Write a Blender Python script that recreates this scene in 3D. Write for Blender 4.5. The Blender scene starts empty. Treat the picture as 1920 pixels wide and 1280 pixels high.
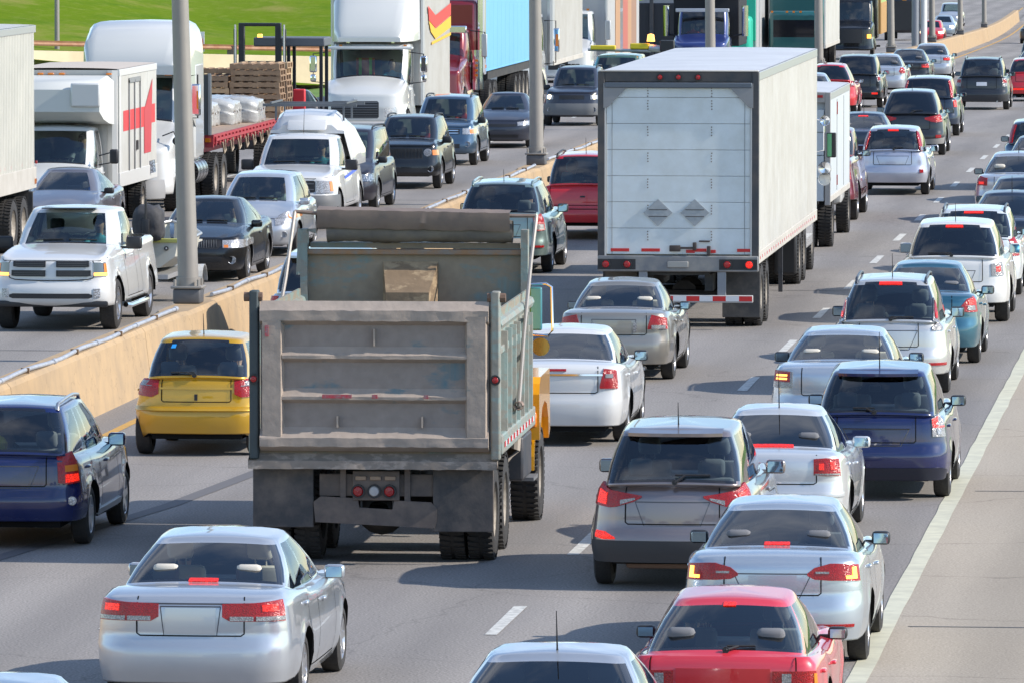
import bpy, bmesh, math, random
import numpy as np
from mathutils import Vector, Matrix
random.seed(4)
S = bpy.context.scene
COL = S.collection
R = math.radians
# ---------------------------------------------------------------- camera (on an overpass, long lens)
cam = bpy.data.cameras.new('camera'); cam.lens = 276.6; cam.sensor_width = 36
cam.clip_start = 1; cam.clip_end = 4000
co = bpy.data.objects.new('camera', cam); COL.objects.link(co)
co.location = (0, 0, 7.6); co.rotation_euler = (R(90 - 3.49), 0, R(5.61))
S.camera = co
# ---------------------------------------------------------------- world, sun, exposure
SUN_EL, SUN_BACK = 34.0, 3.5           # elevation; degrees behind the line square to the road
w = bpy.data.worlds.new('World'); S.world = w; w.use_nodes = True
nt = w.node_tree; nt.nodes.clear()
sky = nt.nodes.new('ShaderNodeTexSky'); sky.sky_type = 'NISHITA'; sky.sun_disc = False
sky.sun_elevation = R(SUN_EL); sky.sun_rotation = R(90 + SUN_BACK); sky.air_density = 1.0; sky.dust_density = 0.15; sky.ozone_density = 3.0
bg = nt.nodes.new('ShaderNodeBackground'); bg.inputs[1].default_value = 0.15
wo = nt.nodes.new('ShaderNodeOutputWorld')
tc = nt.nodes.new('ShaderNodeTexCoord')
mp = nt.nodes.new('ShaderNodeMapping'); mp.inputs['Scale'].default_value = (1.0, 1.0, 3.2)
no = nt.nodes.new('ShaderNodeTexNoise'); no.inputs['Scale'].default_value = 2.3; no.inputs['Detail'].default_value = 7; no.inputs['Roughness'].default_value = .58
cr = nt.nodes.new('ShaderNodeValToRGB'); cr.color_ramp.elements[0].position = .50; cr.color_ramp.elements[1].position = .74
cr.color_ramp.elements[1].color = (.6, .6, .6, 1)
mx = nt.nodes.new('ShaderNodeMixRGB'); mx.inputs[2].default_value = (6.4, 6.5, 6.8, 1)   # sunlit fair-weather clouds
nt.links.new(tc.outputs['Generated'], mp.inputs[0]); nt.links.new(mp.outputs[0], no.inputs['Vector'])
nt.links.new(no.outputs['Fac'], cr.inputs[0]); nt.links.new(cr.outputs[0], mx.inputs[0])
nt.links.new(sky.outputs[0], mx.inputs[1]); nt.links.new(mx.outputs[0], bg.inputs[0]); nt.links.new(bg.outputs[0], wo.inputs[0])
sl = bpy.data.lights.new('sun', 'SUN'); sl.energy = 3.7; sl.angle = R(.5); sl.color = (1, .925, .82)
so = bpy.data.objects.new('sun', sl); COL.objects.link(so)
sd = Vector((math.cos(R(SUN_EL)) * math.cos(R(SUN_BACK)), -math.cos(R(SUN_EL)) * math.sin(R(SUN_BACK)), math.sin(R(SUN_EL))))
so.rotation_euler = sd.to_track_quat('Z', 'Y').to_euler(); so.location = sd * 60
S.view_settings.view_transform = 'Standard'; S.view_settings.look = 'None'
S.view_settings.exposure = 0.64; S.view_settings.gamma = 1
S.view_settings.use_curve_mapping = False
S.render.engine = 'CYCLES'
S.cycles.max_bounces = 7; S.cycles.transparent_max_bounces = 10; S.cycles.transmission_bounces = 4; S.cycles.caustics_reflective = False; S.cycles.caustics_refractive = False

# ---------------------------------------------------------------- helpers
_m = {}
def mat(name, col, rough=.5, metal=0., coat=0., emit=None, es=0., noise=None, spec=.5):
    """col rgb; noise=(scale, amount, dark rgb, bump)"""
    if name in _m: return _m[name]
    m = bpy.data.materials.new(name); m.use_nodes = True; _m[name] = m
    n = m.node_tree.nodes; L = m.node_tree.links; b = n['Principled BSDF']
    b.inputs['Base Color'].default_value = (*col, 1); b.inputs['Roughness'].default_value = rough
    b.inputs['Metallic'].default_value = metal; b.inputs['Coat Weight'].default_value = coat
    b.inputs['Coat Roughness'].default_value = .03; b.inputs['Specular IOR Level'].default_value = spec
    if emit: b.inputs['Emission Color'].default_value = (*emit, 1); b.inputs['Emission Strength'].default_value = es
    if noise:
        sc, am, dk, bp = noise
        t = n.new('ShaderNodeTexCoord'); q = n.new('ShaderNodeTexNoise'); q.inputs['Scale'].default_value = sc
        q.inputs['Detail'].default_value = 8; q.inputs['Roughness'].default_value = .62
        L.new(t.outputs['Object'], q.inputs['Vector'])
        r = n.new('ShaderNodeValToRGB'); r.color_ramp.elements[0].position = .38; r.color_ramp.elements[1].position = .68
        L.new(q.outputs['Fac'], r.inputs[0])
        mm = n.new('ShaderNodeMixRGB'); mm.inputs[1].default_value = (*col, 1); mm.inputs[2].default_value = (*dk, 1)
        ma = n.new('ShaderNodeMath'); ma.operation = 'MULTIPLY'; ma.inputs[1].default_value = am
        L.new(r.outputs[0], ma.inputs[0]); L.new(ma.outputs[0], mm.inputs[0]); L.new(mm.outputs[0], b.inputs['Base Color'])
        if bp:
            bu = n.new('ShaderNodeBump'); bu.inputs['Strength'].default_value = bp; bu.inputs['Distance'].default_value = .02
            L.new(q.outputs['Fac'], bu.inputs['Height']); L.new(bu.outputs[0], b.inputs['Normal'])
    return m
def paint(name, col, metal=.0, rough=.35, dirt=.25):
    """automotive paint: clear coat, faint road film low on the body"""
    if name in _m: return _m[name]
    m = mat(name, col, rough, metal, .55 if max(col) < .06 else 1.0)
    n = m.node_tree.nodes; L = m.node_tree.links; b = n['Principled BSDF']
    t = n.new('ShaderNodeTexCoord'); q = n.new('ShaderNodeTexNoise'); q.inputs['Scale'].default_value = 3; q.inputs['Detail'].default_value = 6
    L.new(t.outputs['Object'], q.inputs['Vector'])
    s = n.new('ShaderNodeSeparateXYZ'); L.new(t.outputs['Object'], s.inputs[0])
    mr = n.new('ShaderNodeMapRange'); mr.inputs['From Min'].default_value = .75; mr.inputs['From Max'].default_value = .2
    L.new(s.outputs['Z'], mr.inputs['Value'])
    a = n.new('ShaderNodeMath'); a.operation = 'MULTIPLY'; L.new(mr.outputs[0], a.inputs[0]); L.new(q.outputs['Fac'], a.inputs[1])
    a2 = n.new('ShaderNodeMath'); a2.operation = 'MULTIPLY'; a2.inputs[1].default_value = dirt * 2; L.new(a.outputs[0], a2.inputs[0])
    mm = n.new('ShaderNodeMixRGB'); mm.inputs[1].default_value = (*col, 1); mm.inputs[2].default_value = (.22, .2, .18, 1)
    L.new(a2.outputs[0], mm.inputs[0]); L.new(mm.outputs[0], b.inputs['Base Color'])
    ro = n.new('ShaderNodeMath'); ro.operation = 'ADD'; ro.inputs[1].default_value = rough; L.new(a2.outputs[0], ro.inputs[0]); L.new(ro.outputs[0], b.inputs['Roughness'])
    return m
def glassmat(name, tint, refl=1.0):
    if name in _m: return _m[name]
    m = bpy.data.materials.new(name); m.use_nodes = True; _m[name] = m
    n = m.node_tree.nodes; L = m.node_tree.links; n.clear()
    o = n.new('ShaderNodeOutputMaterial'); t = n.new('ShaderNodeBsdfTransparent'); t.inputs[0].default_value = (*tint, 1)
    g = n.new('ShaderNodeBsdfGlossy'); g.inputs['Roughness'].default_value = .02; g.inputs[0].default_value = (refl, refl, refl, 1)
    f = n.new('ShaderNodeFresnel'); f.inputs[0].default_value = 1.95
    x = n.new('ShaderNodeMixShader'); L.new(f.outputs[0], x.inputs[0]); L.new(t.outputs[0], x.inputs[1]); L.new(g.outputs[0], x.inputs[2])
    L.new(x.outputs[0], o.inputs[0]); return m
BLK = mat('black_plastic', (.02, .02, .022), .5)
TRIM = mat('dark_trim', (.035, .035, .038), .55)
TYRE = mat('tyre_rubber', (.028, .027, .027), .85, noise=(30, .5, (.06, .055, .05), .15))
ALLOY = mat('alloy', (.55, .55, .56), .3, .85)
STEELW = mat('wheel_steel_dusty', (.42, .38, .32), .6, .1, noise=(14, .7, (.2, .16, .12), .1))
CHROME = mat('chrome', (.8, .8, .82), .08, 1.0)
GAP = mat('panel_gap_black', (.01, .01, .01), .9, spec=.1)
UNDER = mat('underbody', (.012, .012, .012), .9, spec=.1)
FRIT = mat('glass_border_black', (.012, .013, .017), .06, 0, .8)
REDL = mat('red_lens', (.52, .003, .006), .15, 0, .45)
def ribbed(m, sc=95, lo=.55):
    n = m.node_tree.nodes; L = m.node_tree.links; b = n['Principled BSDF']; t = n.new('ShaderNodeTexCoord'); v = n.new('ShaderNodeTexVoronoi'); v.inputs['Scale'].default_value = sc
    L.new(t.outputs['Object'], v.inputs['Vector']); r = n.new('ShaderNodeMapRange'); r.inputs['From Max'].default_value = .6; r.inputs['To Min'].default_value = 1.25; r.inputs['To Max'].default_value = lo; L.new(v.outputs['Distance'], r.inputs['Value'])
    x = n.new('ShaderNodeMixRGB'); x.blend_type = 'MULTIPLY'; x.inputs[0].default_value = 1; x.inputs[1].default_value = b.inputs['Base Color'].default_value; L.new(r.outputs[0], x.inputs[2]); L.new(x.outputs[0], b.inputs['Base Color'])
    if b.inputs['Emission Strength'].default_value > 0:
        k = n.new('ShaderNodeMath'); k.operation = 'MULTIPLY'; k.inputs[1].default_value = b.inputs['Emission Strength'].default_value; L.new(r.outputs[0], k.inputs[0]); L.new(k.outputs[0], b.inputs['Emission Strength'])
    bu = n.new('ShaderNodeBump'); bu.inputs['Strength'].default_value = .5; bu.inputs['Distance'].default_value = .01; L.new(v.outputs['Distance'], bu.inputs['Height']); L.new(bu.outputs[0], b.inputs['Normal'])
ribbed(REDL)
REDLIT = mat('red_lens_lit', (.6, .003, .003), .25, 0, .3, (1, .03, .012), 1.1)
ribbed(REDLIT, 80, .35)
AMBL = mat('amber_lens', (.75, .22, .02), .15, 0, 1.0)
AMBLIT = mat('amber_lens_lit', (.9, .35, .05), .2, 0, .5, (1, .42, .06), 2.2)
CLRL = mat('clear_lens', (.62, .62, .64), .1, .3, 1.0)
HEADL = mat('headlamp_lens', (.5, .52, .55), .08, .6, 1.0)
HEADLIT = mat('headlamp_lit', (.9, .85, .7), .2, 0, .5, (1, .78, .45), 2.6)
ribbed(CLRL, 45, .5); ribbed(HEADL, 30, .35)
MIRG = mat('mirror_glass', (.30, .42, .50), .03, 1.0)
GLS = glassmat('tinted_glass', (.68, .78, .76), 1.0)
GLSC = glassmat('clear_windscreen', (.90, .95, .93), .9)
GLSD = glassmat('dark_privacy_glass', (.07, .075, .08), 1.0)
GLSW = glassmat('windscreen_glass', (.50, .64, .60), .95)
SEATD = mat('dark_seat_cloth', (.17, .17, .18), .9)
CABF = mat('cabin_carpet', (.14, .14, .135), .9)
SEATL = mat('light_seat_cloth', (.60, .55, .47), .85)
DASH = mat('dashboard', (.24, .24, .235), .7)

def mk(name, v, f, m, parent=None, smooth=False, auto=None, kind=None):
    me = bpy.data.meshes.new(name); me.from_pydata([tuple(map(float, p)) for p in v], [], [tuple(q) for q in f]); me.materials.append(m)
    if smooth:
        me.polygons.foreach_set('use_smooth', [True] * len(me.polygons))
        if auto: me.set_sharp_from_angle(angle=R(auto))
    o = bpy.data.objects.new(name, me); COL.objects.link(o)
    if parent: o.parent = parent
    if kind: o['kind'] = kind
    return o
def dup(o, parent=None, loc=None, rot=None, scl=None):
    c = o.copy(); COL.objects.link(c); c.parent = parent
    if loc is not None: c.location = loc
    if rot is not None: c.rotation_euler = rot
    if scl is not None: c.scale = scl
    return c
def shared(name, src, parent, loc=(0, 0, 0), rot=(0, 0, 0), scl=(1, 1, 1), m=None):
    o = bpy.data.objects.new(name, src); COL.objects.link(o); o.parent = parent; o.location = loc; o.rotation_euler = rot; o.scale = scl
    return o
def empty(name, loc, label, cat, group=None, rz=0, scl=None):
    o = bpy.data.objects.new(name, None); COL.objects.link(o); o.location = loc; o.rotation_euler = (0, 0, rz)
    if scl: o.scale = scl
    o['label'] = label; o['category'] = cat
    if group: o['group'] = group
    return o
def tag(o, label, cat, group=None):
    o['label'] = label; o['category'] = cat
    if group: o['group'] = group
    return o
class G:
    """geometry collector"""
    def __init__(s): s.v = []; s.f = []
    def add(s, v, f):
        b = len(s.v); s.v += [tuple(p) for p in v]; s.f += [tuple(i + b for i in q) for q in f]; return s
    def box(s, x0, x1, y0, y1, z0, z1, ch=0.0):
        if x0 > x1: x0, x1 = x1, x0
        if y0 > y1: y0, y1 = y1, y0
        if z0 > z1: z0, z1 = z1, z0
        if ch <= 0:
            v = [(x, y, z) for z in (z0, z1) for y in (y0, y1) for x in (x0, x1)]
            return s.add(v, [(0, 2, 3, 1), (4, 5, 7, 6), (0, 1, 5, 4), (2, 6, 7, 3), (0, 4, 6, 2), (1, 3, 7, 5)])
        ch = min(ch, (x1 - x0) / 2.1, (y1 - y0) / 2.1, (z1 - z0) / 2.1)
        bm = bmesh.new(); bmesh.ops.create_cube(bm, size=1)
        for q in bm.verts: q.co = Vector(((x0 + x1) / 2 + q.co.x * (x1 - x0), (y0 + y1) / 2 + q.co.y * (y1 - y0), (z0 + z1) / 2 + q.co.z * (z1 - z0)))
        bmesh.ops.bevel(bm, geom=bm.edges[:], offset=ch, segments=2, affect='EDGES', profile=.5)
        bm.verts.index_update(); s.add([q.co[:] for q in bm.verts], [[q.index for q in p.verts] for p in bm.faces]); bm.free(); return s
    def prism(s, pts, a0, a1, ax='x'):
        """extrude a 2d polygon along an axis; pts are the two other coordinates in order"""
        n = len(pts); v = []
        for a in (a0, a1):
            for p, q in pts:
                v.append((a, p, q) if ax == 'x' else (p, a, q) if ax == 'y' else (p, q, a))
        f = [(i, (i + 1) % n, n + (i + 1) % n, n + i) for i in range(n)] + [tuple(range(n))[::-1], tuple(range(n, 2 * n))]
        return s.add(v, f)
    def tube(s, pts, r, n=8, cap=True):
        pts = [Vector(p) for p in pts]; v = []; f = []
        rs = r if isinstance(r, (list, tuple)) else [r] * len(pts)
        for i, p in enumerate(pts):
            d = (pts[min(i + 1, len(pts) - 1)] - pts[max(i - 1, 0)]).normalized()
            u = d.cross(Vector((0, 0, 1)) if abs(d.z) < .9 else Vector((1, 0, 0))).normalized(); k = d.cross(u)
            for j in range(n):
                a = 2 * math.pi * j / n; v.append(p + (u * math.cos(a) + k * math.sin(a)) * rs[i])
        for i in range(len(pts) - 1):
            for j in range(n): f.append((i * n + j, i * n + (j + 1) % n, (i + 1) * n + (j + 1) % n, (i + 1) * n + j))
        if cap: f += [tuple(range(n))[::-1], tuple(range((len(pts) - 1) * n, len(pts) * n))]
        return s.add(v, f)
    def lathe(s, prof, c=(0, 0, 0), ax='x', n=24):
        """prof: (axial, radius)"""
        v = []; f = []
        for a, r in prof:
            for j in range(n):
                t = 2 * math.pi * j / n; p, q = r * math.cos(t), r * math.sin(t)
                v.append((c[0] + a, c[1] + p, c[2] + q) if ax == 'x' else (c[0] + p, c[1] + q, c[2] + a) if ax == 'z' else (c[0] + q, c[1] + a, c[2] + p))
        for i in range(len(prof) - 1):
            for j in range(n): f.append((i * n + j, (i + 1) * n + j, (i + 1) * n + (j + 1) % n, i * n + (j + 1) % n))
        return s.add(v, f)
    def quad(s, a, b, c, d): return s.add([a, b, c, d], [(0, 1, 2, 3)])
    def mk(s, name, m, parent=None, smooth=False, auto=35, kind=None): return mk(name, s.v, s.f, m, parent, smooth, auto if smooth else None, kind)
def flats(o):
    for q in o.data.polygons:
        if max(abs(t) for t in q.normal) > .9995: q.use_smooth = False
    return o
def box(name, m, parent, x0, x1, y0, y1, z0, z1, ch=0.0): return flats(G().box(x0, x1, y0, y1, z0, z1, ch).mk(name, m, parent, ch > 0, 50))

# ---------------------------------------------------------------- the course of the motorway
def sp(t, k): return k * math.log1p(math.exp(min(t / k, 50)))
def gz(y): return -.015 * sp(y - 235, 22) + .011 * sp(y - 560, 25)      # dips away beyond 235 m
def gx(y): return -.0155 * sp(y - 315, 30)                               # bends left
# ================================================================ setting
def asphalt(name, col, dk, patchy=.5, cracks=.5, grain=(.62, 1.38)):
    m = mat(name, col, .88, spec=.3)
    n = m.node_tree.nodes; L = m.node_tree.links; b = n['Principled BSDF']
    t = n.new('ShaderNodeTexCoord')
    q = n.new('ShaderNodeTexNoise'); q.inputs['Scale'].default_value = .35; q.inputs['Detail'].default_value = 6
    mp = n.new('ShaderNodeMapping'); mp.inputs['Scale'].default_value = (2.6, .22, 1)
    L.new(t.outputs['Object'], mp.inputs[0]); L.new(mp.outputs[0], q.inputs['Vector'])
    r = n.new('ShaderNodeValToRGB'); r.color_ramp.elements[0].position = .35; r.color_ramp.elements[1].position = .7; L.new(q.outputs['Fac'], r.inputs[0])
    mm = n.new('ShaderNodeMixRGB'); mm.inputs[1].default_value = (*col, 1); mm.inputs[2].default_value = (*dk, 1)
    a = n.new('ShaderNodeMath'); a.operation = 'MULTIPLY'; a.inputs[1].default_value = patchy; L.new(r.outputs[0], a.inputs[0]); L.new(a.outputs[0], mm.inputs[0])
    g = n.new('ShaderNodeTexNoise'); g.inputs['Scale'].default_value = 38; g.inputs['Detail'].default_value = 3; L.new(t.outputs['Object'], g.inputs['Vector'])
    gm = n.new('ShaderNodeMapRange'); gm.inputs['From Min'].default_value = .3; gm.inputs['From Max'].default_value = .7; gm.inputs['To Min'].default_value = grain[0]; gm.inputs['To Max'].default_value = grain[1]
    L.new(g.outputs['Fac'], gm.inputs['Value'])
    m2 = n.new('ShaderNodeMixRGB'); m2.blend_type = 'MULTIPLY'; m2.inputs[0].default_value = 1; L.new(mm.outputs[0], m2.inputs[1]); L.new(gm.outputs[0], m2.inputs[2])
    # cracks
    v = n.new('ShaderNodeTexVoronoi'); v.feature = 'DISTANCE_TO_EDGE'; v.inputs['Scale'].default_value = .16
    wn = n.new('ShaderNodeTexNoise'); wn.inputs['Scale'].default_value = 1.2; wn.inputs['Detail'].default_value = 5; L.new(t.outputs['Object'], wn.inputs['Vector'])
    wm = n.new('ShaderNodeMixRGB'); wm.blend_type = 'ADD'; wm.inputs[0].default_value = .9; L.new(t.outputs['Object'], wm.inputs[1]); L.new(wn.outputs['Color'], wm.inputs[2]); L.new(wm.outputs[0], v.inputs['Vector'])
    cm = n.new('ShaderNodeMapRange'); cm.inputs['From Min'].default_value = .0; cm.inputs['From Max'].default_value = .006; cm.inputs['To Min'].default_value = 1 - cracks; L.new(v.outputs['Distance'], cm.inputs['Value'])
    m3 = n.new('ShaderNodeMixRGB'); m3.blend_type = 'MULTIPLY'; m3.inputs[0].default_value = 1; L.new(m2.outputs[0], m3.inputs[1]); L.new(cm.outputs[0], m3.inputs[2])
    # long streaks of tyre polish along the lanes
    sx = n.new('ShaderNodeSeparateXYZ'); L.new(t.outputs['Object'], sx.inputs[0])
    ws = n.new('ShaderNodeMath'); ws.operation = 'SINE'; k = n.new('ShaderNodeMath'); k.operation = 'MULTIPLY_ADD'; k.inputs[1].default_value = 2 * math.pi / 1.9; k.inputs[2].default_value = .9
    L.new(sx.outputs['X'], k.inputs[0]); L.new(k.outputs[0], ws.inputs[0])
    wr_ = n.new('ShaderNodeMapRange'); wr_.inputs['From Min'].default_value = -1; wr_.inputs['To Min'].default_value = .87; wr_.inputs['To Max'].default_value = 1.06; L.new(ws.outputs[0], wr_.inputs['Value'])
    m4 = n.new('ShaderNodeMixRGB'); m4.blend_type = 'MULTIPLY'; m4.inputs[0].default_value = 1; L.new(m3.outputs[0], m4.inputs[1]); L.new(wr_.outputs[0], m4.inputs[2])
    L.new(m4.outputs[0], b.inputs['Base Color'])
    bu = n.new('ShaderNodeBump'); bu.inputs['Strength'].default_value = .35; bu.inputs['Distance'].default_value = .01; L.new(g.outputs['Fac'], bu.inputs['Height']); L.new(bu.outputs[0], b.inputs['Normal'])
    return m
YS = [20, 40] + list(range(50, 700, 10)) + [720, 760, 820, 900, 1000, 1200, 1600, 2200]
def ribbon(name, m, x0, x1, z=0., ys=None, wob=None, kind='structure', x2=None):
    v = []; f = []
    for i, y in enumerate(ys or YS):
        a, b = x0, x1
        if wob: a += random.uniform(-wob, wob); b += random.uniform(-wob, wob)
        v += [(a + gx(y), y, gz(y) + z), (b + gx(y), y, gz(y) + z)]
    n = len(v) // 2; f = [(2 * i, 2 * i + 1, 2 * i + 3, 2 * i + 2) for i in range(n - 1)]
    return mk(name, v, f, m, kind=kind)
M_GROUND = mat('verge_grass', (.10, .20, .022), .95, noise=(.8, .8, (.17, .25, .05), .3))
ribbon('ground', M_GROUND, -900, 900, -.05)
M_RD = asphalt('asphalt_carriageway', (.285, .263, .243), (.205, .19, .18), .85, .2)
M_SH = asphalt('concrete_shoulder', (.40, .345, .275), (.32, .275, .22), .8, .3, (.78, 1.22))
ribbon('road', M_RD, -16.5, -3.5, .0)
ribbon('oncoming_road', M_RD, -33.5, -16.4, .0)
ribbon('shoulder', M_SH, -4.0, 6.0, .004)
M_WH = mat('road_paint_white', (.66, .65, .60), .7, noise=(9, .7, (.22, .21, .2), .1))
M_ED = mat('road_paint_edge', (.60, .58, .44), .75, noise=(3, .55, (.36, .35, .28), .15))
M_YE = mat('road_paint_yellow', (.62, .33, .04), .7, noise=(9, .7, (.25, .2, .12), .1))
ribbon('edge_line', M_ED, -4.03, -3.83, .008, [50 + 1.3 * i for i in range(180)], .009)
ribbon('edge_line', M_YE, -15.62, -15.48, .006, [50 + 6 * i for i in range(110)])
ribbon('edge_line', M_YE, -17.35, -17.22, .006, [50 + 6 * i for i in range(110)])
ribbon('edge_line', M_WH, -30.6, -30.48, .006, [50 + 6 * i for i in range(90)])
# lane dashes: 3 m paint, 6 m gap
d0 = 112100 / 1432 - 1.5                                     # a dash whose middle lies 78 m out
for X, n0, n1, ph in ((-7.75, -3, 45, 0), (-11.62, -3, 45, 0.2), (-21.75, 0, 40, 2), (-25.5, 0, 40, 3)):
    for k in range(n0, n1):
        y = d0 + 9 * k + ph
        if y > 260 and k % 1: continue
        v = [(X - .065 + gx(y), y, gz(y) + .006), (X + .065 + gx(y), y, gz(y) + .006), (X + .065 + gx(y + 3), y + 3, gz(y + 3) + .006), (X - .065 + gx(y + 3), y + 3, gz(y + 3) + .006)]
        v = [(a + random.uniform(-.01, .01), b, c) for a, b, c in v]
        mk('lane_dash', v, [(0, 1, 2, 3)], M_WH, kind='structure')
# joints sawn across the carriageways and darker wheel smears
M_TAR = mat('tar_seal', (.05, .05, .052), .6)
for x0, x1, y in ((-31, -17, 121.0), (-31, -17, 176), (-31, -17, 151), (-15.4, -4, 139.2), (-3.7, 4, 78), (-3.7, 4, 63.0), (-3.7, 4, 95)):
    g = G(); n = 14; pts = [(x0 + (x1 - x0) * i / n, y + random.uniform(-.02, .02)) for i in range(n + 1)]
    g.add([(a, b + o, gz(b) + .007) for a, b in pts for o in (-.03, .03)], [(2 * i, 2 * i + 2, 2 * i + 3, 2 * i + 1) for i in range(n)])
    g.mk('road_joint', M_TAR, kind='structure')
g = G(); pts = [(-16.0, 60), (-14.9, 75), (-14.2, 83), (-13.1, 92), (-12.6, 99)]
g.add([(a + o, b, .005) for a, b in pts for o in (-.11, .11)], [(2 * i, 2 * i + 1, 2 * i + 3, 2 * i + 2) for i in range(len(pts) - 1)])
g.mk('tyre_mark', mat('tyre_smear', (.125, .12, .123), .85), kind='structure')
# ---- median wall, cast in 12 m lengths, thicker round each lamp foot
M_CON = mat('median_concrete', (.44, .305, .17), .9, noise=(1.6, .95, (.34, .245, .15), .35))
M_CON2 = mat('median_concrete_grey', (.34, .33, .31), .9, noise=(1.6, .8, (.25, .24, .23), .25))
def cracked(m):
    n = m.node_tree.nodes; L = m.node_tree.links; b = n['Principled BSDF']; src = b.inputs['Base Color'].links[0].from_socket
    t = n.new('ShaderNodeTexCoord'); v = n.new('ShaderNodeTexVoronoi'); v.feature = 'DISTANCE_TO_EDGE'; v.inputs['Scale'].default_value = .9
    w_ = n.new('ShaderNodeTexNoise'); w_.inputs['Scale'].default_value = 4; w_.inputs['Detail'].default_value = 6; L.new(t.outputs['Object'], w_.inputs['Vector'])
    a = n.new('ShaderNodeMixRGB'); a.blend_type = 'ADD'; a.inputs[0].default_value = .7; L.new(t.outputs['Object'], a.inputs[1]); L.new(w_.outputs['Color'], a.inputs[2]); L.new(a.outputs[0], v.inputs['Vector'])
    r = n.new('ShaderNodeMapRange'); r.inputs['From Max'].default_value = .012; r.inputs['To Min'].default_value = .72; L.new(v.outputs['Distance'], r.inputs['Value'])
    x = n.new('ShaderNodeMixRGB'); x.blend_type = 'MULTIPLY'; x.inputs[0].default_value = 1; L.new(src, x.inputs[1]); L.new(r.outputs[0], x.inputs[2]); L.new(x.outputs[0], b.inputs['Base Color'])
cracked(M_CON)
POLES = [118.3, 173.6, 227, 282, 343, 400, 455, 516]
XM = -16.50
def wall_profile(t):                                          # t = 1 where the wall widens for a lamp foot
    t *= .6; w0 = .19 + .13 * t
    return [(-.31 - .1 * t, 0), (-.30 - .1 * t, .1), (-w0 - .01, .86), (-w0 + .03, .9), (w0 - .05, .9), (w0, .84), (.28 + .1 * t, .1), (.29 + .1 * t, 0)]
wallroot = empty('median_wall', (0, 0, 0), 'long tan concrete median wall between the two carriageways, conduit along its top', 'wall')
ys = [40 + 12 * i for i in range(50)]
for a, b in zip(ys[:-1], ys[1:]):
    cuts = sorted(set([a + .012, b - .012] + [q for p in POLES for q in (p - 2.4, p - 2.0, p - .4, p + .9, p + 1.0) if a + .1 < q < b - .1] + list(np.linspace(a + 3, b - 3, 3))))
    v = []; f = []
    for y in cuts:
        t = max([max(0, min(1, (y - (p - 2.4)) / .4)) if y < p + .95 else 0 for p in POLES])
        for x, z in wall_profile(t): v.append((XM + x + gx(y), y, gz(y) + z))
    for i in range(len(cuts) - 1):
        for k in range(7): f.append((i * 8 + k, i * 8 + k + 1, i * 8 + 9 + k, i * 8 + 8 + k))
    f += [tuple(range(8))[::-1], tuple(range(len(v) - 8, len(v)))]
    mk('wall_section', v, [q[::-1] for q in f], M_CON, wallroot)
M_RUSTC = mat('clamp_rust', (.25, .16, .09), .8)
M_PIPE = mat('conduit_grey', (.50, .51, .54), .45, .4, noise=(6, .5, (.22, .22, .24), .1))
random.seed(9)
yy = 44.; 
while yy < 330:
    n = 6; pts = [(XM + .08 + .035 * math.sin((yy + 3.9 * i / n) * .31) + .02 * math.sin((yy + 3.9 * i / n) * 1.1) + gx(yy), yy + 3.9 * i / n, gz(yy + 3.9 * i / n) + .935 + .01 * math.sin(yy * 3 + i)) for i in range(n + 1)]
    if not any(p - 1.0 < yy + 2 < p + 1.5 for p in POLES):
        G().tube(pts, .031, 7).mk('conduit_pipe', M_PIPE, wallroot, True, 60)
        G().tube([pts[-1], (pts[-1][0], pts[-1][1] + .22, pts[-1][2])], .040, 7).mk('pipe_coupling', M_PIPE, wallroot, True, 60)
        G().box(pts[3][0] - .06, pts[3][0] + .05, pts[3][1] - .02, pts[3][1] + .02, gz(yy) + .9, gz(yy) + .972).mk('pipe_clamp', M_RUSTC, wallroot)
    yy += 4.0
# ---- lamp posts standing on the median
M_POLE = mat('lamp_post_grey', (.30, .275, .245), .55, .2, noise=(3, .4, (.24, .22, .2), .05))
words = ['nearest lamp post, left of the dump truck', 'second lamp post, behind the green crossover', 'third lamp post, rising behind the big white trailer roof', 'fourth lamp post, in front of the white box body of the teal truck', 'fifth lamp post, beside the dark lorry with the orange lamp', 'sixth lamp post, close against the thick pale column', 'seventh lamp post, right of the red oncoming hatchback', 'eighth and farthest lamp post, at the bend of the median']
for p, tx in zip(POLES, words):
    r = empty('lamp_post', (XM + gx(p) - (.06 if p < 130 else 0), p, gz(p)), 'tapered grey ' + tx, 'street lamp', 'lamp posts along the median wall')
    G().box(-.21, .21, -.21, .21, .9, 1.13, .03).mk('base_box', mat('lamp_foot_dark', (.12, .12, .125), .6, .3), r, True, 50)
    G().box(-.24, .24, -.24, .24, 1.13, 1.17, .01).mk('base_plate', M_POLE, r, True, 50)
    g = G()
    for sx in (-1, 1):
        for sy in (-1, 1): g.tube([(sx * .18, sy * .18, 1.15), (sx * .18, sy * .18, 1.27)], .025, 6)
    g.mk('anchor_bolts', M_POLE, r)
    G().tube([(0, 0, 1.15), (0, 0, 1.3)], .19, 10).mk('pole_shoe', M_POLE, r, True, 50)
    G().tube([(0, 0, 1.2), (-.13 if p < 130 else -.05, 0, 6), (-.3 if p < 130 else -.1, 0, 13.5)], [.158, .125, .08], 12).mk('pole', M_POLE, r, True, 50)
    g = G()
    for sx in (-1, 1): g.tube([(-.06, 0, 13.3), (sx * 1.2 - .06, 0, 13.9), (sx * 2.4 - .06, 0, 14.0)], .04, 7)
    g.mk('lamp_arm', M_POLE, r, True, 50)
    for sx in (-1, 1): G().box(sx * 2.3, sx * 3.0, -.15, .15, 13.92, 14.08, .05).mk('lamp_head', M_POLE, r, True, 50)
p = 378; r = empty('sign_column', (XM + gx(p) + .1, p, gz(p)), 'thick pale column of an overhead sign standing on the median among the thin lamp posts', 'column')
G().tube([(-.22, 0, .0), (-.22, 0, 9)], .20, 16).mk('column_shaft', mat('column_grey', (.33, .34, .36), .5, .3), r, True, 50)
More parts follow.
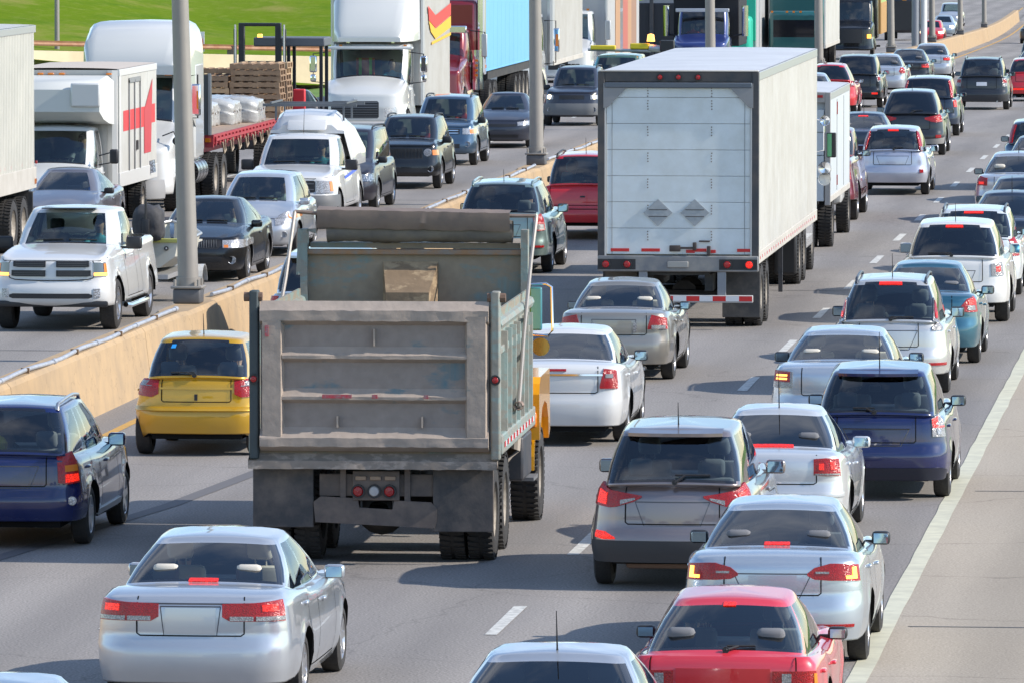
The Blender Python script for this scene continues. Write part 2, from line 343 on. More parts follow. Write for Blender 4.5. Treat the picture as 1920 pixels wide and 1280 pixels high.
G().tube([(.16, 0, .0), (.16, 0, 9)], .16, 16).mk('column_shaft', mat('column_white', (.66, .66, .65), .45), r, True, 50)
# ---- retaining wall, guard rail, grass bank beyond the oncoming carriageway
M_RW = mat('retaining_wall_tan', (.80, .66, .46), .9, noise=(.6, .8, (.62, .5, .34), .2))
wy = lambda x: 300 - (-34 - x) * .8
zt_ = lambda x: .10 + (-35 - x) * .04
v = []; xs = list(np.linspace(-34.2, -90, 30))
for x in xs:
    y = wy(x); v += [(x, y, gz(y) - .6), (x, y, zt_(x)), (x, y + .35, zt_(x)), (x, y + .35, gz(y) - .6)]
n = len(xs); f = [(4 * i + k, 4 * i + 4 + k, 4 * i + 5 + k, 4 * i + 1 + k) for i in range(n - 1) for k in range(3)] + [(0, 1, 2, 3)]
o = mk('retaining_wall', v, f, M_RW); tag(o, 'tan concrete retaining wall at the foot of the grass bank, behind the trucks at left', 'wall')
gr = empty('guard_rail', (0, 0, 0), 'rusty brown guard rail on short posts along the foot of the grass bank', 'guard rail')
M_RUST = mat('rusty_rail', (.36, .17, .09), .8, noise=(3, .7, (.48, .3, .2), .2))
M_POST = mat('weathered_post', (.16, .13, .11), .9)
pts = [(x, wy(x) + .9) for x in np.linspace(-34.6, -88, 36)]
g = G()
for (a, b), (c, d_) in zip(pts[:-1], pts[1:]):
    for z0, z1, o_ in ((.16, .22, 0), (.22, .29, .04), (.29, .36, 0)):
        g.add([(a, b - o_, zt_(a) + z0), (c, d_ - o_, zt_(c) + z0), (c, d_ - (.04 - o_), zt_(c) + z1), (a, b - (.04 - o_), zt_(a) + z1)], [(0, 1, 2, 3)])
g.mk('rail', M_RUST, gr)
for x in np.linspace(-36, -86, 14): box('post', M_POST, gr, x - .12, x + .12, wy(x) + .92, wy(x) + 1.1, zt_(x) - .3, zt_(x) + .30)
# grass bank, rolling and uneven
M_BANK = mat('bank_grass', (.12, .19, .016), .95, spec=.0)
def grassify(m):
    n = m.node_tree.nodes; L = m.node_tree.links; b = n['Principled BSDF']; t = n.new('ShaderNodeTexCoord')
    col = None
    for sc, lo, hi, c in ((.06, .42, .62, (.16, .22, .03)), (.35, .5, .7, (.075, .155, .016)), (1.7, .5, .75, (.19, .23, .05)), (.12, .56, .68, (.27, .24, .08))):
        q = n.new('ShaderNodeTexNoise'); q.inputs['Scale'].default_value = sc; q.inputs['Detail'].default_value = 9; q.inputs['Roughness'].default_value = .65; L.new(t.outputs['Object'], q.inputs['Vector'])
        r = n.new('ShaderNodeMapRange'); r.inputs['From Min'].default_value = lo; r.inputs['From Max'].default_value = hi; r.inputs['To Max'].default_value = .8; L.new(q.outputs['Fac'], r.inputs['Value'])
        x = n.new('ShaderNodeMixRGB'); x.inputs[1].default_value = b.inputs['Base Color'].default_value; x.inputs[2].default_value = (*c, 1); L.new(r.outputs[0], x.inputs[0])
        if col: L.new(col, x.inputs[1])
        col = x.outputs[0]
    L.new(col, b.inputs['Base Color'])
    bu = n.new('ShaderNodeBump'); bu.inputs['Strength'].default_value = .8; bu.inputs['Distance'].default_value = .25; L.new(q.outputs['Fac'], bu.inputs['Height']); L.new(bu.outputs[0], b.inputs['Normal'])
grassify(M_BANK)
v = []; f = []; nx, ny = 60, 26
for j in range(ny):
    for i in range(nx):
        x = -33.9 - 80 * i / (nx - 1) + 0; u = j / (ny - 1); y = wy(x) + .3 + u * 130
        z = zt_(x) - .08 + 14 * (u ** 1.15) + (.35 * math.sin(x * .21 + u * 9) + .2 * math.sin(x * .57 + u * 23)) * min(1, u * 6)
        xx = x - u * 6
        v.append((xx, y, z))
for j in range(ny - 1):
    for i in range(nx - 1): f.append((j * nx + i, j * nx + nx + i, j * nx + nx + i + 1, j * nx + i + 1))
mk('grass_bank', v, f, M_BANK, None, True, kind='structure')
# rising ground far along the left, to close the view above the lorries
v = []; f = []; nx, ny = 40, 16
for j in range(ny):
    for i in range(nx):
        y = 288 + i * 24; u = j / (ny - 1); x = -36 + gx(y) * 1. - u * 120
        v.append((x, y, gz(y) - .2 + 16 * u ** 1.1 + .4 * math.sin(y * .05 + u * 7)))
for j in range(ny - 1):
    for i in range(nx - 1): f.append((j * nx + i, j * nx + i + 1, j * nx + nx + i + 1, j * nx + nx + i))
mk('grass_bank', v, f, M_BANK, None, True, kind='structure')
p = empty('park_pole', (-45.9, 292.5, .4), 'slim grey pole standing in the grass bank at the upper left', 'pole')
G().tube([(0, 0, -.6), (0, 0, 9)], [.10, .07], 9).mk('pole', M_POLE, p, True, 50)
sg = empty('traffic_sign', (-41.1, 295.6, -.05), 'square white no-entry-style road sign with a red ring behind the nearest lamp post', 'sign')
G().tube([(0, .06, -.7), (0, .06, 1.1)], .035, 6).mk('post', M_POLE, sg)
G().box(-.36, .36, -.01, .01, .45, 1.2, .005).mk('sign_plate', mat('sign_white', (.75, .75, .78), .4), sg)
G().lathe([(-.02, .31), (-.03, .31), (-.03, .24), (-.02, .24)], (0, 0, .82), 'y', 28).mk('red_ring', mat('sign_red', (.6, .03, .04), .4), sg)
# ================================================================ vehicles: one lofted shell per body
def interp(x, pts):
    return float(np.interp(x, [p[0] for p in pts], [p[1] for p in pts]))
def half_plan(hw, yr, yf, ar, br, af, bf, bowr, bowf, tr=.045, tf=.05):
    """dense right-hand half outline from rear centre to front centre, superelliptic corners"""
    P = []
    xr = hw - tr; xf = hw - tf
    for i in range(13):
        x = (xr - ar) * i / 12; P.append((x, yr + bowr * (x / xr) ** 2))
    y0 = P[-1][1]; k = 2.3
    for i in range(1, 13):
        t = math.pi / 2 * i / 12
        P.append((xr - ar + ar * math.sin(t) ** (2 / k), y0 + br * (1 - math.cos(t) ** (2 / k) if t < 1.57 else 1)))
    ye = P[-1][1]
    fr = []
    for i in range(13):
        x = (xf - af) * i / 12; fr.append((x, yf - bowf * (x / xf) ** 2))
    y0 = fr[-1][1]
    for i in range(1, 13):
        t = math.pi / 2 * i / 12
        fr.append((xf - af + af * math.sin(t) ** (2 / k), y0 - bf * (1 - math.cos(t) ** (2 / k) if t < 1.57 else 1)))
    fe = fr[-1][1]
    n = 40
    for i in range(1, n):
        q = i / n; y = ye + (fe - ye) * q
        P.append((xr + (xf - xr) * q + (hw - max(xr, xf)) * math.sin(math.pi * q) ** .6, y))
    return np.array(P + fr[::-1])
class Plan:
    def __init__(s, P):
        s.P = P; d = np.hypot(*np.diff(P, axis=0).T); s.S = np.concatenate([[0], np.cumsum(d)]); s.L = s.S[-1]
        T = np.gradient(P, s.S, axis=0); T /= np.linalg.norm(T, axis=1)[:, None]; s.N = np.stack([T[:, 1], -T[:, 0]], 1)
        s.N[0] = (0, -1); s.N[-1] = (0, 1)
    def p(s, t): return np.array([np.interp(t, s.S, s.P[:, 0]), np.interp(t, s.S, s.P[:, 1])])
    def n(s, t):
        v = np.array([np.interp(t, s.S, s.N[:, 0]), np.interp(t, s.S, s.N[:, 1])]); return v / np.linalg.norm(v)
    def sy(s, y):                                                     # arc length at which the side passes y
        return float(np.interp(y, np.maximum.accumulate(s.P[:, 1]), s.S))
_wheel = {}
def wheel_mesh(r, wd, style):
    k = (round(r, 3), wd, style)
    if k in _wheel: return _wheel[k]
    rr = r * (.66 if style != 'truck' else .58); h = wd / 2
    g = G().lathe([(-h * .7, rr), (-h, rr + .02), (-h, r - .05), (-h * .8, r - .008), (-h * .3, r), (h * .3, r), (h * .8, r - .008), (h, r - .05), (h, rr + .015), (h * .85, rr)], n=36)
    if style == 'truck':                                               # tread blocks
        for j in range(44):
            a = 2 * math.pi * j / 44
            for sx in (-1, 1):
                g.add([(sx * h * u, (r + q) * math.cos(a + e + sx * u * .03), (r + q) * math.sin(a + e + sx * u * .03)) for q in (-.02, .012) for u, e in ((.15, -.045), (1.0, -.045), (1.0, .035), (.15, .035))], [(4, 5, 6, 7), (0, 1, 5, 4), (1, 2, 6, 5), (2, 3, 7, 6), (3, 0, 4, 7)])
    ty = g.mk('t', TYRE, None, True, 40); me = ty.data; bpy.data.objects.remove(ty)
    g = G()
    if style == 'truck':
        g.lathe([(h * .85, rr), (h * .5, rr - .02), (h * .1, rr - .09), (h * .05, .14), (h * .5, .13), (h * .62, .10), (h * .62, 0.001)], n=32)
        for j in range(10):
            a = 2 * math.pi * j / 10; g.lathe([(h * .05, .016), (h * .28, .016), (h * .3, .001)], (0, .17 * math.cos(a), .17 * math.sin(a)), n=6)
        mm = STEELW
    else:
        g.lathe([(h * .88, rr), (h * .92, rr - .012), (h * .55, rr - .035), (h * .1, rr - .05)], n=36)
        g.lathe([(h * .72, .055), (h * .8, .045), (h * .8, .001)], n=16)
        ns = {'five': 5, 'seven': 7, 'hub': 9}.get(style, 5)
        for j in range(ns):
            a = 2 * math.pi * j / ns
            w0, w1 = (.05, .035) if ns == 5 else (.035, .024)
            def pt(rad, off, x): return (x, rad * math.cos(a) - off * math.sin(a), rad * math.sin(a) + off * math.cos(a))
            v = [pt(.03, -w0, h * .78), pt(.03, w0, h * .78), pt(rr - .015, w1, h * .9), pt(rr - .015, -w1, h * .9),
                 pt(.03, -w0, h * .5), pt(.03, w0, h * .5), pt(rr - .015, w1, h * .5), pt(rr - .015, -w1, h * .5)]
            g.add(v, [(0, 1, 2, 3), (0, 3, 7, 4), (1, 5, 6, 2)])
        mm = ALLOY
    o = g.mk('t', mm, None, True, 30); rm = o.data; bpy.data.objects.remove(o)
    g = G().lathe([(h * .3, rr - .03), (h * .3, .001)], n=24); o = g.mk('t', UNDER if style != 'truck' else STEELW); dm = o.data; bpy.data.objects.remove(o)
    me.name = 'tyre'; rm.name = 'rim'; dm.name = 'brake_disc'
    _wheel[k] = (me, rm, dm); return _wheel[k]
def wheel(root, x, y, r, wd=.2, style='five', lod=0):
    t, rm, dm = wheel_mesh(r, wd, style)
    e = bpy.data.objects.new('wheel', t); COL.objects.link(e); e.parent = root; e.location = (x, y, r)
    e.rotation_euler = (random.random() * 6, 0, 0)
    if x < 0: e.rotation_euler = (random.random() * 6, 0, math.pi)
    shared('rim', rm, e)
    if not lod: shared('brake_disc', dm, e)
    return e
_seat = {}
def seatmesh(kind):
    if kind in _seat: return _seat[kind]
    g = G()
    if kind == 'front':
        g.box(-.24, .24, -.05, .45, 0, .16, .05); v = G().box(-.23, .23, -.06, .06, .05, .62, .05)
        g.add([(x, y - z * .22, z) for x, y, z in v.v], v.f)
    elif kind == 'bench':
        g.box(-.6, .6, -.05, .42, 0, .16, .05); v = G().box(-.6, .6, -.07, .06, .05, .55, .05)
        g.add([(x, y - z * .25, z) for x, y, z in v.v], v.f)
    elif kind == 'head': g.box(-.12, .12, -.05, .05, 0, .19, .045); g.tube([(-.05, 0, -.08), (-.05, 0, .02)], .008, 5); g.tube([(.05, 0, -.08), (.05, 0, .02)], .008, 5)
    elif kind == 'steer':
        pts = [(.19 * math.cos(a), 0, .19 * math.sin(a)) for a in [i * math.pi / 10 for i in range(20)]]
        g.tube(pts + [pts[0], pts[1]], .014, 5, False); g.box(-.17, .17, -.01, .01, -.03, .03, .008)
    o = g.mk('t', SEATD, None, True, 50); me = o.data; bpy.data.objects.remove(o); me.name = kind
    me.materials.clear(); me.materials.append(None); _seat[kind] = me; return me
def seat_obj(name, kind, parent, loc, m, rot=(0, 0, 0)):
    o = shared(name, seatmesh(kind), parent, loc, rot); o.material_slots[0].link = 'OBJECT'; o.material_slots[0].material = m; return o
KIND = {
 # L W H wb fo(front overhang) zb(bottom) ; ztop profile fractions ; greenhouse
 'sedan': dict(L=4.65, W=1.80, H=1.46, wb=2.7, fo=.92, zb=.22, R=.32, rr=(.05, .97), belt=.95, cowl=.98, nose=.70, rw=(.80, 1.62), ws=(1.25, 2.02), th=.32, dz=1.0),
 'hatch': dict(L=3.9, W=1.69, H=1.48, wb=2.45, fo=.78, zb=.24, R=.30, rr=(.05, .98), belt=.95, cowl=1.0, nose=.74, rw=(.10, .50), ws=(.98, 1.72), th=.26, dz=.98),
 'suv': dict(L=4.4, W=1.82, H=1.68, wb=2.63, fo=.86, zb=.30, R=.35, rr=(.05, 1.06), belt=1.07, cowl=1.12, nose=.88, rw=(.10, .48), ws=(1.15, 1.85), th=.24, dz=1.08),
 'van': dict(L=5.0, W=1.95, H=1.78, wb=3.0, fo=.98, zb=.26, R=.34, rr=(.04, 1.05), belt=1.05, cowl=1.12, nose=.82, rw=(.08, .34), ws=(1.05, 1.95), th=.22, dz=1.05),
 'pickup': dict(L=5.8, W=2.02, H=1.92, wb=3.55, fo=1.0, zb=.42, R=.40, rr=(.03, 1.32), belt=1.28, cowl=1.30, nose=1.10, rw=(2.05, 2.25), ws=(1.42, 2.1), th=.22, dz=1.30),
}
class Car:
    def __init__(s, name, x, y, label, cat, m, kind='sedan', facing=1, lod=0, group=None, wheelstyle='five', glass=None, rglass=None, seats=None, roofm=None, lowm=None, crown=.05,
                 rtop=None, pillars=None, bow=.07, corner=(.42, .34), fcorner=(.5, .5), rearprof=None, rim_trim=True, rwv=.10, frame_black=True, interior=True, open_bed=False, wheels=True, rails=None, z=None, yaw=0., **kw):
        d = dict(KIND[kind]); d.update(kw); s.z0 = z; s.facing = facing; s.d = d; s.lod = lod; s.m = m
        L, W, H = d['L'], d['W'], d['H']; s.L = L; s.W = W; s.H = H
        # root stands at the middle of the footprint
        s.root = root = empty(name, (x, y, gz(y) if z is None else z), label, cat, group, (0 if facing > 0 else math.pi) + R(yaw))
        hw = W / 2; yr, yf = -L / 2, L / 2
        if s.lod > 1: nE, nC, dz = 3, 3, .14
        else: nE, nC, dz = 6, 5, .065
        pl = s.plan = Plan(half_plan(hw, yr, yf, corner[0], corner[1], fcorner[0], fcorner[1], bow, .13))
        wf = yf - d['fo']; wr = wf - d['wb']; s.wf, s.wr = wf, wr; Rw = d['R']; Ra = Rw + .055; s.Rw = Rw
        # greenhouse loops
        g_yr, g_yf = yr + d['rw'][0], yf - d['ws'][0]; t_yr, t_yf = yr + d['rw'][1], yf - d['ws'][1]
        gb = hw - (.14 if kind in ('sedan', 'pickup') else .155); gt = hw - d['th'] - (0 if kind == 'pickup' else .045)
        sh = d.get('ghc', .14)
        gp = s.gp = Plan(half_plan(gb, g_yr, g_yf, .16, sh, .22, .36, .03, .16, .05, .04))
        tp = s.tp = Plan(half_plan(gt, t_yr, t_yf, .16, .14, .18, .26, .04, .14, .03, .03))
        y1, y2 = g_yr + .03 + sh + .02, g_yf - .16 - .36 - .02; u1, u2 = t_yr + .20, t_yf - .42
        s.y1, s.y2, s.u1, s.u2 = y1, y2, u1, u2
        # pillar stations (window strips along the side at the belt)
        if pillars is None:
            mid = (y1 + y2) / 2 - .05
            c0 = y1 + (.12 if kind == 'sedan' else .05)
            if kind in ('suv', 'van') and L > 4.2:
                q = wr + .15; pillars = [(c0, q - .06), (q + .04, mid + .05), (mid + .15, y2 - .02)]
            elif kind == 'pickup': pillars = [(c0, mid - .15), (mid - .05, y2 - .02)]
            else: pillars = [(c0, mid - .03), (mid + .07, y2 - .02)]
        s.pillars = pillars
        # columns
        S0 = pl.sy(pl.P[12][1] + 1e-4) if False else pl.S[12]; S1 = pl.S[24]; F1 = pl.S[-25]; F0 = pl.S[-13]
        cols = list(np.linspace(0, S0, nE + 1)) + list(np.linspace(S0, S1, nC + 1))[1:]
        ys0, ys1 = pl.P[24][1], pl.P[-25][1]
        spec = []
        for yw in (wf, wr):
            n = 12 if lod < 2 else 6
            spec += [yw - Ra * math.cos(math.pi * i / n) for i in range(n + 1)]
        spec += [p for a in pillars for p in a] + [y1, y2]
        fill = list(np.linspace(ys0, ys1, 26 if lod < 2 else 12))[1:-1]
        spec = [q for q in spec if ys0 + .01 < q < ys1 - .01]
        for q in fill:
            if min(abs(q - z) for z in spec) > .05: spec.append(q)
        spec = sorted(spec); ded = [spec[0]]
        imp = set(round(p, 4) for a in pillars for p in a)
        for q in spec[1:]:
            if q - ded[-1] > .012: ded.append(q)
            elif round(q, 4) in imp: ded[-1] = q
        cols += [pl.sy(q) for q in ded] + list(np.linspace(F1, F0, nC + 1)) + list(np.linspace(F0, pl.L, nE + 1))[1:]
        cols = np.array(cols); n = len(cols)
        cP = np.array([pl.p(c) for c in cols]); cN = np.array([pl.n(c) for c in cols])
        # greenhouse correspondences
        gS0, gS1 = gp.S[12], gp.sy(y1); gF1, gF0 = gp.sy(y2), gp.S[-13]
        tS0, tS1 = tp.S[12], tp.sy(u1); tF1, tF0 = tp.sy(u2), tp.S[-13]
        b1, b2 = pl.sy(y1), pl.sy(y2)
        gc, tcn = [], []
        for c, p in zip(cols, cP):
            if c <= S0: gc.append(c / S0 * gS0); tcn.append(c / S0 * tS0)
            elif c < b1: q = (c - S0) / (b1 - S0); gc.append(gS0 + q * (gS1 - gS0)); tcn.append(tS0 + q * (tS1 - tS0))
            elif c <= b2: gc.append(gp.sy(p[1])); q = (p[1] - y1) / (y2 - y1); tcn.append(tp.sy(u1 + q * (u2 - u1)))
            elif c < F0: q = (c - b2) / (F0 - b2); gc.append(gF1 + q * (gF0 - gF1)); tcn.append(tF1 + q * (tF0 - tF1))
            else: q = (c - F0) / (pl.L - F0); gc.append(gF0 + q * (gp.L - gF0)); tcn.append(tF0 + q * (tp.L - tF0))
        gP = np.array([gp.p(c) for c in gc]); tP = np.array([tp.p(c) for c in tcn])
        # heights
        belt = d['belt']
        s.zt_pts = rtop or [(yr, d['rr'][1]), (yr + max(d['rw'][0] * .8, .12), d['dz']), (g_yr + .5, (belt + d['dz']) / 2), ((g_yr + g_yf) / 2, belt - .015), (g_yf - .2, belt), (g_yf + .25, d['cowl'] - .06), (yf - .35, d['nose'] + .09), (yf, d['nose'])]
        s.zb_base = d['zb']
        zt = np.array([s.ztop(p[1], p[0]) for p in cP])
        zb = np.array([s.zbot(p[1]) for p in cP])
        s.rearprof = rearprof or ([(0, .12), (.3, .03), (.42, 0), (.60, 0), (.64, .05), (.82, .045), (.98, .06), (1.1, .10)] if kind == 'sedan' else [(0, .12), (.32, .03), (.45, 0), (.60, .0), (.64, .055), (.8, .06), (1.0, .09), (1.2, .14)])
        s.frontprof = d.get('frontprof') or [(0, .14), (.25, .05), (.4, 0), (.55, 0), (.7, .05), (d['nose'] - .02, .10), (d['nose'] + .1, .16)]
        s.sideprof = d.get('sideprof') or ([(0, .09), (.25, .05), (.42, .012), (.60, 0), (.80, .02), (1.1, .06)] if kind == 'sedan' else [(0, .10), (.25, .05), (.42, .008), (.58, 0), (.80, .028), (1.15, .085)])
        hmax = H
        rows = []
        Z = list(np.arange(d['zb'], zt.max() + .02, dz))
        body_rows = []
        for z in Z + [9]:
            zz = np.minimum(np.maximum(z, zb), zt)
            body_rows.append(np.array([s.skin(c, q) for c, q in zip(cols, zz)]))
        # flange into the arches and under the sills
        fl = []
        for i, (c, p) in enumerate(zip(cols, cP)):
            q = s.skin(c, zb[i]); inw = .24 if zb[i] > d['zb'] + .01 else .06
            fl.append(q - np.array([cN[i][0] * inw, cN[i][1] * inw, 0]))
        # greenhouse base z and deck rows
        cowl, dzr = d['cowl'], d['dz']
        def gzf(y): return interp(y, [(g_yr, max(dzr, belt) + .012), (g_yr + .45, belt + .015), (g_yf - .6, belt + .015), (g_yf, cowl + .012)])
        gb_z = np.array([gzf(p[1]) + crown * .5 * max(0, 1 - (p[0] / gb) ** 2) * (1 if (p[1] > g_yf - .4 or p[1] < g_yr + .15) else 0) for p in gP])
        top = body_rows[-1]; deck = []
        base = np.column_stack([gP, gb_z])
        for q in (.25, .5, .75):
            a = top * (1 - q) + base * q
            a[:, 2] += crown * .55 * math.sin(math.pi * q) * np.clip((np.abs(top[:, 1] - gP[:, 1]) - .12) * 2.2, 0, 1)
            deck.append(a)
        # greenhouse wall
        zr_t = H - .045 - d.get('roofslope', .03)
        vs = [0, .045, rwv if rwv > .045 else .07, .38, .66, .93, 1.0]
        def tz(y): return interp(y, [(t_yr, zr_t - .0), ((t_yr + t_yf) / 2 + .2, H - .045), (t_yf, H - .075)])
        tz_ = np.array([tz(p[1]) + .028 * max(0, 1 - (p[0] / gt) ** 2) for p in tP])
        topl = np.column_stack([tP, tz_]); wall = []
        s.gc = np.array(gc); s.base = base; s.topl = topl; s.cols = cols
        gN = np.array([gp.n(c) for c in gc])
        s.gN = gN; s.bul = .03
        for v in vs:
            a = base * (1 - v) + topl * v
            b = s.bul * math.sin(math.pi * min(v, 1)) ; a[:, :2] += gN * b * .9; wall.append(a)
        # roof
        cen = np.array([0, (t_yr + t_yf) / 2]); roof = []
        for sc, up in ((.955, .020), (.86, .034), (.6, .045), (.3, .045), (.0, .045)):
            a = topl.copy(); a[:, 0] = topl[:, 0] * sc; a[:, 1] = cen[1] + (topl[:, 1] - cen[1]) * (1 - (1 - sc) * .9)
            if sc == .0: a[:, 0] = 0
            bl = np.array([tz(q) + .028 for q in a[:, 1]])
            a[:, 2] = topl[:, 2] * sc + bl * (1 - sc) + up - .028 * (1 - sc) * 0
            roof.append(a)
        dzs = H - max(r_[:, 2].max() for r_ in roof)
        rows = [fl] + body_rows + deck + wall + roof
        rows = [np.array(r) for r in rows]
        nb, nd, nw = len(body_rows), len(deck), len(wall)
        V = np.concatenate(rows)                                       # right half
        nr = len(rows); off = nr * n
        Vl = V.copy(); Vl[:, 0] *= -1; VV = np.concatenate([V, Vl])
        # tags per face
        gi = {round(p, 4): int(np.argmin(abs(cP[:, 1] + 0 - p) + (cols < S1) * 9 + (cols > F1) * 9)) for a in pillars for p in a}
        winc = [(gi[round(a, 4)], gi[round(b, 4)]) for a, b in pillars]
        iS0 = nE; iF0 = n - 1 - nE; s.winc = winc
        W0 = 1 + nb + nd
        T = {}
        iw_r = max(iS0 + 1, int(np.searchsorted(gc, gS0 + (d.get('rgl', .62)) * (gS1 - gS0)))); ig_r = max(iS0, int(np.searchsorted(gc, gS0 + (d.get('rgl', .62) - .28) * (gS1 - gS0)))); iw_f = iF0 - 2 if lod < 2 else iF0 - 1
        for r in range(nr - 1):
            for c in range(n - 1):
                q = (r * n + c, r * n + c + 1, (r + 1) * n + c + 1, (r + 1) * n + c)
                if r < 1: t = 'wheel_arch_lining'
                elif r < 1 + nb - 1:
                    t = 'body'
                elif r < W0:
                    y = cP[c][1]
                    t = 'bonnet' if c >= iF0 else ('boot_lid' if c < iS0 and d['rw'][0] > .3 else 'body')
                    if open_bed and c < n - 1 and (gP[c][1] < g_yr + .06) and r > 1 + nb - 1: t = None
                elif r < W0 + nw - 1:
                    k = r - W0; t = 'body' if not frame_black else 'body'
                    if c < iw_r:
                        co_ = lod < 2 and c == iw_r - 1 and k in (1, 5)
                        if 2 <= k <= 4: t = 'rear_window' if c < ig_r or lod > 1 else 'window_surround'
                        elif k == 1 and not co_: t = 'window_surround'
                        if k == 5 and rim_trim and c < iS0: t = 'window_surround' if kind != 'sedan' else 'body'
                    elif c >= iw_f:
                        if 1 <= k <= 4: t = 'windscreen'
                        if k == 0: t = 'window_surround'
                    else:
                        hit = [j for j, (a, b) in enumerate(winc) if a <= c < b]
                        if hit and 1 <= k <= 4: t = 'side_window%d' % hit[0]
                        elif winc[0][0] <= c < winc[-1][1] and k <= 4: t = 'window_surround'
                else: t = 'roof'
                if t:
                    T.setdefault(t, []).append(q); mm = tuple(i + off for i in q[::-1])
                    if t.startswith('side_window'): T.setdefault(t + 'L', []).append(mm)
                    else: T[t].append(mm)
        # smooth normals for the whole shell
        F = np.array([f for fs in T.values() for f in fs])
        a, b, c_, dd = (VV[F[:, i]] for i in range(4)); fn = np.cross(c_ - a, dd - b)
        vn = np.zeros_like(VV)
        for i in range(4): np.add.at(vn, F[:, i], fn)
        # weld mirrored seam and coincident (clamped) rows
        key = np.round(VV, 5); uq, inv = np.unique(key, axis=0, return_inverse=True); inv = inv.ravel()
        acc = np.zeros((len(uq), 3)); np.add.at(acc, inv, vn); acc /= (np.linalg.norm(acc, axis=1)[:, None] + 1e-12)
        s.parts = {}
        gl = glass or GLS
        mats = {'wheel_arch_lining': UNDER, 'body': m, 'bonnet': m, 'boot_lid': m, 'roof': roofm or m, 'window_surround': FRIT, 'rear_window': rglass or gl, 'windscreen': GLSW if s.root.rotation_euler.z > 2 or s.z0 is not None else GLSC}
        for t, fs in T.items():
            fs2 = []
            for f in fs:
                g = [inv[i] for i in f]; h = []
                for i in g:
                    if i not in h: h.append(i)
                if len(h) > 2: fs2.append(h)
            used = sorted(set(i for f in fs2 for i in f)); mp_ = {u: i for i, u in enumerate(used)}
            nm = 'side_window' if t.startswith('side_window') else t
            mm = mats.get(t, rglass if (rglass and t[11:12] == '0' and kind in ('suv', 'van')) else gl)
            o = mk(nm, uq[used], [[mp_[i] for i in f] for f in fs2], mm, root, True)
            me = o.data
            me.normals_split_custom_set_from_vertices([tuple(acc[u]) for u in used])
            s.parts[t] = o
        # lower dark cladding etc. is laid on by patch(); underside and tub
        g = G(); hwu = hw - .27
        g.box(-hwu, hwu, yr + .12, yf - .15, d['zb'] - .02, d['zb'] + .12)
        g.box(-hw + .12, hw - .12, max(wr + Ra + .02, yr + .05), wf - Ra - .02, d['zb'] - .01, d['zb'] + .12)
        if lod < 2: g.tube([(-hw + .2, wr, Rw - .02), (hw - .2, wr, Rw - .02)], .05, 8)
        g.mk('underbody', UNDER, root)
        if interior and lod < 2:
            s.interior(seats or SEATD, gt, gb, t_yr, t_yf, g_yr, g_yf, belt)
        elif interior:
            box('cabin_lining', UNDER, root, -gb + .1, gb - .1, g_yr + .2, g_yf - .3, belt - .3, belt - .02)
        if wheels:
            wd = d.get('wd', .2)
            for sx in (1, -1):
                for yw in ((wf,) if d.get('single') else (wf, wr)): wheel(root, sx * (hw - wd / 2 - .035), yw, Rw, wd, wheelstyle, lod)
        if lod < 2: s.seams(S0, open_bed)
        if rails: s.rails(rails if rails is not True else BLK, gt, t_yr, t_yf, tz)
        s.tz = tz; s.gt = gt; s.gb = gb; s.t = (t_yr, t_yf); s.g = (g_yr, g_yf); s.belt = belt; s.iS0 = iS0; s.n = n
    # ---- surface evaluators
    def ztop(s, y, x=0): return interp(y, s.zt_pts) + (.05 * (1 - (x / (s.W / 2)) ** 2) if y > s.wf + .3 else .02 * (1 - (x / (s.W / 2)) ** 2) if y < s.wr - .5 else 0)
    def zbot(s, y):
        z = s.zb_base; Ra = s.Rw + .055
        for yw in (s.wf, s.wr):
            if abs(y - yw) < Ra + 1e-6: z = max(z, s.Rw + math.sqrt(max(0, Ra ** 2 - (y - yw) ** 2)))
        if y < s.wr - s.Rw - .1: z = max(z, s.zb_base + .05)
        return z
    def skin(s, c, z, out=0.):
        p, n = s.plan.p(abs(c)), s.plan.n(abs(c))
        wy = n[1] ** 2; e = interp(z, s.rearprof if n[1] < 0 else s.frontprof)
        off = interp(z, s.sideprof) * (1 - wy) + e * wy
        q = s.ztop(p[1], p[0]) - z; r = .055
        if q < r: off += (r - math.sqrt(max(0, r * r - (r - q) ** 2))) * .8
        Ra = s.Rw + .055
        for yw in (s.wf, s.wr):                                     # slight flare round each arch
            dd = math.hypot(p[1] - yw, z - s.Rw)
            if Ra - .01 < dd < Ra + .1: off -= .018 * (1 - (dd - Ra) / .1) * (1 - wy)
        p = p - n * (off - out)
        return np.array([p[0] * (1 if c >= 0 else -1), p[1], z])
    def wallp(s, c, v, out=0.):
        """point on the greenhouse; c = body arc length (signed), v = 0 belt .. 1 roof"""
        k = abs(c); b = np.array([np.interp(k, s.cols, s.base[:, i]) for i in range(3)]); t = np.array([np.interp(k, s.cols, s.topl[:, i]) for i in range(3)])
        nn = np.array([np.interp(k, s.cols, s.gN[:, i]) for i in range(2)]); p = b * (1 - v) + t * v
        p[:2] += nn * (s.bul * math.sin(math.pi * v) * .9 + out); p[2] += out * .4
        return np.array([p[0] * (1 if c >= 0 else -1), p[1], p[2]])
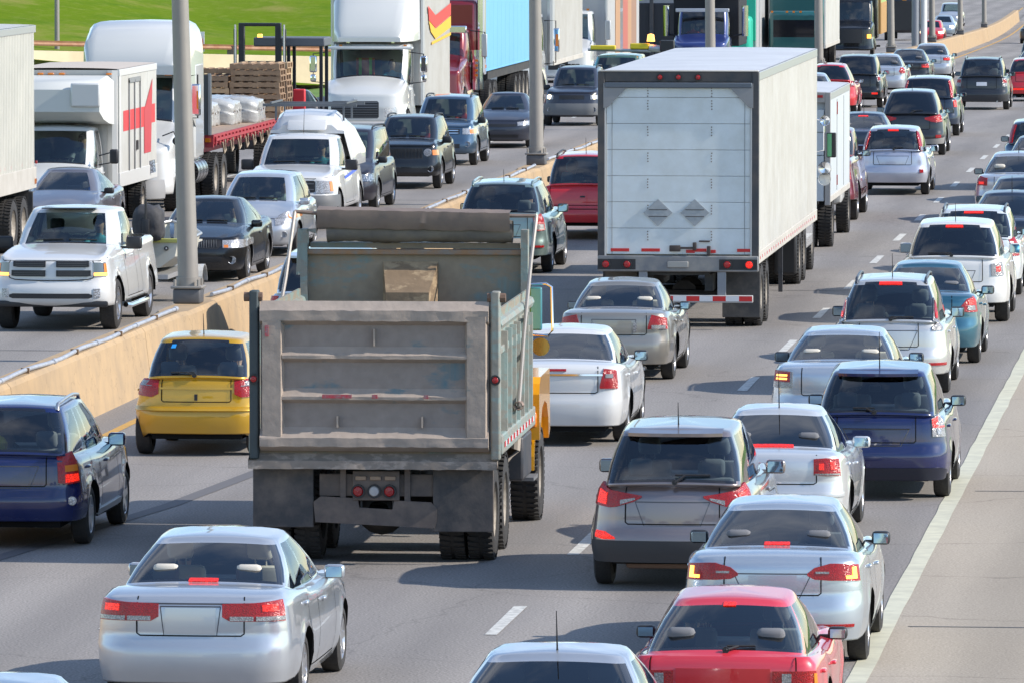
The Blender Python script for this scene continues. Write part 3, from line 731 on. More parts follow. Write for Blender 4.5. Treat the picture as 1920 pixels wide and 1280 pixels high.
    def patch(s, name, m, prof, out=.012, sides=(1,), nz=3, ns=None, parent=None, rim=True, fn=None):
        """prof: [(arc, zlo, zhi), ...]; lies on the skin; closed at its rim"""
        fn = fn or s.skin; res = []
        c0, c1 = prof[0][0], prof[-1][0]; ns = ns or max(3, int((c1 - c0) / .05)); cs = sorted(set(list(np.linspace(c0, c1, ns + 1)) + [p[0] for p in prof]))
        for sd_ in sides:
            v = []; f = []; w_ = nz + 1
            for c in cs:
                lo = float(np.interp(c, [p[0] for p in prof], [p[1] for p in prof])); hi = float(np.interp(c, [p[0] for p in prof], [p[2] for p in prof]))
                for k in range(w_):
                    cc = c * sd_ if abs(c) > 1e-9 else 1e-9 * sd_
                    v.append(fn(cc, lo + (hi - lo) * k / nz, out))
            N = len(cs)
            for i in range(N - 1):
                for k in range(nz):
                    q = (i * w_ + k, (i + 1) * w_ + k, (i + 1) * w_ + k + 1, i * w_ + k + 1); f.append(q if sd_ > 0 else q[::-1])
            if rim:
                loop = [(i, 0) for i in range(N)] + [(N - 1, k) for k in range(1, w_)] + [(i, nz) for i in range(N - 2, -1, -1)] + [(0, k) for k in range(nz - 1, 0, -1)]
                b = len(v)
                for i, k in loop:
                    c = cs[i]; lo = float(np.interp(c, [p[0] for p in prof], [p[1] for p in prof])); hi = float(np.interp(c, [p[0] for p in prof], [p[2] for p in prof]))
                    cc = c * sd_ if abs(c) > 1e-9 else 1e-9 * sd_
                    v.append(fn(cc, lo + (hi - lo) * k / nz, -.012))
                for j in range(len(loop)):
                    i, k = loop[j]; i2, k2 = loop[(j + 1) % len(loop)]
                    q = (b + j, b + (j + 1) % len(loop), i2 * w_ + k2, i * w_ + k); f.append(q if sd_ > 0 else q[::-1])
            res.append(mk(name, v, f, m, parent or s.root, True, 40))
        return res
    def wide(s, name, m, prof, out=.012, nz=3, parent=None, fn=None, rim=True):
        """patch across the centre line: prof given for arc >= 0, mirrored"""
        pr = [(-a, b, c) for a, b, c in prof[::-1] if a > 0] + list(prof)
        return s.patch(name, m, pr, out, (1,), nz, parent=parent, fn=fn, rim=rim)[0]
    def strip(s, g, pts, wdt=.011, out=.0025, fn=None):
        fn = fn or s.skin; P = [Vector(fn(a, b, out)) for a, b in pts]; v = []
        for i, p in enumerate(P):
            t = (P[min(i + 1, len(P) - 1)] - P[max(0, i - 1)]).normalized()
            a, b = pts[i]; e = Vector(fn(a, b, out + .05)) - p; k = t.cross(e).normalized() * wdt / 2
            v += [p + k, p - k]
        g.add(v, [(2 * i, 2 * i + 1, 2 * i + 3, 2 * i + 2) for i in range(len(P) - 1)])
    def seams(s, S0, bed):
        g = G(); pl = s.plan; d = s.d
        ya = s.y2 + .18; doors = [ya]
        for a, b in s.pillars[1:]: doors.append(a - .05)
        last = s.pillars[0][0] - .02; 
        if len(s.pillars) == 1: doors = [ya, max(s.pillars[0][0] - .06, -s.L / 2 + .12)]
        elif len(s.pillars) == 3: doors = [ya, s.pillars[2][0] - .05, s.pillars[1][0] - .04]
        else: doors = [ya, s.pillars[1][0] - .05, max(s.pillars[0][0] + .05, s.wr + s.Rw * .75)]
        s.doors = doors
        for sd_ in (1, -1):
            for y in doors:
                c = pl.sy(y); z0 = max(s.zbot(y), d['zb'] + .06) + .01
                s.strip(g, [(sd_ * c, z) for z in np.linspace(z0, s.ztop(y, 9e-9) - .0, 9)])
            ys = np.linspace(doors[-1], doors[0], 14)
            s.strip(g, [(sd_ * pl.sy(y), max(d['zb'] + .07, s.zbot(y) + .01)) for y in ys])
            if d['rw'][0] > .3 and not bed:                       # boot lid
                c0 = S0 * 1.06
                s.strip(g, [(sd_ * c0 * q, .70) for q in np.linspace(0, .94, 9)] + [(sd_ * c0, z) for z in np.linspace(.72, s.ztop(pl.p(c0)[1], pl.p(c0)[0]), 6)], .012, .008)
            elif not bed:
                c0 = S0 * 1.12; zt = s.ztop(pl.p(c0)[1], pl.p(c0)[0])
                s.strip(g, [(sd_ * c0 * q, .70) for q in np.linspace(0, .95, 9)] + [(sd_ * c0, z) for z in np.linspace(.72, zt, 8)], .012, .008)
            # bonnet edge
        if s.facing < 0:
            Lp = pl.L; cc = [Lp - .001, Lp - .3, Lp - .55, farc(s, s.W * .42), farc(s, s.W * .5 - .06) - .1]
            for sd_ in (1, -1): s.strip(g, [(sd_ * a, s.ztop(pl.p(a)[1], pl.p(a)[0]) - .045) for a in cc], .012, .008)
        g.mk('panel_gap', GAP, s.root)
        for sd_ in (1, -1):
            for y in ((doors[0] - .82, doors[1] - .72) if len(s.pillars) > 1 else (doors[1] + .14,)):
                c = pl.sy(y); z = s.belt_z(y) - .13; p = s.skin(sd_ * c, z, .0)
                G().box(p[0] - .022 * 1, p[0] + .03 * 1, y - .09, y + .09, z - .014, z + .016, .012).mk('door_handle', s.m if s.m not in (BLK,) else s.m, s.root, True, 60) if not s.lod else None
    def belt_z(s, y): return s.ztop(y, 9)
    def interior(s, sm, gt, gb, t_yr, t_yf, g_yr, g_yf, belt):
        r = s.root; zf = belt - .62
        box('cabin_floor', CABF, r, -gb + .06, gb - .06, g_yr + .1, g_yf - .1, zf - .04, zf)
        g = G(); g.box(-gb + .05, -gb + .09, g_yr + .1, g_yf - .2, zf, belt - .03).box(gb - .09, gb - .05, g_yr + .1, g_yf - .2, zf, belt - .03)
        g.mk('door_lining', DASH, r)
        yd = g_yf - .55
        G().box(-gb + .1, gb - .1, yd, g_yf - .14, belt - .25, belt - .03, .05).mk('dashboard', DASH, r, True, 50)
        s.ydrive = yd - .62; s.zseat = zf + .18; s.xd = .37
        for sx in (-1, 1):
            e = seat_obj('front_seat', 'front', r, (sx * .37, s.ydrive - .25, zf + .18), sm); seat_obj('headrest', 'head', e, (0, -.15, .68), sm, (.2, 0, 0))
        yb = max(g_yr + .45, s.ydrive - 1.15) if s.d['L'] < 5.1 else g_yr + .3
        if s.d['rw'][0] < 1.9:
            e = seat_obj('rear_seat', 'bench', r, (0, yb, zf + .14), sm)
            for sx in (-1, 1): seat_obj('headrest', 'head', e, (sx * .38, -.13, .56), sm, (.2, 0, 0))
        seat_obj('steering_wheel', 'steer', r, (-.37, yd - .18, belt - .14), BLK, (.45, 0, 0))
        if s.d['rw'][0] > .3 and s.d['rw'][0] < 1.5:
            box('parcel_shelf', sm, r, -gb + .14, gb - .14, g_yr + .12, yb - .08, belt - .09, belt - .06)
    def rails(s, m, gt, t_yr, t_yf, tz):
        for sx in (-1, 1):
            ys = np.linspace(t_yr + .1, t_yf - .35, 9); x = sx * (gt - .06)
            pts = [(x, ys[0] - .04, tz(ys[0]) - .01)] + [(x - sx * .0, y, tz(y) + .065 + .012 * math.sin(math.pi * i / 8)) for i, y in enumerate(ys)] + [(x, ys[-1] + .1, tz(ys[-1]) - .01)]
            G().tube(pts, [.028] + [.02] * 9 + [.024], 7).mk('roof_rail', m, s.root, True, 60)
    # ---- fittings
    def mirror(s, m=None, w=.19, h=.13, stalk=.05, zz=.06, truck=False):
        y = s.y2 - .02
        for sx in (-1, 1):
            x0 = s.gb - .01; z = s.belt + zz - .02
            g = G().box(x0 + stalk, x0 + stalk + w, y - .02, y + .10, z - h / 2, z + h / 2, .035)
            g.box(x0 - .08, x0 + stalk + .02, y + .0, y + .05, z - h / 2 + .005, z - h / 2 + .045)
            g.v = [(sx * p[0], p[1], p[2]) for p in g.v]
            if sx < 0: g.f = [q[::-1] for q in g.f]
            o = g.mk('wing_mirror', m or s.m, s.root, True, 50)
            gg = G().box(x0 + stalk + .02, x0 + stalk + w - .02, y - .026, y - .021, z - h / 2 + .016, z + h / 2 - .016, .002)
            gg.v = [(sx * p[0], p[1], p[2]) for p in gg.v]
            if sx < 0: gg.f = [q[::-1] for q in gg.f]
            gg.mk('mirror_glass', MIRG, o)
    def antenna(s, fr=.25, L=.32, x=0):
        y = s.t[0] + fr; z = s.tz(y) + .03
        G().tube([(x, y + .02, z), (x, y, z + .05), (x, y - L * .25, z + .05 + L)], [.018, .008, .004], 6).mk('aerial', BLK, s.root)
    def wiper(s, v0=.12, side=1, L=.42):
        S = s.cols[s.iS0]
        p = [s.wallp(.02 * side, .02, .03), s.wallp(.0001 + .25 * side * S, v0, .03), s.wallp(side * min(.8, L) * S, v0 + .02, .02)]
        g = G().tube([p[0], p[1]], .012, 5).tube([s.wallp(.05 * side * S, v0 + .0, .03), p[2]], .011, 5).lathe([(0, .001), (0, .03), (.03, .03), (.03, .001)], p[0], 'y', 8)
        g.mk('rear_wiper', BLK, s.root)
    def fwipers(s):
        F0 = s.cols[s.n - 1 - s.iS0]; Lm = s.plan.L; g = G()
        for a, b in ((.05, .8), (-.85, -.1)):
            pts = [s.wallp((1 if q > 0 else -1) * (Lm - abs(q) * (Lm - F0)), .11 + .05 * (1 - abs(q - a) / .75) * 0, .012) for q in np.linspace(a, b, 6)]
            g.tube(pts, .010, 5)
        g.mk('wiper', BLK, s.root)
    def brake3(s, v=.90, lit=True, w=.16, m=None):
        S = .5 * w; s.wide('high_brake_lamp', m or (REDLIT if lit else REDL), [(0, v - .045, v + .03), (S, v - .045, v + .03)], .012, 1, fn=s.wallp)
    def spoiler(s, depth=.16, m=None, th=.035):
        y = s.t[0]; z = s.tz(y); w = s.gt - .1
        v = []
        for t in np.linspace(-1, 1, 9):
            x = w * t; yy = y + .04 * t * t; dp = depth * (1 - .35 * t ** 4)
            v += [(x, yy + .10, z + .052), (x, yy - dp, z + .012), (x, yy - dp, z + .012 - th), (x, yy + .05, z - .03)]
        f = [(4 * i + k, 4 * i + (k + 1) % 4, 4 * i + 4 + (k + 1) % 4, 4 * i + 4 + k) for i in range(8) for k in range(4)] + [(0, 3, 2, 1), (32, 33, 34, 35)]
        mk('spoiler', v, [q[::-1] for q in f], m or s.m, s.root, True, 40)
    def exhaust(s, x=.5, r=.032):
        G().lathe([(-.12, r), (0, r), (0, r - .008), (-.1, r - .01), (-.1, .001)][::-1], (x, -s.L / 2 + .06, s.zb_base - .0), 'y', 12).mk('exhaust_pipe', ALLOY, s.root, True, 40)
    def driver(s, shirt, label, xo=None, hair=HAIR if 'HAIR' in globals() else None, yo=0., hand=None):
        pass
def sarc(car, x):
    """arc length on the rear/front edge near half-width x"""
    P, S = car.plan.P, car.plan.S; i = np.argmax(P[:, 1] > -car.L / 2 + car.L * .3)
    return float(np.interp(x, P[:i, 0], S[:i]))
def farc(car, x):
    P, S = car.plan.P[::-1], car.plan.S[::-1]; i = np.argmax(P[:, 1] < car.L * .2)
    return float(np.interp(x, P[:i, 0], S[:i]))
def plate_recess(c, zlo, zhi, w0=.28, w1=.36, m=None, out=-.0, name='number_plate_panel'):
    """blanked plate panel, body-coloured, framed by grey strips painted as edge shade"""
    g = G(); a, b = sarc(c, w0), sarc(c, w1)
    for sd_ in (1, -1):
        c.strip(g, [(sd_ * b, zhi)] + [(sd_ * (b + (a - b) * q), zhi + (zlo - zhi) * q) for q in (.33, .66, 1)] + [(sd_ * a * q, zlo) for q in (.75, .5, .25, 0.0001)], .009)
        c.strip(g, [(sd_ * b * q, zhi) for q in (0.0001, .33, .66, 1)], .012)
    g.mk('plate_recess_shade_line', mat('painted_edge_shade_grey', (.1, .1, .11), .7), c.root)  # grey strips laid on the skin as painted shade of the recess edge
    c.wide(name, m or c.m, [(0, zlo + .012, zhi - .012), (a * .96, zlo + .012, zhi - .012)], .006, 2)
def tail(c, prof, m=REDL, out=.014, inner=None, lit=False, label=None):
    """pair of tail lamps. prof (x-or-arc, lo, hi); inner: list of (prof, material)"""
    for sd_ in (1, -1):
        o = c.patch('tail_lamp', REDLIT if lit is True else m, prof, out, (sd_,))[0]
        for pr, mm in inner or (): c.patch('lamp_lens', mm, pr, out + .006, (sd_,), nz=1, parent=o)
def front_face(c, grille=None, lamp=None, lampm=None, gm=None, lower=None, fog=None, slats=0, chrome=False, lip=None, turn=None):
    L = c.plan.L
    def cv(p): return [(farc(c, x), a, b) for x, a, b in sorted(p, key=lambda q: -q[0])]
    def flip(p):
        q = cv(p); return q
    if grille:
        pr = cv(grille); full = pr + [(2 * L - a, b, d) for a, b, d in pr[::-1] if a < L - 1e-6]
        def fn(a, z, out=0.):
            if a <= L: return c.skin(a, z, out)
            q = c.skin(2 * L - a, z, out); return np.array([-q[0], q[1], q[2]])
        o = c.patch('grille', gm or BLK, full, .004, (1,), 2, fn=fn)[0]
        if slats:
            lo, hi = full[len(full) // 2][1], full[len(full) // 2][2]
            for k in range(slats):
                z = lo + (hi - lo) * (k + .5) / slats
                c.patch('grille_bar', CHROME if chrome else mat('grille_bar_grey', (.12, .12, .13), .35, .3), [(full[0][0] + .03, z - .012, z + .010), (full[-1][0] - .03, z - .012, z + .010)], .018, (1,), 1, fn=fn, parent=o)
        if lower:
            pr = cv(lower); full = pr + [(2 * L - a, b, d) for a, b, d in pr[::-1] if a < L - 1e-6]
            c.patch('lower_intake', BLK, full, .004, (1,), 2, fn=fn)
    if lamp:
        for sd_ in (1, -1):
            o = c.patch('headlamp', lampm or HEADL, cv(lamp), .012, (sd_,))[0]
            if turn: c.patch('turn_signal', AMBL, cv(turn), .018, (sd_,), nz=1, parent=o)
    if fog:
        x, z, r = fog
        for sd_ in (1, -1):
            p = c.skin(sd_ * farc(c, x), z, .0)
            G().lathe([(0, r + .015), (.02, r + .012), (.01, r), (-.01, r), (-.01, .001)], p, 'y', 14).mk('fog_lamp', CLRL, c.root, True, 40)
# ---------------------------------------------------------------- people: one skinned body, seated at the wheel
SKIN = mat('skin', (.48, .27, .18), .55); TROU = mat('dark_trousers', (.04, .045, .06), .8)
HAIRM = {'dark': mat('dark_hair', (.02, .015, .012), .6), 'brown': mat('brown_hair', (.08, .04, .02), .6)}
SHIRT = {k: mat(k + '_shirt', c, .8) for k, c in dict(cyan=(.10, .38, .48), blue=(.03, .15, .62), red=(.6, .04, .03), grey=(.25, .25, .26), white=(.65, .65, .62), black=(.03, .03, .035), teal=(.05, .25, .3)).items()}
def build_body(raised):
    J = {'p': (0, 0, .02, .15), 'b': (0, -.05, .2, .145), 'c': (0, -.09, .40, .155), 'n0': (0, -.08, .53, .075), 'n': (0, -.06, .60, .056), 'h0': (0, -.03, .68, .082), 'h1': (0, -.045, .77, .098), 'h2': (0, -.05, .84, .07)}
    E_ = [('p', 'b'), ('b', 'c'), ('c', 'n0'), ('n0', 'n'), ('n', 'h0'), ('h0', 'h1'), ('h1', 'h2')]
    for sd_, k in ((1, 'R'), (-1, 'L')):
        up = raised and sd_ > 0
        J['s' + k] = (sd_ * .19, -.08, .48, .072); J['e' + k] = (sd_ * (.26), .13, .30, .05)
        J['w' + k] = (sd_ * .17, .05, .52, .03) if up else (sd_ * .19, .36, .36, .031)
        J['m' + k] = (sd_ * .15, .06, .59, .036) if up else (sd_ * .175, .42, .395, .034)
        J['t' + k] = (sd_ * .11, .14, .0, .095); J['k' + k] = (sd_ * .15, .50, .08, .062); J['a' + k] = (sd_ * .14, .62, -.26, .042); J['f' + k] = (sd_ * .15, .76, -.30, .04)
        E_ += [('c', 's' + k), ('s' + k, 'e' + k), ('e' + k, 'w' + k), ('w' + k, 'm' + k), ('p', 't' + k), ('t' + k, 'k' + k), ('k' + k, 'a' + k), ('a' + k, 'f' + k)]
        mx, my, mz, _ = J['m' + k]
        for i, (dx, ln) in enumerate(((-.030, .065), (-.011, .080), (.009, .075), (.028, .060))):
            a, b = 'q%s%d' % (k, i), 'r%s%d' % (k, i)
            if up: J[a] = (mx + dx, my + .004, mz + .045, .0105); J[b] = (mx + dx * 1.5, my + .012, mz + .045 + ln, .008)
            else: J[a] = (mx + dx, my + .045, mz + .012, .0105); J[b] = (mx + dx * 1.15, my + .045 + ln * .35, mz + .012 - ln * .7, .008)
            E_ += [('m' + k, a), (a, b)]
        a, b = 'u' + k, 'v' + k
        J[a] = (mx - sd_ * .045, my + .01, mz + .0, .012); J[b] = (mx - sd_ * .075, my + .03, mz + (.035 if up else -.01), .009); E_ += [('m' + k, a), (a, b)]
    ks = list(J); me = bpy.data.meshes.new('body'); me.from_pydata([J[k][:3] for k in ks], [(ks.index(a), ks.index(b)) for a, b in E_], [])
    o = bpy.data.objects.new('body', me); COL.objects.link(o)
    md = o.modifiers.new('s', 'SKIN'); md.use_smooth_shade = True
    for i, k in enumerate(ks): me.skin_vertices[0].data[i].radius = (J[k][3], J[k][3] * (.72 if k in 'pbc' else 1))
    me.skin_vertices[0].data[0].use_root = True
    o.modifiers.new('u', 'SUBSURF').levels = 1
    dg = bpy.context.evaluated_depsgraph_get(); m2 = bpy.data.meshes.new_from_object(o.evaluated_get(dg)); bpy.data.objects.remove(o); m2.name = 'person'
    m2.materials.clear(); m2.materials.append(SKIN); m2.materials.append(None); m2.materials.append(TROU)
    for p in m2.polygons:
        x, y, z = p.center; far = math.hypot(y - J['wR'][1], z - J['wR'][2]) < .03 and x > 0
        hand = (y > .36 and z > .25) or (raised and x > 0 and z > .53 and y > -.0 and abs(x) > .08)
        p.material_index = 0 if (z > .575 and abs(x) < .11 and y < .06) or hand else (2 if z < .1 and y > .03 or z < 0 else 1)
        p.use_smooth = True
    return m2
PB = {False: build_body(False), True: build_body(True)}
def hairmesh():
    v = []; f = []; n = 12
    for i in range(6):
        t = i / 5 * 1.75
        for j in range(n):
            a = 2 * math.pi * j / n; fr = math.sin(a) > .2
            tt = t * (.62 if fr else 1.15)
            v.append((.112 * math.sin(tt) * math.cos(a), -.055 + .118 * math.sin(tt) * math.sin(a), .775 + .125 * math.cos(tt)))
    for i in range(5):
        for j in range(n): f.append((i * n + j, i * n + (j + 1) % n, (i + 1) * n + (j + 1) % n, (i + 1) * n + j))
    o = mk('hair', v, f, HAIRM['dark'], None, True); me = o.data; bpy.data.objects.remove(o); return me
HM = hairmesh()
g = G()
for sx in (-1, 1): g.box(sx * .036 - .013, sx * .036 + .013, .045, .056, .745, .757)
g.add([(-.014, .045, .715), (.014, .045, .715), (0, .082, .718), (0, .050, .755)], [(0, 1, 2), (0, 2, 3), (1, 3, 2)])
g.box(-.026, .026, .045, .056, .683, .692)
o = g.mk('face', mat('face_features', (.16, .07, .06), .6)); FM = o.data; bpy.data.objects.remove(o)
def person(c, shirt, label, side=-1, hair='dark', raised=False, dy=0):
    """sits in the seat of car c; side -1 = driver's seat"""
    f = -1 if abs(c.root.rotation_euler.z) > 2 else 1
    y = (c.ydrive - .12 + dy); p = c.root.location
    o = bpy.data.objects.new('person', PB[raised]); COL.objects.link(o)
    o.location = (p.x + f * side * c.xd, p.y + f * y, p.z + c.zseat + .06); o.rotation_euler = (0, 0, c.root.rotation_euler.z)
    o.material_slots[1].link = 'OBJECT'; o.material_slots[1].material = SHIRT[shirt]
    k_ = min(1., (c.H - .12 - c.zseat - .06) / .93); o.scale = (k_, k_, k_)
    tag(o, label, 'person')
    h = shared('hair', HM, o); h.material_slots[0].link = 'OBJECT'; h.material_slots[0].material = HAIRM[hair]
    shared('face', FM, o)
    return o
# ================================================================ the cars
SILV = paint('silver_paint', (.50, .525, .56), .6, .28); SILV2 = paint('warm_silver_paint', (.50, .49, .46), .6, .3)
WHT = paint('white_paint', (.62, .62, .61), 0, .3, .2); NAVY = paint('navy_paint', (.004, .011, .080), .0, .25, .03)
YEL = paint('yellow_gold_paint', (.60, .33, .008), .35, .3, .12); GREY = paint('brown_grey_paint', (.25, .205, .20), .65, .28, .15)
RED = paint('red_paint', (.58, .012, .02), .1, .3, .1); REDF = paint('faded_red_paint', (.60, .03, .05), 0, .35, .1); TEAL = paint('teal_blue_paint', (.035, .14, .20), .55, .28, .12)
SAGE = paint('sage_green_paint', (.23, .31, .29), .6, .28, .15); GOLD = paint('gold_grey_paint', (.34, .31, .265), .6, .3, .15)
DGREY = paint('charcoal_paint', (.014, .016, .021), .0, .3, .04); BLKP = paint('black_paint', (.006, .0065, .008), .0, .25, .03)
BLUE = paint('steel_blue_paint', (.06, .11, .17), .6, .28, .12); DBLUE = paint('dark_blue_grey_paint', (.018, .03, .055), .2, .28, .06)
MAUV = paint('mauve_grey_paint', (.20, .185, .20), .6, .3, .15); PALE = paint('pale_blue_white_paint', (.60, .65, .68), .1, .3, .1)
LBLU = paint('light_blue_silver_paint', (.42, .50, .56), .6, .28, .12)
def L(c, *p): return [(sarc(c, x), a, b) for x, a, b in p]
WCL = mat('lamp_white_lens', (.42, .40, .39), .15, .1, 1.0); ribbed(WCL, 70, .5)
AWAY = 'cars queueing in the near carriageway'; ONC = 'oncoming traffic beyond the median wall'
def A(name, X, rear, label, cat, m, kind, **k):
    LL = k.get('L', KIND[kind]['L']); return Car(name, X, rear + LL / 2, label, cat, m, kind, group=AWAY, **k)
def B(name, X, front, label, cat, m, kind, **k):
    LL = k.get('L', KIND[kind]['L']); return Car(name, X, front + LL / 2, label, cat, m, kind, facing=-1, group=ONC, **k)
# --- silver saloon, bottom left
c = A('saloon_car', -9.69, 69.35, 'large silver saloon in the left foreground with wide split red lamps', 'car', SILV, 'sedan', L=4.80, W=1.85, H=1.475, wb=2.73, dz=1.06, rr=(.05, 1.03), belt=.98, cowl=1.0, th=.31, rw=(.85, 1.62), seats=SEATL, yaw=-.4, glass=glassmat('clear_tint', (.90, .96, .94)), wheelstyle='seven')
c.mirror(); c.brake3(.09, True, .22)
c.strip(g := G(), [(q, .985) for q in np.linspace(-.72, .72, 9)], .014); g.mk('boot_crease_shade_line', mat('painted_edge_shade_grey', (.1, .1, .11), .7), c.root)  # dark strip paints the shade line along the boot crease
tail(c, L(c, (.29, .87, .985), (.36, .83, .99), (.58, .83, .995)) + [(.93, .83, 1.02)], inner=[(L(c, (.36, .835, .875), (.575, .835, .875)), WCL), (L(c, (.60, .835, .875)) + [(.92, .84, .875)], WCL), (L(c, (.66, .92, .98)) + [(.84, .92, .98)], REDLIT)])
plate_recess(c, .70, .96, .24, .275)
person(c, 'grey', 'driver of the large silver saloon, head just above the beige headrest', hair='brown')
# --- silver saloon roof at the bottom edge
c = A('saloon_car', -5.64, 59.3, 'silver car cut off by the bottom edge, only roof, aerial and rear glass showing', 'car', SILV, 'sedan', L=4.5, W=1.86, H=1.45, glass=glassmat('clear_tint', ()), seats=SEATD)
c.mirror(BLK); c.antenna(.12, .30)
c = A('saloon_car', -9.70, 56.7, 'pale blue car at the bottom left corner, just its roof edge in view', 'car', LBLU, 'sedan', L=4.5, W=1.78, H=1.44)
c.mirror()
# --- red hatchback
c = A('hatchback_car', -4.67, 65.6, 'faded red hatchback at the bottom right, driver raising a hand behind the rear glass', 'car', REDF, 'sedan', L=4.25, W=1.70, H=1.37, wb=2.4, fo=.9, rw=(.16, .95), dz=.93, rr=(.05, .92), belt=.88, cowl=.92, ghc=.16, rgl=.9, th=.30, ws=(1.35, 2.05), glass=glassmat('clear_tint2', (.84, .93, .90)), corner=(.25, .2), bow=.04)
c.mirror(BLK, .17, .11); c.brake3(.955, True, .18); c.wiper(.10, 1, .55)
tail(c, [(.42, .66, .82), (.84, .66, .82)], inner=[([(.50, .68, .80), (.58, .68, .80)], WCL), ([(.80, .68, .80), (.84, .68, .80)], AMBL)])
c.wide('number_plate_panel', RED, [(0, .64, .84), (.40, .64, .84)], .01)
person(c, 'teal', 'driver of the faded red hatchback lifting the right hand with spread fingers', raised=True)
o = G().box(-.02, .02, -.01, .01, -.07, .0, .005).mk('hanging_charm', REDL, None, True); o.location = (-4.70, 68.9, 1.24); tag(o, 'small red charm hanging from the mirror inside the faded red hatchback', 'charm')
# --- silver-blue saloon on the edge line
c = A('saloon_car', -4.79, 73.75, 'silver blue saloon touching the edge line, lit hook-shaped brake lamps, behind the faded red hatchback', 'car', paint('cool_silver_paint', (.48, .54, .60), .6, .27), 'sedan', L=4.63, W=1.80, H=1.46, dz=1.06, rr=(.05, 1.04), belt=.97, cowl=.99, rw=(.72, 1.55), yaw=.2, glass=glassmat('mid_tint', (.70, .80, .80)))
c.mirror(BLK, .18, .13); c.brake3(.10, True, .2)
tail(c, L(c, (.33, .885, .905), (.40, .85, .96), (.55, .84, 1.0)) + [(.62, .84, 1.0), (.92, .83, .985)], inner=[([(.72, .855, .885), (.86, .855, .885)], AMBLIT), ([(.80, .885, .965), (.86, .885, .965)], AMBLIT), (L(c, (.41, .905, .925), (.54, .905, .925)), WCL)])
plate_recess(c, .64, .90, .24, .37)
c.wide('rear_reflector', REDL, [(.62, .40, .43), (.8, .40, .43)], .008)
# --- brown-grey crossover
c = A('crossover_car', -6.33, 81.55, 'brown grey crossover with long lit swept tail lamps, black lower bumper and short aerial', 'car', GREY, 'suv', L=4.41, W=1.82, H=1.69, wb=2.64, bow=.12, corner=(.42, .36), glass=glassmat('mid_tint', (.70, .80, .80)), th=.27, rwv=.10, rw=(.08, .52), yaw=-.2)
c.mirror(None, .21, .15); c.brake3(.96, True, .24); c.antenna(.35, .22); c.wiper(.16, 1, .75); c.spoiler(.14)
tail(c, L(c, (.33, .98, .995), (.42, .93, 1.01), (.60, .88, 1.04)) + [(.70, .87, 1.05), (.98, .90, 1.13)], inner=[([(.74, .90, 1.02), (.90, .92, 1.06)], REDLIT), (L(c, (.40, .955, .975), (.56, .90, .95)), WCL)])
c.wide('bumper_cladding', TRIM, [(0, .30, .53), (.9, .30, .53), (1.12, .32, .50)], .012)
for sd_ in (1, -1): c.patch('rear_reflector', REDLIT, L(c, (.60, .545, .56), (.72, .54, .62)) + [(.86, .56, .63)], .012, (sd_,))  # reflectors glow by their own emissive material, no lamp behind
plate_recess(c, .68, .93, .30, .40)
G().box(-.5, .45, -2.0, -1.6, .22, .32, .04).mk('exhaust_silencer', mat('rusty_steel', (.16, .10, .07), .8), c.root, True)
# --- silver saloon, square lamps (between crossover and navy hatch)
c = A('saloon_car', -5.66, 87.0, 'bright silver saloon with square double red lamps, between the brown grey crossover and navy hatchback', 'car', paint('bright_silver_paint', (.62, .64, .66), .4, .28), 'sedan', L=4.38, W=1.735, H=1.45, wb=2.51, rw=(.62, 1.45), dz=1.03, rr=(.04, 1.01), rglass=GLSD, corner=(.32, .26), yaw=-.6)
c.mirror(None, .2, .13); c.antenna(.12, .40); c.brake3(.06, True, .46)
tail(c, L(c, (.50, .80, .98), (.65, .79, .99)) + [(.86, .79, .98)], inner=[(L(c, (.56, .86, .93), (.62, .86, .93)), REDLIT), (L(c, (.70, .86, .95)) + [(.78, .86, .95)], REDLIT), (L(c, (.51, .80, .82)) + [(.84, .80, .82)], WCL)])
c.wide('bumper_moulding', c.m, [(0, .56, .61), (.9, .56, .61), (1.05, .56, .6)], .018)
# --- navy hatch/wagon
c = A('wagon_car', -4.82, 93.35, 'navy blue tall hatchback beside the edge line with black framed rear glass', 'car', NAVY, 'suv', L=4.35, W=1.78, H=1.56, wb=2.6, zb=.26, R=.31, dz=1.0, rr=(.05, .985), belt=.99, cowl=1.03, nose=.80, rw=(.10, .55), th=.27, glass=glassmat('mid_tint', (.70, .80, .80)), bow=.09, seats=SEATD)
c.mirror(BLK, .19, .13); c.brake3(.95, True, .24); c.antenna(.30, .40); c.wiper(.12, -1, .55); c.spoiler(.13)
tail(c, [(.70, .77, .98), (.94, .77, 1.04)], WCL, inner=[([(.71, .88, .98), (.93, .88, 1.02)], REDLIT), ([(.77, .80, .86), (.84, .80, .86)], CLRL)])
plate_recess(c, .66, .86, .30, .40); c.wide('tailgate_handle', NAVY, [(0, .87, .91), (.42, .87, .90)], .03)
c.wide('bumper_cladding', mat('navy_black_plastic', (.012, .015, .03), .4), [(0, .25, .40), (.8, .25, .40), (1.1, .26, .36)], .01)
o = G().box(-.07, .07, -.02, .02, 0, .08, .01).mk('box', BLK, c.root, True)
o.parent = None; o.name = 'dash_mount'; o.location = (-4.95, 95.6, 1.16); tag(o, 'small black gadget hanging inside the navy tall hatchback', 'gadget')
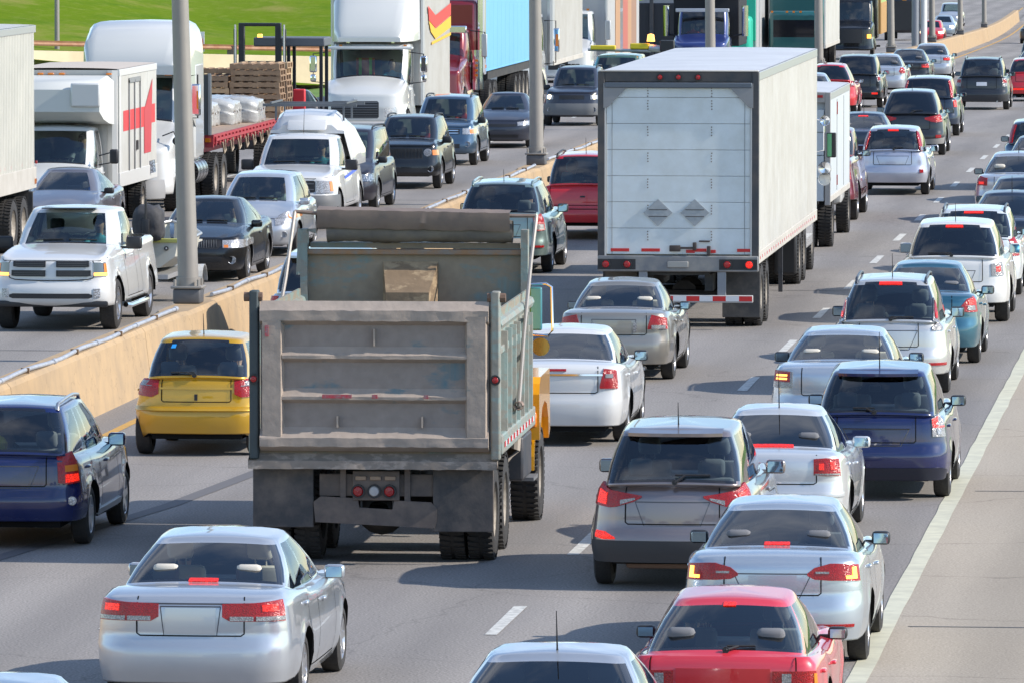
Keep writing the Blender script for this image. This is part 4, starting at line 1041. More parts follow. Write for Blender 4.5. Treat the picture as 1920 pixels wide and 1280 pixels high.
# --- silver Aura-like saloon
c = A('saloon_car', -5.76, 101.55, 'cool silver saloon with pale seats, half hidden by the navy blue tall hatchback', 'car', paint('cool_silver_paint', (), ), 'sedan', L=4.85, W=1.79, H=1.46, wb=2.85, dz=1.07, rr=(.05, 1.04), belt=.97, cowl=1.0, rw=(.85, 1.65), seats=SEATL, glass=glassmat('clear_tint', ()))
c.mirror(BLK, .20, .13)
tail(c, L(c, (.58, .80, 1.0)) + [(.70, .79, 1.02), (.95, .80, 1.03)], WCL, inner=[([(.62, .87, 1.0), (.94, .88, 1.02)], REDL), ([(.66, .90, .925), (.86, .90, .925)], AMBLIT), ([(.66, .945, .97), (.86, .945, .97)], AMBLIT)])
# --- silver MPV with rails
c = A('people_carrier', -5.60, 111.8, 'silver people carrier with roof rails and tall triangular tail lamps beside the rear glass', 'car', paint('pearl_silver_paint', (.56, .56, .55), .5, .28, .1), 'suv', L=4.6, W=1.76, H=1.64, wb=2.75, dz=1.03, rr=(.05, 1.01), belt=1.0, cowl=1.04, zb=.26, R=.31, rw=(.12, .75), th=.28, rails=mat('rail_dark', (.06, .07, .09), .35, .3), bow=.15, corner=(.45, .42))
c.mirror(BLK, .2, .15); c.brake3(.965, True, .34); c.antenna(.45, .32); c.wiper(.08, 1, .7)
tail(c, [(.66, .93, .98), (.92, .93, 1.08)], WCL)
for sd_ in (1, -1):
    o = c.patch('tail_lamp', WCL, [(.62, .02, .05), (.70, .01, .38), (.80, .0, .62), (.86, .0, .50), (.98, .0, .12)], .02, (sd_,), fn=c.wallp)[0]
    c.patch('lamp_lens', REDL, [(.70, .10, .30), (.78, .08, .55), (.84, .08, .42)], .03, (sd_,), fn=c.wallp, parent=o)
    c.patch('lamp_lens', REDLIT, [(.72, .12, .22), (.79, .12, .26)], .036, (sd_,), 1, fn=c.wallp, parent=o)
plate_recess(c, .66, .93, .30, .42); c.wide('rear_reflector', REDL, [(.7, .44, .48), (.95, .44, .48)], .01)
person(c, 'black', 'driver of the silver people carrier leaning to the right behind the rear glass')
# --- teal saloon
c = A('saloon_car', -5.42, 118.7, 'teal blue saloon with a large red curved tail lamp, behind the silver people carrier', 'car', TEAL, 'sedan', L=4.47, W=1.75, H=1.48, dz=1.05, rr=(.05, 1.03), belt=.96, cowl=.98, rw=(.70, 1.5), glass=glassmat('clear_tint2', ()), corner=(.42, .36), seats=SEATD)
c.mirror(BLK, .2, .13); tail(c, L(c, (.55, .82, .86)) + [(.70, .80, 1.0), (.95, .80, 1.04)], inner=[([(.70, .83, .90), (.86, .83, .90)], WCL), ([(.72, .91, .98), (.90, .91, 1.0)], REDLIT)])
# --- white crossover
c = A('crossover_car', -5.42, 129.3, 'white crossover with black rear glass, round-in-square clear lamps and a lit roof brake lamp', 'car', WHT, 'suv', L=4.68, W=1.87, H=1.66, wb=2.75, dz=1.06, rr=(.05, 1.04), R=.36, wd=.24, zb=.30, rw=(.12, .72), th=.29, bow=.13, corner=(.45, .4), rglass=glassmat('mid_dark_tint', (.22, .27, .27)))
c.mirror(None, .2, .17); c.brake3(.95, True, .30); c.antenna(.38, .28); c.wiper(.10, -1, .75); c.exhaust(.55, .05)
tail(c, [(.66, .80, .99), (.94, .80, 1.02)], WCL, inner=[([(.76, .86, .95), (.86, .86, .96)], REDLIT)])
plate_recess(c, .66, .88, .28, .38)
o = G().box(-.012, .012, -.01, .01, -.1, .0).mk('hanging_charm', REDL); o.location = (-5.35, 132.3, 1.38); tag(o, 'thin red tag hanging from the mirror inside the white crossover', 'charm')
person(c, 'black', 'driver of the white crossover seen dark through the rear glass')
# --- wagon ahead, light silver with rails
c = A('wagon_car', -5.42, 137.4, 'light silver wagon with roof rails peeping over the white crossover, roof brake lamp lit', 'car', PALE, 'suv', L=4.5, W=1.76, H=1.53, dz=1.0, rr=(.05, .99), belt=.98, cowl=1.0, nose=.8, zb=.25, R=.31, rails=mat('rail_dark', ()), rw=(.12, .7))
c.mirror(BLK, .18, .13); c.brake3(.95, True, .34); tail(c, [(.70, .72, 1.0), (.94, .72, 1.05)], inner=[([(.74, .8, .86), (.9, .8, .86)], WCL)])
for X, rr_, m, H, kd, lb, kw in (
    (-5.05, 145.0, DBLUE, 1.46, 'sedan', 'dark blue saloon roof right behind the light silver wagon', {}),
    (-5.03, 151.6, DBLUE, 1.47, 'sedan', 'blue grey saloon cut by the right edge just above the dark blue roof', dict(seats=SEATD)),
    (-4.62, 158.0, DGREY, 1.50, 'hatch', 'small grey hatchback at the right edge, just its roof corner in view', {}),
    (-5.62, 165.6, SILV, 1.44, 'sedan', 'silver saloon with beige parcel shelf and small round lamps near the right edge', dict(seats=SEATL, glass=glassmat('clear_tint', ()))),
    (-5.42, 175.3, DBLUE, 1.46, 'sedan', 'blue saloon cut by the right edge, behind the red-lamped tall wagon', {}),
    (-5.66, 182.6, BLUE, 1.62, 'suv', 'steel blue tall wagon with high vertical red lamps at the right edge', {})):
    c = A('saloon_car' if kd == 'sedan' else 'hatchback_car', X, rr_, lb, 'car', m, kd, H=H, lod=1, **kw); c.mirror(BLK, .19, .13)
    if kd == 'suv':
        for sd_ in (1, -1): c.patch('tail_lamp', REDL, [(.62, .02, .9), (.72, .0, .95), (.84, .0, .9)], .02, (sd_,), fn=c.wallp)
    else: tail(c, [(.62, .80, .96), (.92, .80, 1.0)], inner=[([(.70, .83, .88), (.84, .83, .88)], REDLIT)])
    c.antenna(.15, .28)
# --- middle lane queue
c = A('saloon_car', -9.74, 114.3, 'gold grey saloon with a rusty boot edge, right behind the big white trailer', 'car', GOLD, 'sedan', L=4.5, W=1.72, H=1.42, wb=2.54, dz=1.02, rr=(.05, 1.0), belt=.94, cowl=.96, rw=(.72, 1.42), th=.29, glass=glassmat('clear_tint', ()), seats=SEATL, corner=(.36, .3))
c.mirror(BLK, .16, .12); tail(c, L(c, (.50, .78, .82), (.56, .78, .99)) + [(.86, .78, .94)], inner=[(L(c, (.56, .785, .84)) + [(.80, .785, .84)], WCL)]); c.exhaust(.45)
plate_recess(c, .70, .92, .27, .33)
c.patch('rust_stain', mat('rust', (.30, .14, .04), .9, noise=(20, .8, (.34, .31, .27), .1)), L(c, (.15, .635, .655), (.52, .635, .655)), .006, (1,), 1)
c.patch('reversing_lamp', WCL, L(c, (.29, .74, .88), (.34, .74, .88)), .01, (1, -1))
# --- white saloon beside the dump truck
c = A('saloon_car', -9.43, 101.7, 'white saloon with a chrome boot strip and green-tinted glass, emerging right of the dump truck', 'car', WHT, 'sedan', L=4.78, W=1.78, H=1.46, wb=2.7, dz=1.06, rr=(.05, 1.03), belt=.97, cowl=.99, rw=(.60, 1.45), th=.30, glass=glassmat('clear_tint', ()), seats=mat('taupe_seat', (.2, .19, .17), .9), corner=(.34, .28), yaw=.6)
c.mirror(BLK, .19, .14)
tail(c, L(c, (.56, .76, .80), (.62, .76, 1.02)) + [(.84, .76, 1.0)], inner=[(L(c, (.64, .90, .95)) + [(.76, .90, .95)], WCL)])
c.wide('chrome_strip', CHROME, [(0, .925, .95), (sarc(c, .6), .925, .95)], .014, 1)
c.wide('high_brake_lamp', REDL, [(0, .985, 1.015), (.12, .985, 1.015)], .012, 1); c.spoiler(.0) if 0 else None
o = G().box(-.03, .03, -.01, .01, -.12, .0, .01).mk('hanging_charm', mat('gilt', (.5, .4, .15), .4)); o.location = (-9.55, 105.0, 1.33); tag(o, 'gilt ornament hanging inside the white saloon beside the dump truck', 'charm')
c = A('mini_mpv', -8.92, 179.7, 'silver mini people carrier with tall corner lamps, alone in the middle lane', 'car', paint('lilac_silver_paint', (.52, .53, .60), .6, .28), 'hatch', L=4.1, W=1.72, H=1.55, wb=2.6, dz=1.0, rr=(.05, .98), rw=(.10, .45), bow=.14, corner=(.42, .4), glass=glassmat('mid_tint', ()))
c.mirror(None, .2, .15); c.brake3(.96, True, .26); plate_recess(c, .70, .9, .30, .38); c.wiper(.1, 1, .5)
for sd_ in (1, -1):
    o = c.patch('tail_lamp', REDL, [(.62, .10, .70), (.70, .0, .95), (.84, .0, .85)], .03, (sd_,), fn=c.wallp)[0]; c.patch('lamp_lens', WCL, [(.66, .02, .2), (.80, .02, .2)], .036, (sd_,), 1, fn=c.wallp, parent=o)
    c.patch('rear_reflector', REDL, L(c, (.62, .52, .60), (.70, .52, .60)), .012, (sd_,), 1)
person(c, 'black', 'driver of the silver mini people carrier')
c = A('saloon_car', -10.35, 192.5, 'blue grey saloon with its brake lamp lit, between box truck and silver mini people carrier', 'car', DBLUE, 'sedan', W=1.74, H=1.45, lod=1, dz=1.04, rr=(.05, 1.02)); c.mirror(BLK); c.brake3(.93, True, .3); c.antenna(.2, .4); tail(c, [(.6, .8, .98), (.9, .8, .98)])
c = A('crossover_car', -9.72, 205.2, 'black crossover with red wedge lamps and grey lower bumper in the middle lane', 'car', DGREY, 'suv', L=4.54, W=1.84, H=1.70, rw=(.10, .72), bow=.12, glass=GLSD, th=.30, roofm=paint('roof_painted_sheen', (.12, .14, .17), .6)); c.mirror(BLK, .22, .15); c.antenna(.3, .2)  # roof coloured lighter than the body, sky sheen put into the paint
tail(c, L(c, (.38, .96, 1.0), (.55, .90, 1.04)) + [(.70, .88, 1.06), (.96, .90, 1.1)], inner=[([(.72, .92, 1.0), (.84, .92, 1.0)], REDLIT)]); c.wide('bumper_cladding', mat('light_bumper', (.25, .24, .23), .6), [(0, .30, .42), (.7, .32, .46), (1.1, .33, .50)], .012); c.wiper(.12, 1, .6)
for sd_ in (1, -1): c.patch('rear_reflector', REDL, [(.66, .48, .56), (.82, .48, .56)], .02, (sd_,), 1)
c = A('suv_car', -10.02, 221.8, 'grey blue tall wagon with high pillar lamps, ahead of the black crossover', 'car', DBLUE, 'suv', L=4.57, W=1.80, H=1.68, rglass=GLSD, glass=GLS, roofm=paint('pale_roof_sheen', (.42, .46, .5), .5), lod=1); c.mirror(BLK)  # roof colour paled to carry the sky's reflection on dark paint
for sd_ in (1, -1): c.patch('tail_lamp', REDL, [(.66, .02, .9), (.76, .0, .95), (.86, .0, .9)], .02, (sd_,), fn=c.wallp); c.patch('tail_lamp', REDLIT, [(.80, .84, 1.02), (.95, .84, 1.04)], .015, (sd_,))
c = A('suv_car', -9.72, 253.6, 'dark navy tall wagon with roof rails and a white number plate', 'car', DGREY, 'suv', L=4.56, W=1.79, H=1.68, rails=DBLUE, glass=glassmat('mid_tint', ()), lod=1); c.mirror(BLK, .2, .14)
tail(c, [(.70, .78, 1.04), (.94, .78, 1.06)], WCL, inner=[([(.72, .90, 1.0), (.92, .90, 1.0)], REDL)]); c.wide('number_plate', mat('plate_white', (.62, .64, .68), .4), [(0, .80, .92), (.17, .80, .92)], .012); c.wide('bumper_cladding', TRIM, [(0, .3, .52), (1.1, .3, .5)], .012); c.exhaust(.5)
person(c, 'black', 'driver of the dark navy tall wagon with the white plate')
c = A('hatchback_car', -8.66, 268, 'red hatchback at the right edge, its lit lamp beside the dark navy tall wagon', 'car', RED, 'hatch', L=4.2, W=1.76, lod=1); c.mirror(BLK); tail(c, [(.6, .78, .98), (.92, .78, 1.0)], inner=[([(.66, .82, .94), (.84, .82, .94)], REDLIT)]); c.wide('bumper_reflector', REDLIT, [(.5, .42, .48), (.9, .42, .48)], .01)  # bumper reflector glows through its emissive material
c = A('saloon_car', -8.55, 276, 'silver roofed saloon ahead of the red hatchback at the right edge', 'car', SILV, 'sedan', lod=2)
c = A('saloon_car', -9.9, 318, 'distant blue wagon roof near the upper right edge', 'car', DBLUE, 'suv', lod=2)
c = A('saloon_car', -10.1, 345, 'distant red saloon near the upper right edge', 'car', RED, 'sedan', lod=2)
c = A('saloon_car', -9.3, 296, 'dark saloon roof far up the right carriageway at the right edge', 'car', DGREY, 'sedan', lod=2)
c = A('saloon_car', -15.9, 500, 'distant dark car at the upper right edge', 'car', DGREY, 'sedan', lod=2)
# --- fast lane queue
c = A('wagon_car', -14.10, 85.85, 'navy wagon with silver roof rails cut by the left edge of the frame', 'car', NAVY, 'suv', L=4.37, W=1.79, H=1.58, wb=2.6, zb=.26, R=.33, dz=1.02, rr=(.05, 1.0), belt=1.0, cowl=1.03, nose=.8, rails=ALLOY, rw=(.10, .62), th=.28, glass=glassmat('clear_tint2', ()), bow=.1, wheelstyle='five')
c.mirror(None, .20, .15); plate_recess(c, .68, .92, .30, .4)
tail(c, L(c, (.62, .74, 1.02)) + [(.74, .72, 1.05), (.94, .74, 1.08)], inner=[([(.72, .74, .83), (.92, .76, .84)], REDLIT), ([(.72, .86, .93), (.92, .87, .94)], AMBL)])
for sd_ in (1, -1): c.patch('side_skirt', mat('silver_skirt', (.4, .42, .45), .4, .5), [(c.plan.sy(c.wr + .45), .29, .35), (c.plan.sy(c.wf - .45), .29, .36)], .02, (sd_,), 1)
for sd_ in (1, -1):
    p = c.skin(sd_ * .78, .54, .01); G().lathe([(.02, .05), (-.012, .05), (-.016, .001)], p, 'y', 14).mk('fog_lamp', CLRL, c.root, True)
o = G().lathe([(0, .03), (.0, .08), (.10, .09), (.16, .05), (.18, .001)], (0, 0, 0), 'z', 10).mk('toy', mat('toy_yellow', (.6, .45, .05), .7), None, True); o.location = (-14.22, 86.4, 1.05); tag(o, 'soft yellow toy on the parcel shelf of the navy wagon', 'toy')
c = A('hatchback_car', -13.85, 99.55, 'small yellow gold hatchback beside the median wall with a blue sticker on its rear glass', 'car', YEL, 'hatch', L=3.62, W=1.70, H=1.52, wb=2.37, fo=.72, rw=(.10, .52), dz=.98, rr=(.05, .96), belt=.93, cowl=.98, glass=glassmat('clear_tint2', ()), bow=.11, corner=(.40, .36), th=.25, rwv=.06)
c.mirror(BLK, .15, .12); c.antenna(.3, .25); c.wiper(.10, -1, .7)
tail(c, L(c, (.50, .80, .98)) + [(.60, .76, 1.0), (.90, .78, .99)], inner=[([(.60, .90, .975), (.84, .91, .97)], WCL)])
c.wide('bumper_moulding', YEL, [(.50, .59, .64), (.9, .59, .64)], .02); c.wide('tailgate_lock', BLK, [(0, .72, .80), (.02, .72, .80)], .015, 1)
c.wide('tailgate_crease', YEL, [(0, .86, .885), (.48, .86, .885)], .012, 1)
S_ = c.cols[c.iS0]; c.patch('window_sticker', mat('sticker_blue', (.02, .30, .75), .5), [(S_ * .80, .78, .88), (S_ * .95, .78, .88)], .004, (-1,), 1, fn=c.wallp)
person(c, 'black', 'driver of the small yellow hatchback seen from behind'); person(c, 'grey', 'front passenger of the small yellow hatchback', 1)
c = A('crossover_car', -14.40, 144.1, 'sage green crossover with roof rails, seen over the dump truck', 'car', SAGE, 'suv', L=4.6, W=1.87, H=1.69, wb=2.64, rails=SAGE, glass=glassmat('mid_tint', ()), rw=(.12, .62), th=.28)
c.mirror(BLK, .2, .16); c.antenna(.35, .2); c.wiper(.1, 1, .6); tail(c, L(c, (.66, .82, 1.05)) + [(.76, .80, 1.09), (.94, .82, 1.12)], inner=[([(.72, .83, .93), (.90, .83, .93)], WCL)]); c.exhaust(.55); plate_recess(c, .68, .92, .3, .4)
for sd_ in (1, -1): c.patch('rear_reflector', REDL, [(.62, .50, .54), (.85, .50, .54)], .015, (sd_,), 1)
person(c, 'black', 'driver of the sage green crossover'); person(c, 'grey', 'front passenger of the sage green crossover', 1)
c = A('suv_car', -14.05, 157.5, 'bright red tall wagon half hidden behind the white trailer', 'car', RED, 'suv', L=4.5, W=1.80, H=1.72, glass=glassmat('mid_tint', ()), rails=BLK, bow=.04, corner=(.25, .2)); c.mirror(BLK); c.antenna(.4, .3); tail(c, [(.72, .7, 1.0), (.88, .7, 1.0)]); c.wide('tailgate_handle', BLK, [(0, .86, .89), (.05, .86, .89)], .02); c.wide('bumper_line', BLK, [(0, .62, .635), (.9, .62, .635)], .01, 1)
person(c, 'black', 'driver of the bright red tall wagon')
c = A('suv_car', -14.42, 117.4, 'pale blue wagon behind the left side of the dump truck', 'car', paint('pale_blue_paint', (.50, .60, .72), .2, .3), 'suv', L=4.5, W=1.82, H=1.72, rglass=GLSD, glass=GLSD); c.spoiler(.18); tail(c, [(.74, .68, 1.06), (.98, .70, 1.06)])
c = A('saloon_car', -14.35, 235.9, 'light silver saloon, its rear corner just right of the big trailer roof', 'car', SILV, 'sedan', lod=1); c.mirror(BLK); tail(c, [(.6, .8, .95), (.92, .8, .95)], WCL)
c = A('hatchback_car', -14.25, 246.8, 'bright red rounded hatchback right of the big trailer roof', 'car', RED, 'hatch', L=4.1, W=1.76, H=1.58, lod=1, rr=(.05, 1.03), dz=1.05, bow=.18, th=.36, glass=GLSD); c.mirror(BLK); tail(c, [(.7, .9, 1.06), (.95, .86, 1.06)], inner=[([(.74, .92, 1.0), (.9, .92, 1.0)], WCL)])
c = A('suv_car', -13.92, 256.6, 'black boxy wagon with a blue sticker, ahead of the red rounded hatchback', 'car', BLKP, 'suv', L=4.4, W=1.74, H=1.72, glass=GLSD, lod=1, rwv=.06); c.mirror(BLK); tail(c, [(.72, .88, 1.06), (.92, .88, 1.06)], WCL, inner=[([(.76, .92, 1.02), (.9, .92, 1.02)], REDL)]); c.patch('tail_lamp', REDLIT, [(.5, .46, .52), (.7, .46, .52)], .014, (1,)); c.patch('sticker', mat('sticker_blue', ()), [(.28, .80, .88), (.38, .80, .88)], .012, (-1,), 1)
c = A('saloon_car', -14.35, 281.5, 'light silver coupe with a pointed red lamp, right of the black boxy wagon', 'car', SILV, 'sedan', W=1.75, H=1.43, lod=1); c.mirror(BLK); tail(c, [(.62, .85, .87), (.72, .78, 1.0), (.95, .80, 1.0)])
c = A('saloon_car', -14.22, 297.5, 'dark green grey saloon between two silver ones in the far queue', 'car', DGREY, 'sedan', H=1.45, lod=1, glass=glassmat('mid_tint', ())); c.mirror(BLK); tail(c, [(.55, .80, .92), (.92, .80, .96)], inner=[([(.6, .81, .86), (.9, .81, .86)], REDLIT)])
c = A('saloon_car', -14.42, 321, 'silver saloon with a lit lamp at the head of the far queue', 'car', SILV, 'sedan', lod=1); c.mirror(BLK); tail(c, [(.55, .82, .94), (.92, .82, .96)], inner=[([(.6, .84, .90), (.9, .84, .90)], REDLIT)])
# --- oncoming
c = B('pickup_truck', -19.86, 125.75, 'white pickup with a four-part black grille, nearest of the oncoming traffic', 'pickup', WHT, 'pickup', corner=(.25, .2), fcorner=(.42, .38), open_bed=True, wheelstyle='five', fo=1.0, ws=(1.55, 2.25), rw=(2.0, 2.12), L=5.8, R=.41, wd=.27, nose=1.14, cowl=1.33, belt=1.27, th=.30, glass=GLS, zb=.42, frontprof=[(0, .2), (.4, .08), (.5, 0), (.72, 0), (.80, .08), (1.12, .10), (1.25, .2)])
c.mirror(BLK, .26, .2, .08, .10); c.fwipers()
LL = c.plan.L
g = G()
for sd_ in (1, -1): c.strip(g, [(sd_ * a, z) for a, z in [(farc(c, .70), 1.15), (farc(c, .745), 1.08), (farc(c, .75), .96), (farc(c, .70), .87), (farc(c, .60), .845), (farc(c, .4), .835), (farc(c, .2), .83), (LL - .001, .83)]], .014, .012)
g.mk('grille_outline', GAP, c.root)
front_face(c, grille=[(.0, .86, 1.16), (.60, .86, 1.16), (.72, .92, 1.10)], gm=WHT, fog=None, lower=[(0, .54, .62), (.62, .54, .62), (.68, .56, .60)])
for sd_ in (1, -1):
    LL = c.plan.L; cv = lambda p: [(farc(c, x), a, b) for x, a, b in p]
    for z0, z1, xo in ((.895, .995, .66), (1.045, 1.145, .63)):
        o = c.patch('grille_opening', BLK, cv([(xo, z0 + .01, z1), (xo - .08, z0, z1), (.09, z0, z1)]), .030, (sd_,))[0]
        for k in range(3): c.patch('grille_bar', mat('grille_bar_dark', (.07, .07, .075), .3), cv([(xo - .04, z0 + .022 + k * .03, z0 + .030 + k * .03), (.12, z0 + .022 + k * .03, z0 + .030 + k * .03)]), .034, (sd_,), 1, parent=o)
    o = c.patch('headlamp', mat('headlamp_smoked', (.12, .125, .13), .08, .5, 1.0), [(farc(c, .92) - .02, .90, 1.12), (farc(c, .72), .90, 1.12)], .014, (sd_,))[0]
    c.patch('turn_signal', AMBLIT if sd_ < 0 else AMBLIT, [(farc(c, .92) - .02, .905, .955), (farc(c, .72), .905, .955)], .024, (sd_,), 1, parent=o); c.patch('turn_signal', AMBL, [(farc(c, .92) - .02, .96, 1.10), (farc(c, .92) + .05, .96, 1.10)], .022, (sd_,), 1, parent=o)
    c.patch('fog_lamp', CLRL, cv([(.80, .56, .70), (.70, .56, .70)]), .012, (sd_,), 1)
    o = G().box(sd_ * .42, sd_ * .66, 1.88, 1.96, 1.255, 1.275, .01); o.v = [(a, b, z - .02 * (b - 1.88)) for a, b, z in o.v]; o.mk('hood_scoop', BLK, c.root, True)
    G().tube([(sd_ * 1.0, -1.1, .36), (sd_ * 1.04, -.9, .34), (sd_ * 1.04, 1.1, .34), (sd_ * 1.0, 1.3, .36)], .045, 8).mk('side_step', CHROME, c.root, True)
G().box(-.93, .93, 2.76, 2.84, .40, .50, .03).mk('front_valance', BLK, c.root, True)
G().box(-.45, .45, .55, .95, 1.905, 1.925, .01).mk('sunroof', FRIT, c.root, True)
person(c, 'cyan', 'driver of the nearest white pickup in a light blue T-shirt', hair='brown')
c = B('saloon_car', -24.42, 155.0, 'mauve grey old saloon in front of the white rental box truck', 'car', MAUV, 'sedan', W=1.74, H=1.42, glass=glassmat('clear_tint', ()), seats=SEATD); c.parts['windscreen'].data.materials[0] = glassmat('clear_tint', ()); c.mirror(BLK, .2, .12); front_face(c, lamp=[(.82, .58, .72), (.5, .6, .7)])
person(c, 'blue', 'driver of the mauve grey saloon in a bright blue shirt')
c = B('saloon_car', -19.62, 140.9, 'black saloon with a chrome waterfall grille and bright headlamps, right behind the boat trailer', 'car', BLKP, 'sedan', L=4.85, W=1.83, H=1.45, R=.34, nose=.76, cowl=.99, belt=.95, wheelstyle='seven', glass=GLS)
c.mirror(BLKP, .2, .13); c.fwipers(); front_face(c, grille=[(0, .62, .78), (.42, .60, .78), (.5, .66, .76)], lamp=[(.93, .66, .76), (.80, .62, .77), (.52, .62, .76)], lampm=CLRL, lower=[(0, .36, .46), (.5, .36, .46)], fog=(.68, .40, .06), turn=[(.62, .63, .68), (.54, .63, .68)])
for k in range(-9, 10): p = c.skin(farc(c, abs(k) * .045 + 1e-4) * (1 if k >= 0 else -1), .70, .02); G().box(p[0] - .008, p[0] + .008, p[1] - .01, p[1] + .01, .63, .77).mk('grille_bar', CHROME, c.root)
person(c, 'white', 'driver of the black chrome-grilled saloon, forearm on the wheel')
c = B('hatchback_car', -19.80, 149.9, 'silver tall hatchback with a scooped front bumper and orange-tipped headlamps', 'car', SILV, 'suv', L=4.35, W=1.78, H=1.56, wb=2.6, zb=.24, R=.32, dz=1.0, rr=(.05, .99), belt=.98, cowl=1.02, nose=.74, ws=(1.05, 1.85), th=.28, frontprof=[(0, .14), (.25, .05), (.4, 0), (.55, 0), (.7, .10), (.8, .2)])
c.mirror(None, .2, .13); c.fwipers(); front_face(c, grille=[(0, .66, .74), (.30, .66, .74), (.36, .68, .72)], lamp=[(.90, .74, .86), (.78, .66, .88), (.50, .62, .74)], lampm=CLRL, lower=[(0, .28, .42), (.42, .30, .42)], fog=(.66, .44, .05), turn=[(.88, .76, .84), (.78, .74, .85)])
person(c, 'white', 'driver of the silver tall hatchback'); person(c, 'grey', 'front passenger of the silver tall hatchback', 1)
c = B('pickup_truck', -20.5, 161.2, 'white service pickup with a tall fibreglass cap, ladder rack and blue side stripe', 'pickup', WHT, 'pickup', L=5.7, W=2.03, H=1.90, R=.40, wd=.26, fo=.98, ws=(1.5, 2.2), nose=1.06, cowl=1.27, belt=1.22, open_bed=True, rw=(2.1, 2.2), wheelstyle='five', pillars=[(-.62, -.28), (-.20, 1.04)], th=.28, frontprof=[(0, .12), (.5, .0), (.68, 0), (.72, .06), (1.1, .09)])
c.mirror(BLK, .26, .22, .1, .08); c.fwipers(); c.antenna(.75, .5)
front_face(c, grille=[(0, .78, 1.02), (.55, .78, 1.02), (.58, .8, 1.0)], gm=BLK, slats=2, lamp=[(.94, .76, 1.02), (.60, .76, 1.02)], lampm=CLRL, turn=[(.94, .80, 1.0), (.89, .80, 1.0)])
L_ = c.plan.L; F_ = farc(c, .98)
def bump(a, z, out=0.):
    if a <= L_: return c.skin(a, z, out)
    q = c.skin(2 * L_ - a, z, out); return np.array([-q[0], q[1], q[2]])
c.patch('front_bumper', mat('grey_plastic_bumper', (.14, .145, .15), .6), [(F_, .48, .72), (2 * L_ - F_, .48, .72)], .05, (1,), 3, fn=bump)
for sd_ in (1, -1): c.patch('side_stripe', mat('stripe_blue', (.04, .10, .55), .4), [(c.plan.sy(-1.5), 1.08, 1.14), (c.plan.sy(.75), .98, 1.04)], .006, (sd_,), 1)
g = G()                                                                 # cap over the bed
sec = [(-2.80, 1.20, 2.04, .97, .70), (-1.15, 1.20, 2.36, .96, .62), (-.70, 1.20, 2.24, .94, .62), (-.52, 1.885, 2.06, .78, .60)]
for i, (y, z0, z1, hb, ht) in enumerate(sec):
    for x, z in ((-hb, z0), (-hb - .0, z0 + (z1 - z0) * .35), (-ht - .04, z1 - .10), (-ht + .08, z1), (0, z1 + .03), (ht - .08, z1), (ht + .04, z1 - .10), (hb, z0 + (z1 - z0) * .35), (hb, z0)): g.v.append((x, y, z))
for i in range(3):
    for k in range(8): g.f.append((i * 9 + k, i * 9 + k + 1, i * 9 + 10 + k, i * 9 + 9 + k))
g.f += [tuple(range(9)), tuple(range(27, 36))[::-1]]
capo = g.mk('bed_cap', WHT, c.root, True, 30)
g = G().box(-.42, .42, -.62, -.50, 1.95, 2.17, .05); g.v = [(x, y + (2.17 - z) * .7, z) for x, y, z in g.v]; g.mk('cap_front_bulge', WHT, c.root, True)
rk = empty('ladder_rack', c.root.location.copy(), 'grey steel ladder rack standing on the cap of the white service pickup', 'rack', rz=math.pi)
M_RK = mat('rack_steel', (.16, .17, .18), .5, .5)
for y in (-.95, -2.4):
    G().box(-1.0, 1.0, y - .03, y + .03, 2.44, 2.50).mk('cross_bar', M_RK, rk)
    for sx in (-1, 1): G().box(sx * .72 - .02, sx * .72 + .02, y - .02, y + .02, 2.14, 2.46).mk('upright', M_RK, rk)
for sx in (-1, 1): G().box(sx * .80 - .02, sx * .80 + .02, -2.6, -.7, 2.505, 2.54).mk('side_bar', M_RK, rk)
person(c, 'teal', 'driver of the white service pickup')
c = B('people_carrier', -20.62, 169.6, 'dark purple grey people carrier squeezed between the white service pickup and the black jeep-style car', 'car', paint('plum_paint', (.02, .018, .026), .1, .3, .05), 'van', rails=BLK, lod=0); c.mirror(BLK, .2, .14); front_face(c, lamp=[(.92, .66, .84), (.6, .68, .82)])
c = B('suv_car', -20.46, 181.9, 'black compact off-roader with a seven-slot grille and round headlamps', 'car', BLKP, 'suv', L=4.4, W=1.80, H=1.66, zb=.32, R=.35, nose=1.0, cowl=1.13, fcorner=(.35, .3), rails=BLK, glass=GLS)
c.mirror(BLK, .22, .16); c.fwipers(); front_face(c, grille=[(0, .72, .96), (.50, .72, .96)], lower=[(0, .40, .50), (.6, .40, .50)], fog=(.68, .48, .06))
for k in range(-6, 7): p = c.skin(farc(c, abs(k) * .078 + 1e-4) * (1 if k >= 0 else -1), .85, .02); G().box(p[0] - .012, p[0] + .012, p[1] - .01, p[1] + .01, .74, .95, .004).mk('grille_bar', DGREY, c.root)
for sd_ in (1, -1):
    p = c.skin(sd_ * farc(c, .62), .86, .01); G().lathe([(-.02, .095), (.015, .09), (.02, .001)], p, 'y', 18).mk('headlamp', HEADLIT if sd_ > 0 else CLRL, c.root, True); c.patch('turn_signal', AMBL, [(farc(c, .86), .80, .92), (farc(c, .75), .80, .92)], .012, (sd_,), 1)
person(c, 'red', 'driver of the black off-roader in a red top')
c = B('suv_car', -21.15, 196.7, 'steel blue off-roader with amber-tinted headlamps, behind the black one', 'car', BLUE, 'suv', L=4.45, W=1.82, H=1.72, zb=.32, R=.36, nose=.98, cowl=1.12, rails=BLK, fcorner=(.4, .34)); c.mirror(BLK, .2, .16); c.fwipers(); front_face(c, grille=[(0, .80, .93), (.5, .80, .93)], slats=2, chrome=True, lamp=[(.90, .80, .96), (.58, .80, .95)], lampm=CLRL, turn=[(.88, .82, .92), (.78, .82, .92)], lower=[(0, .45, .56), (.5, .45, .56)], fog=(.7, .55, .06))
person(c, 'red', 'driver of the steel blue off-roader in a red top')
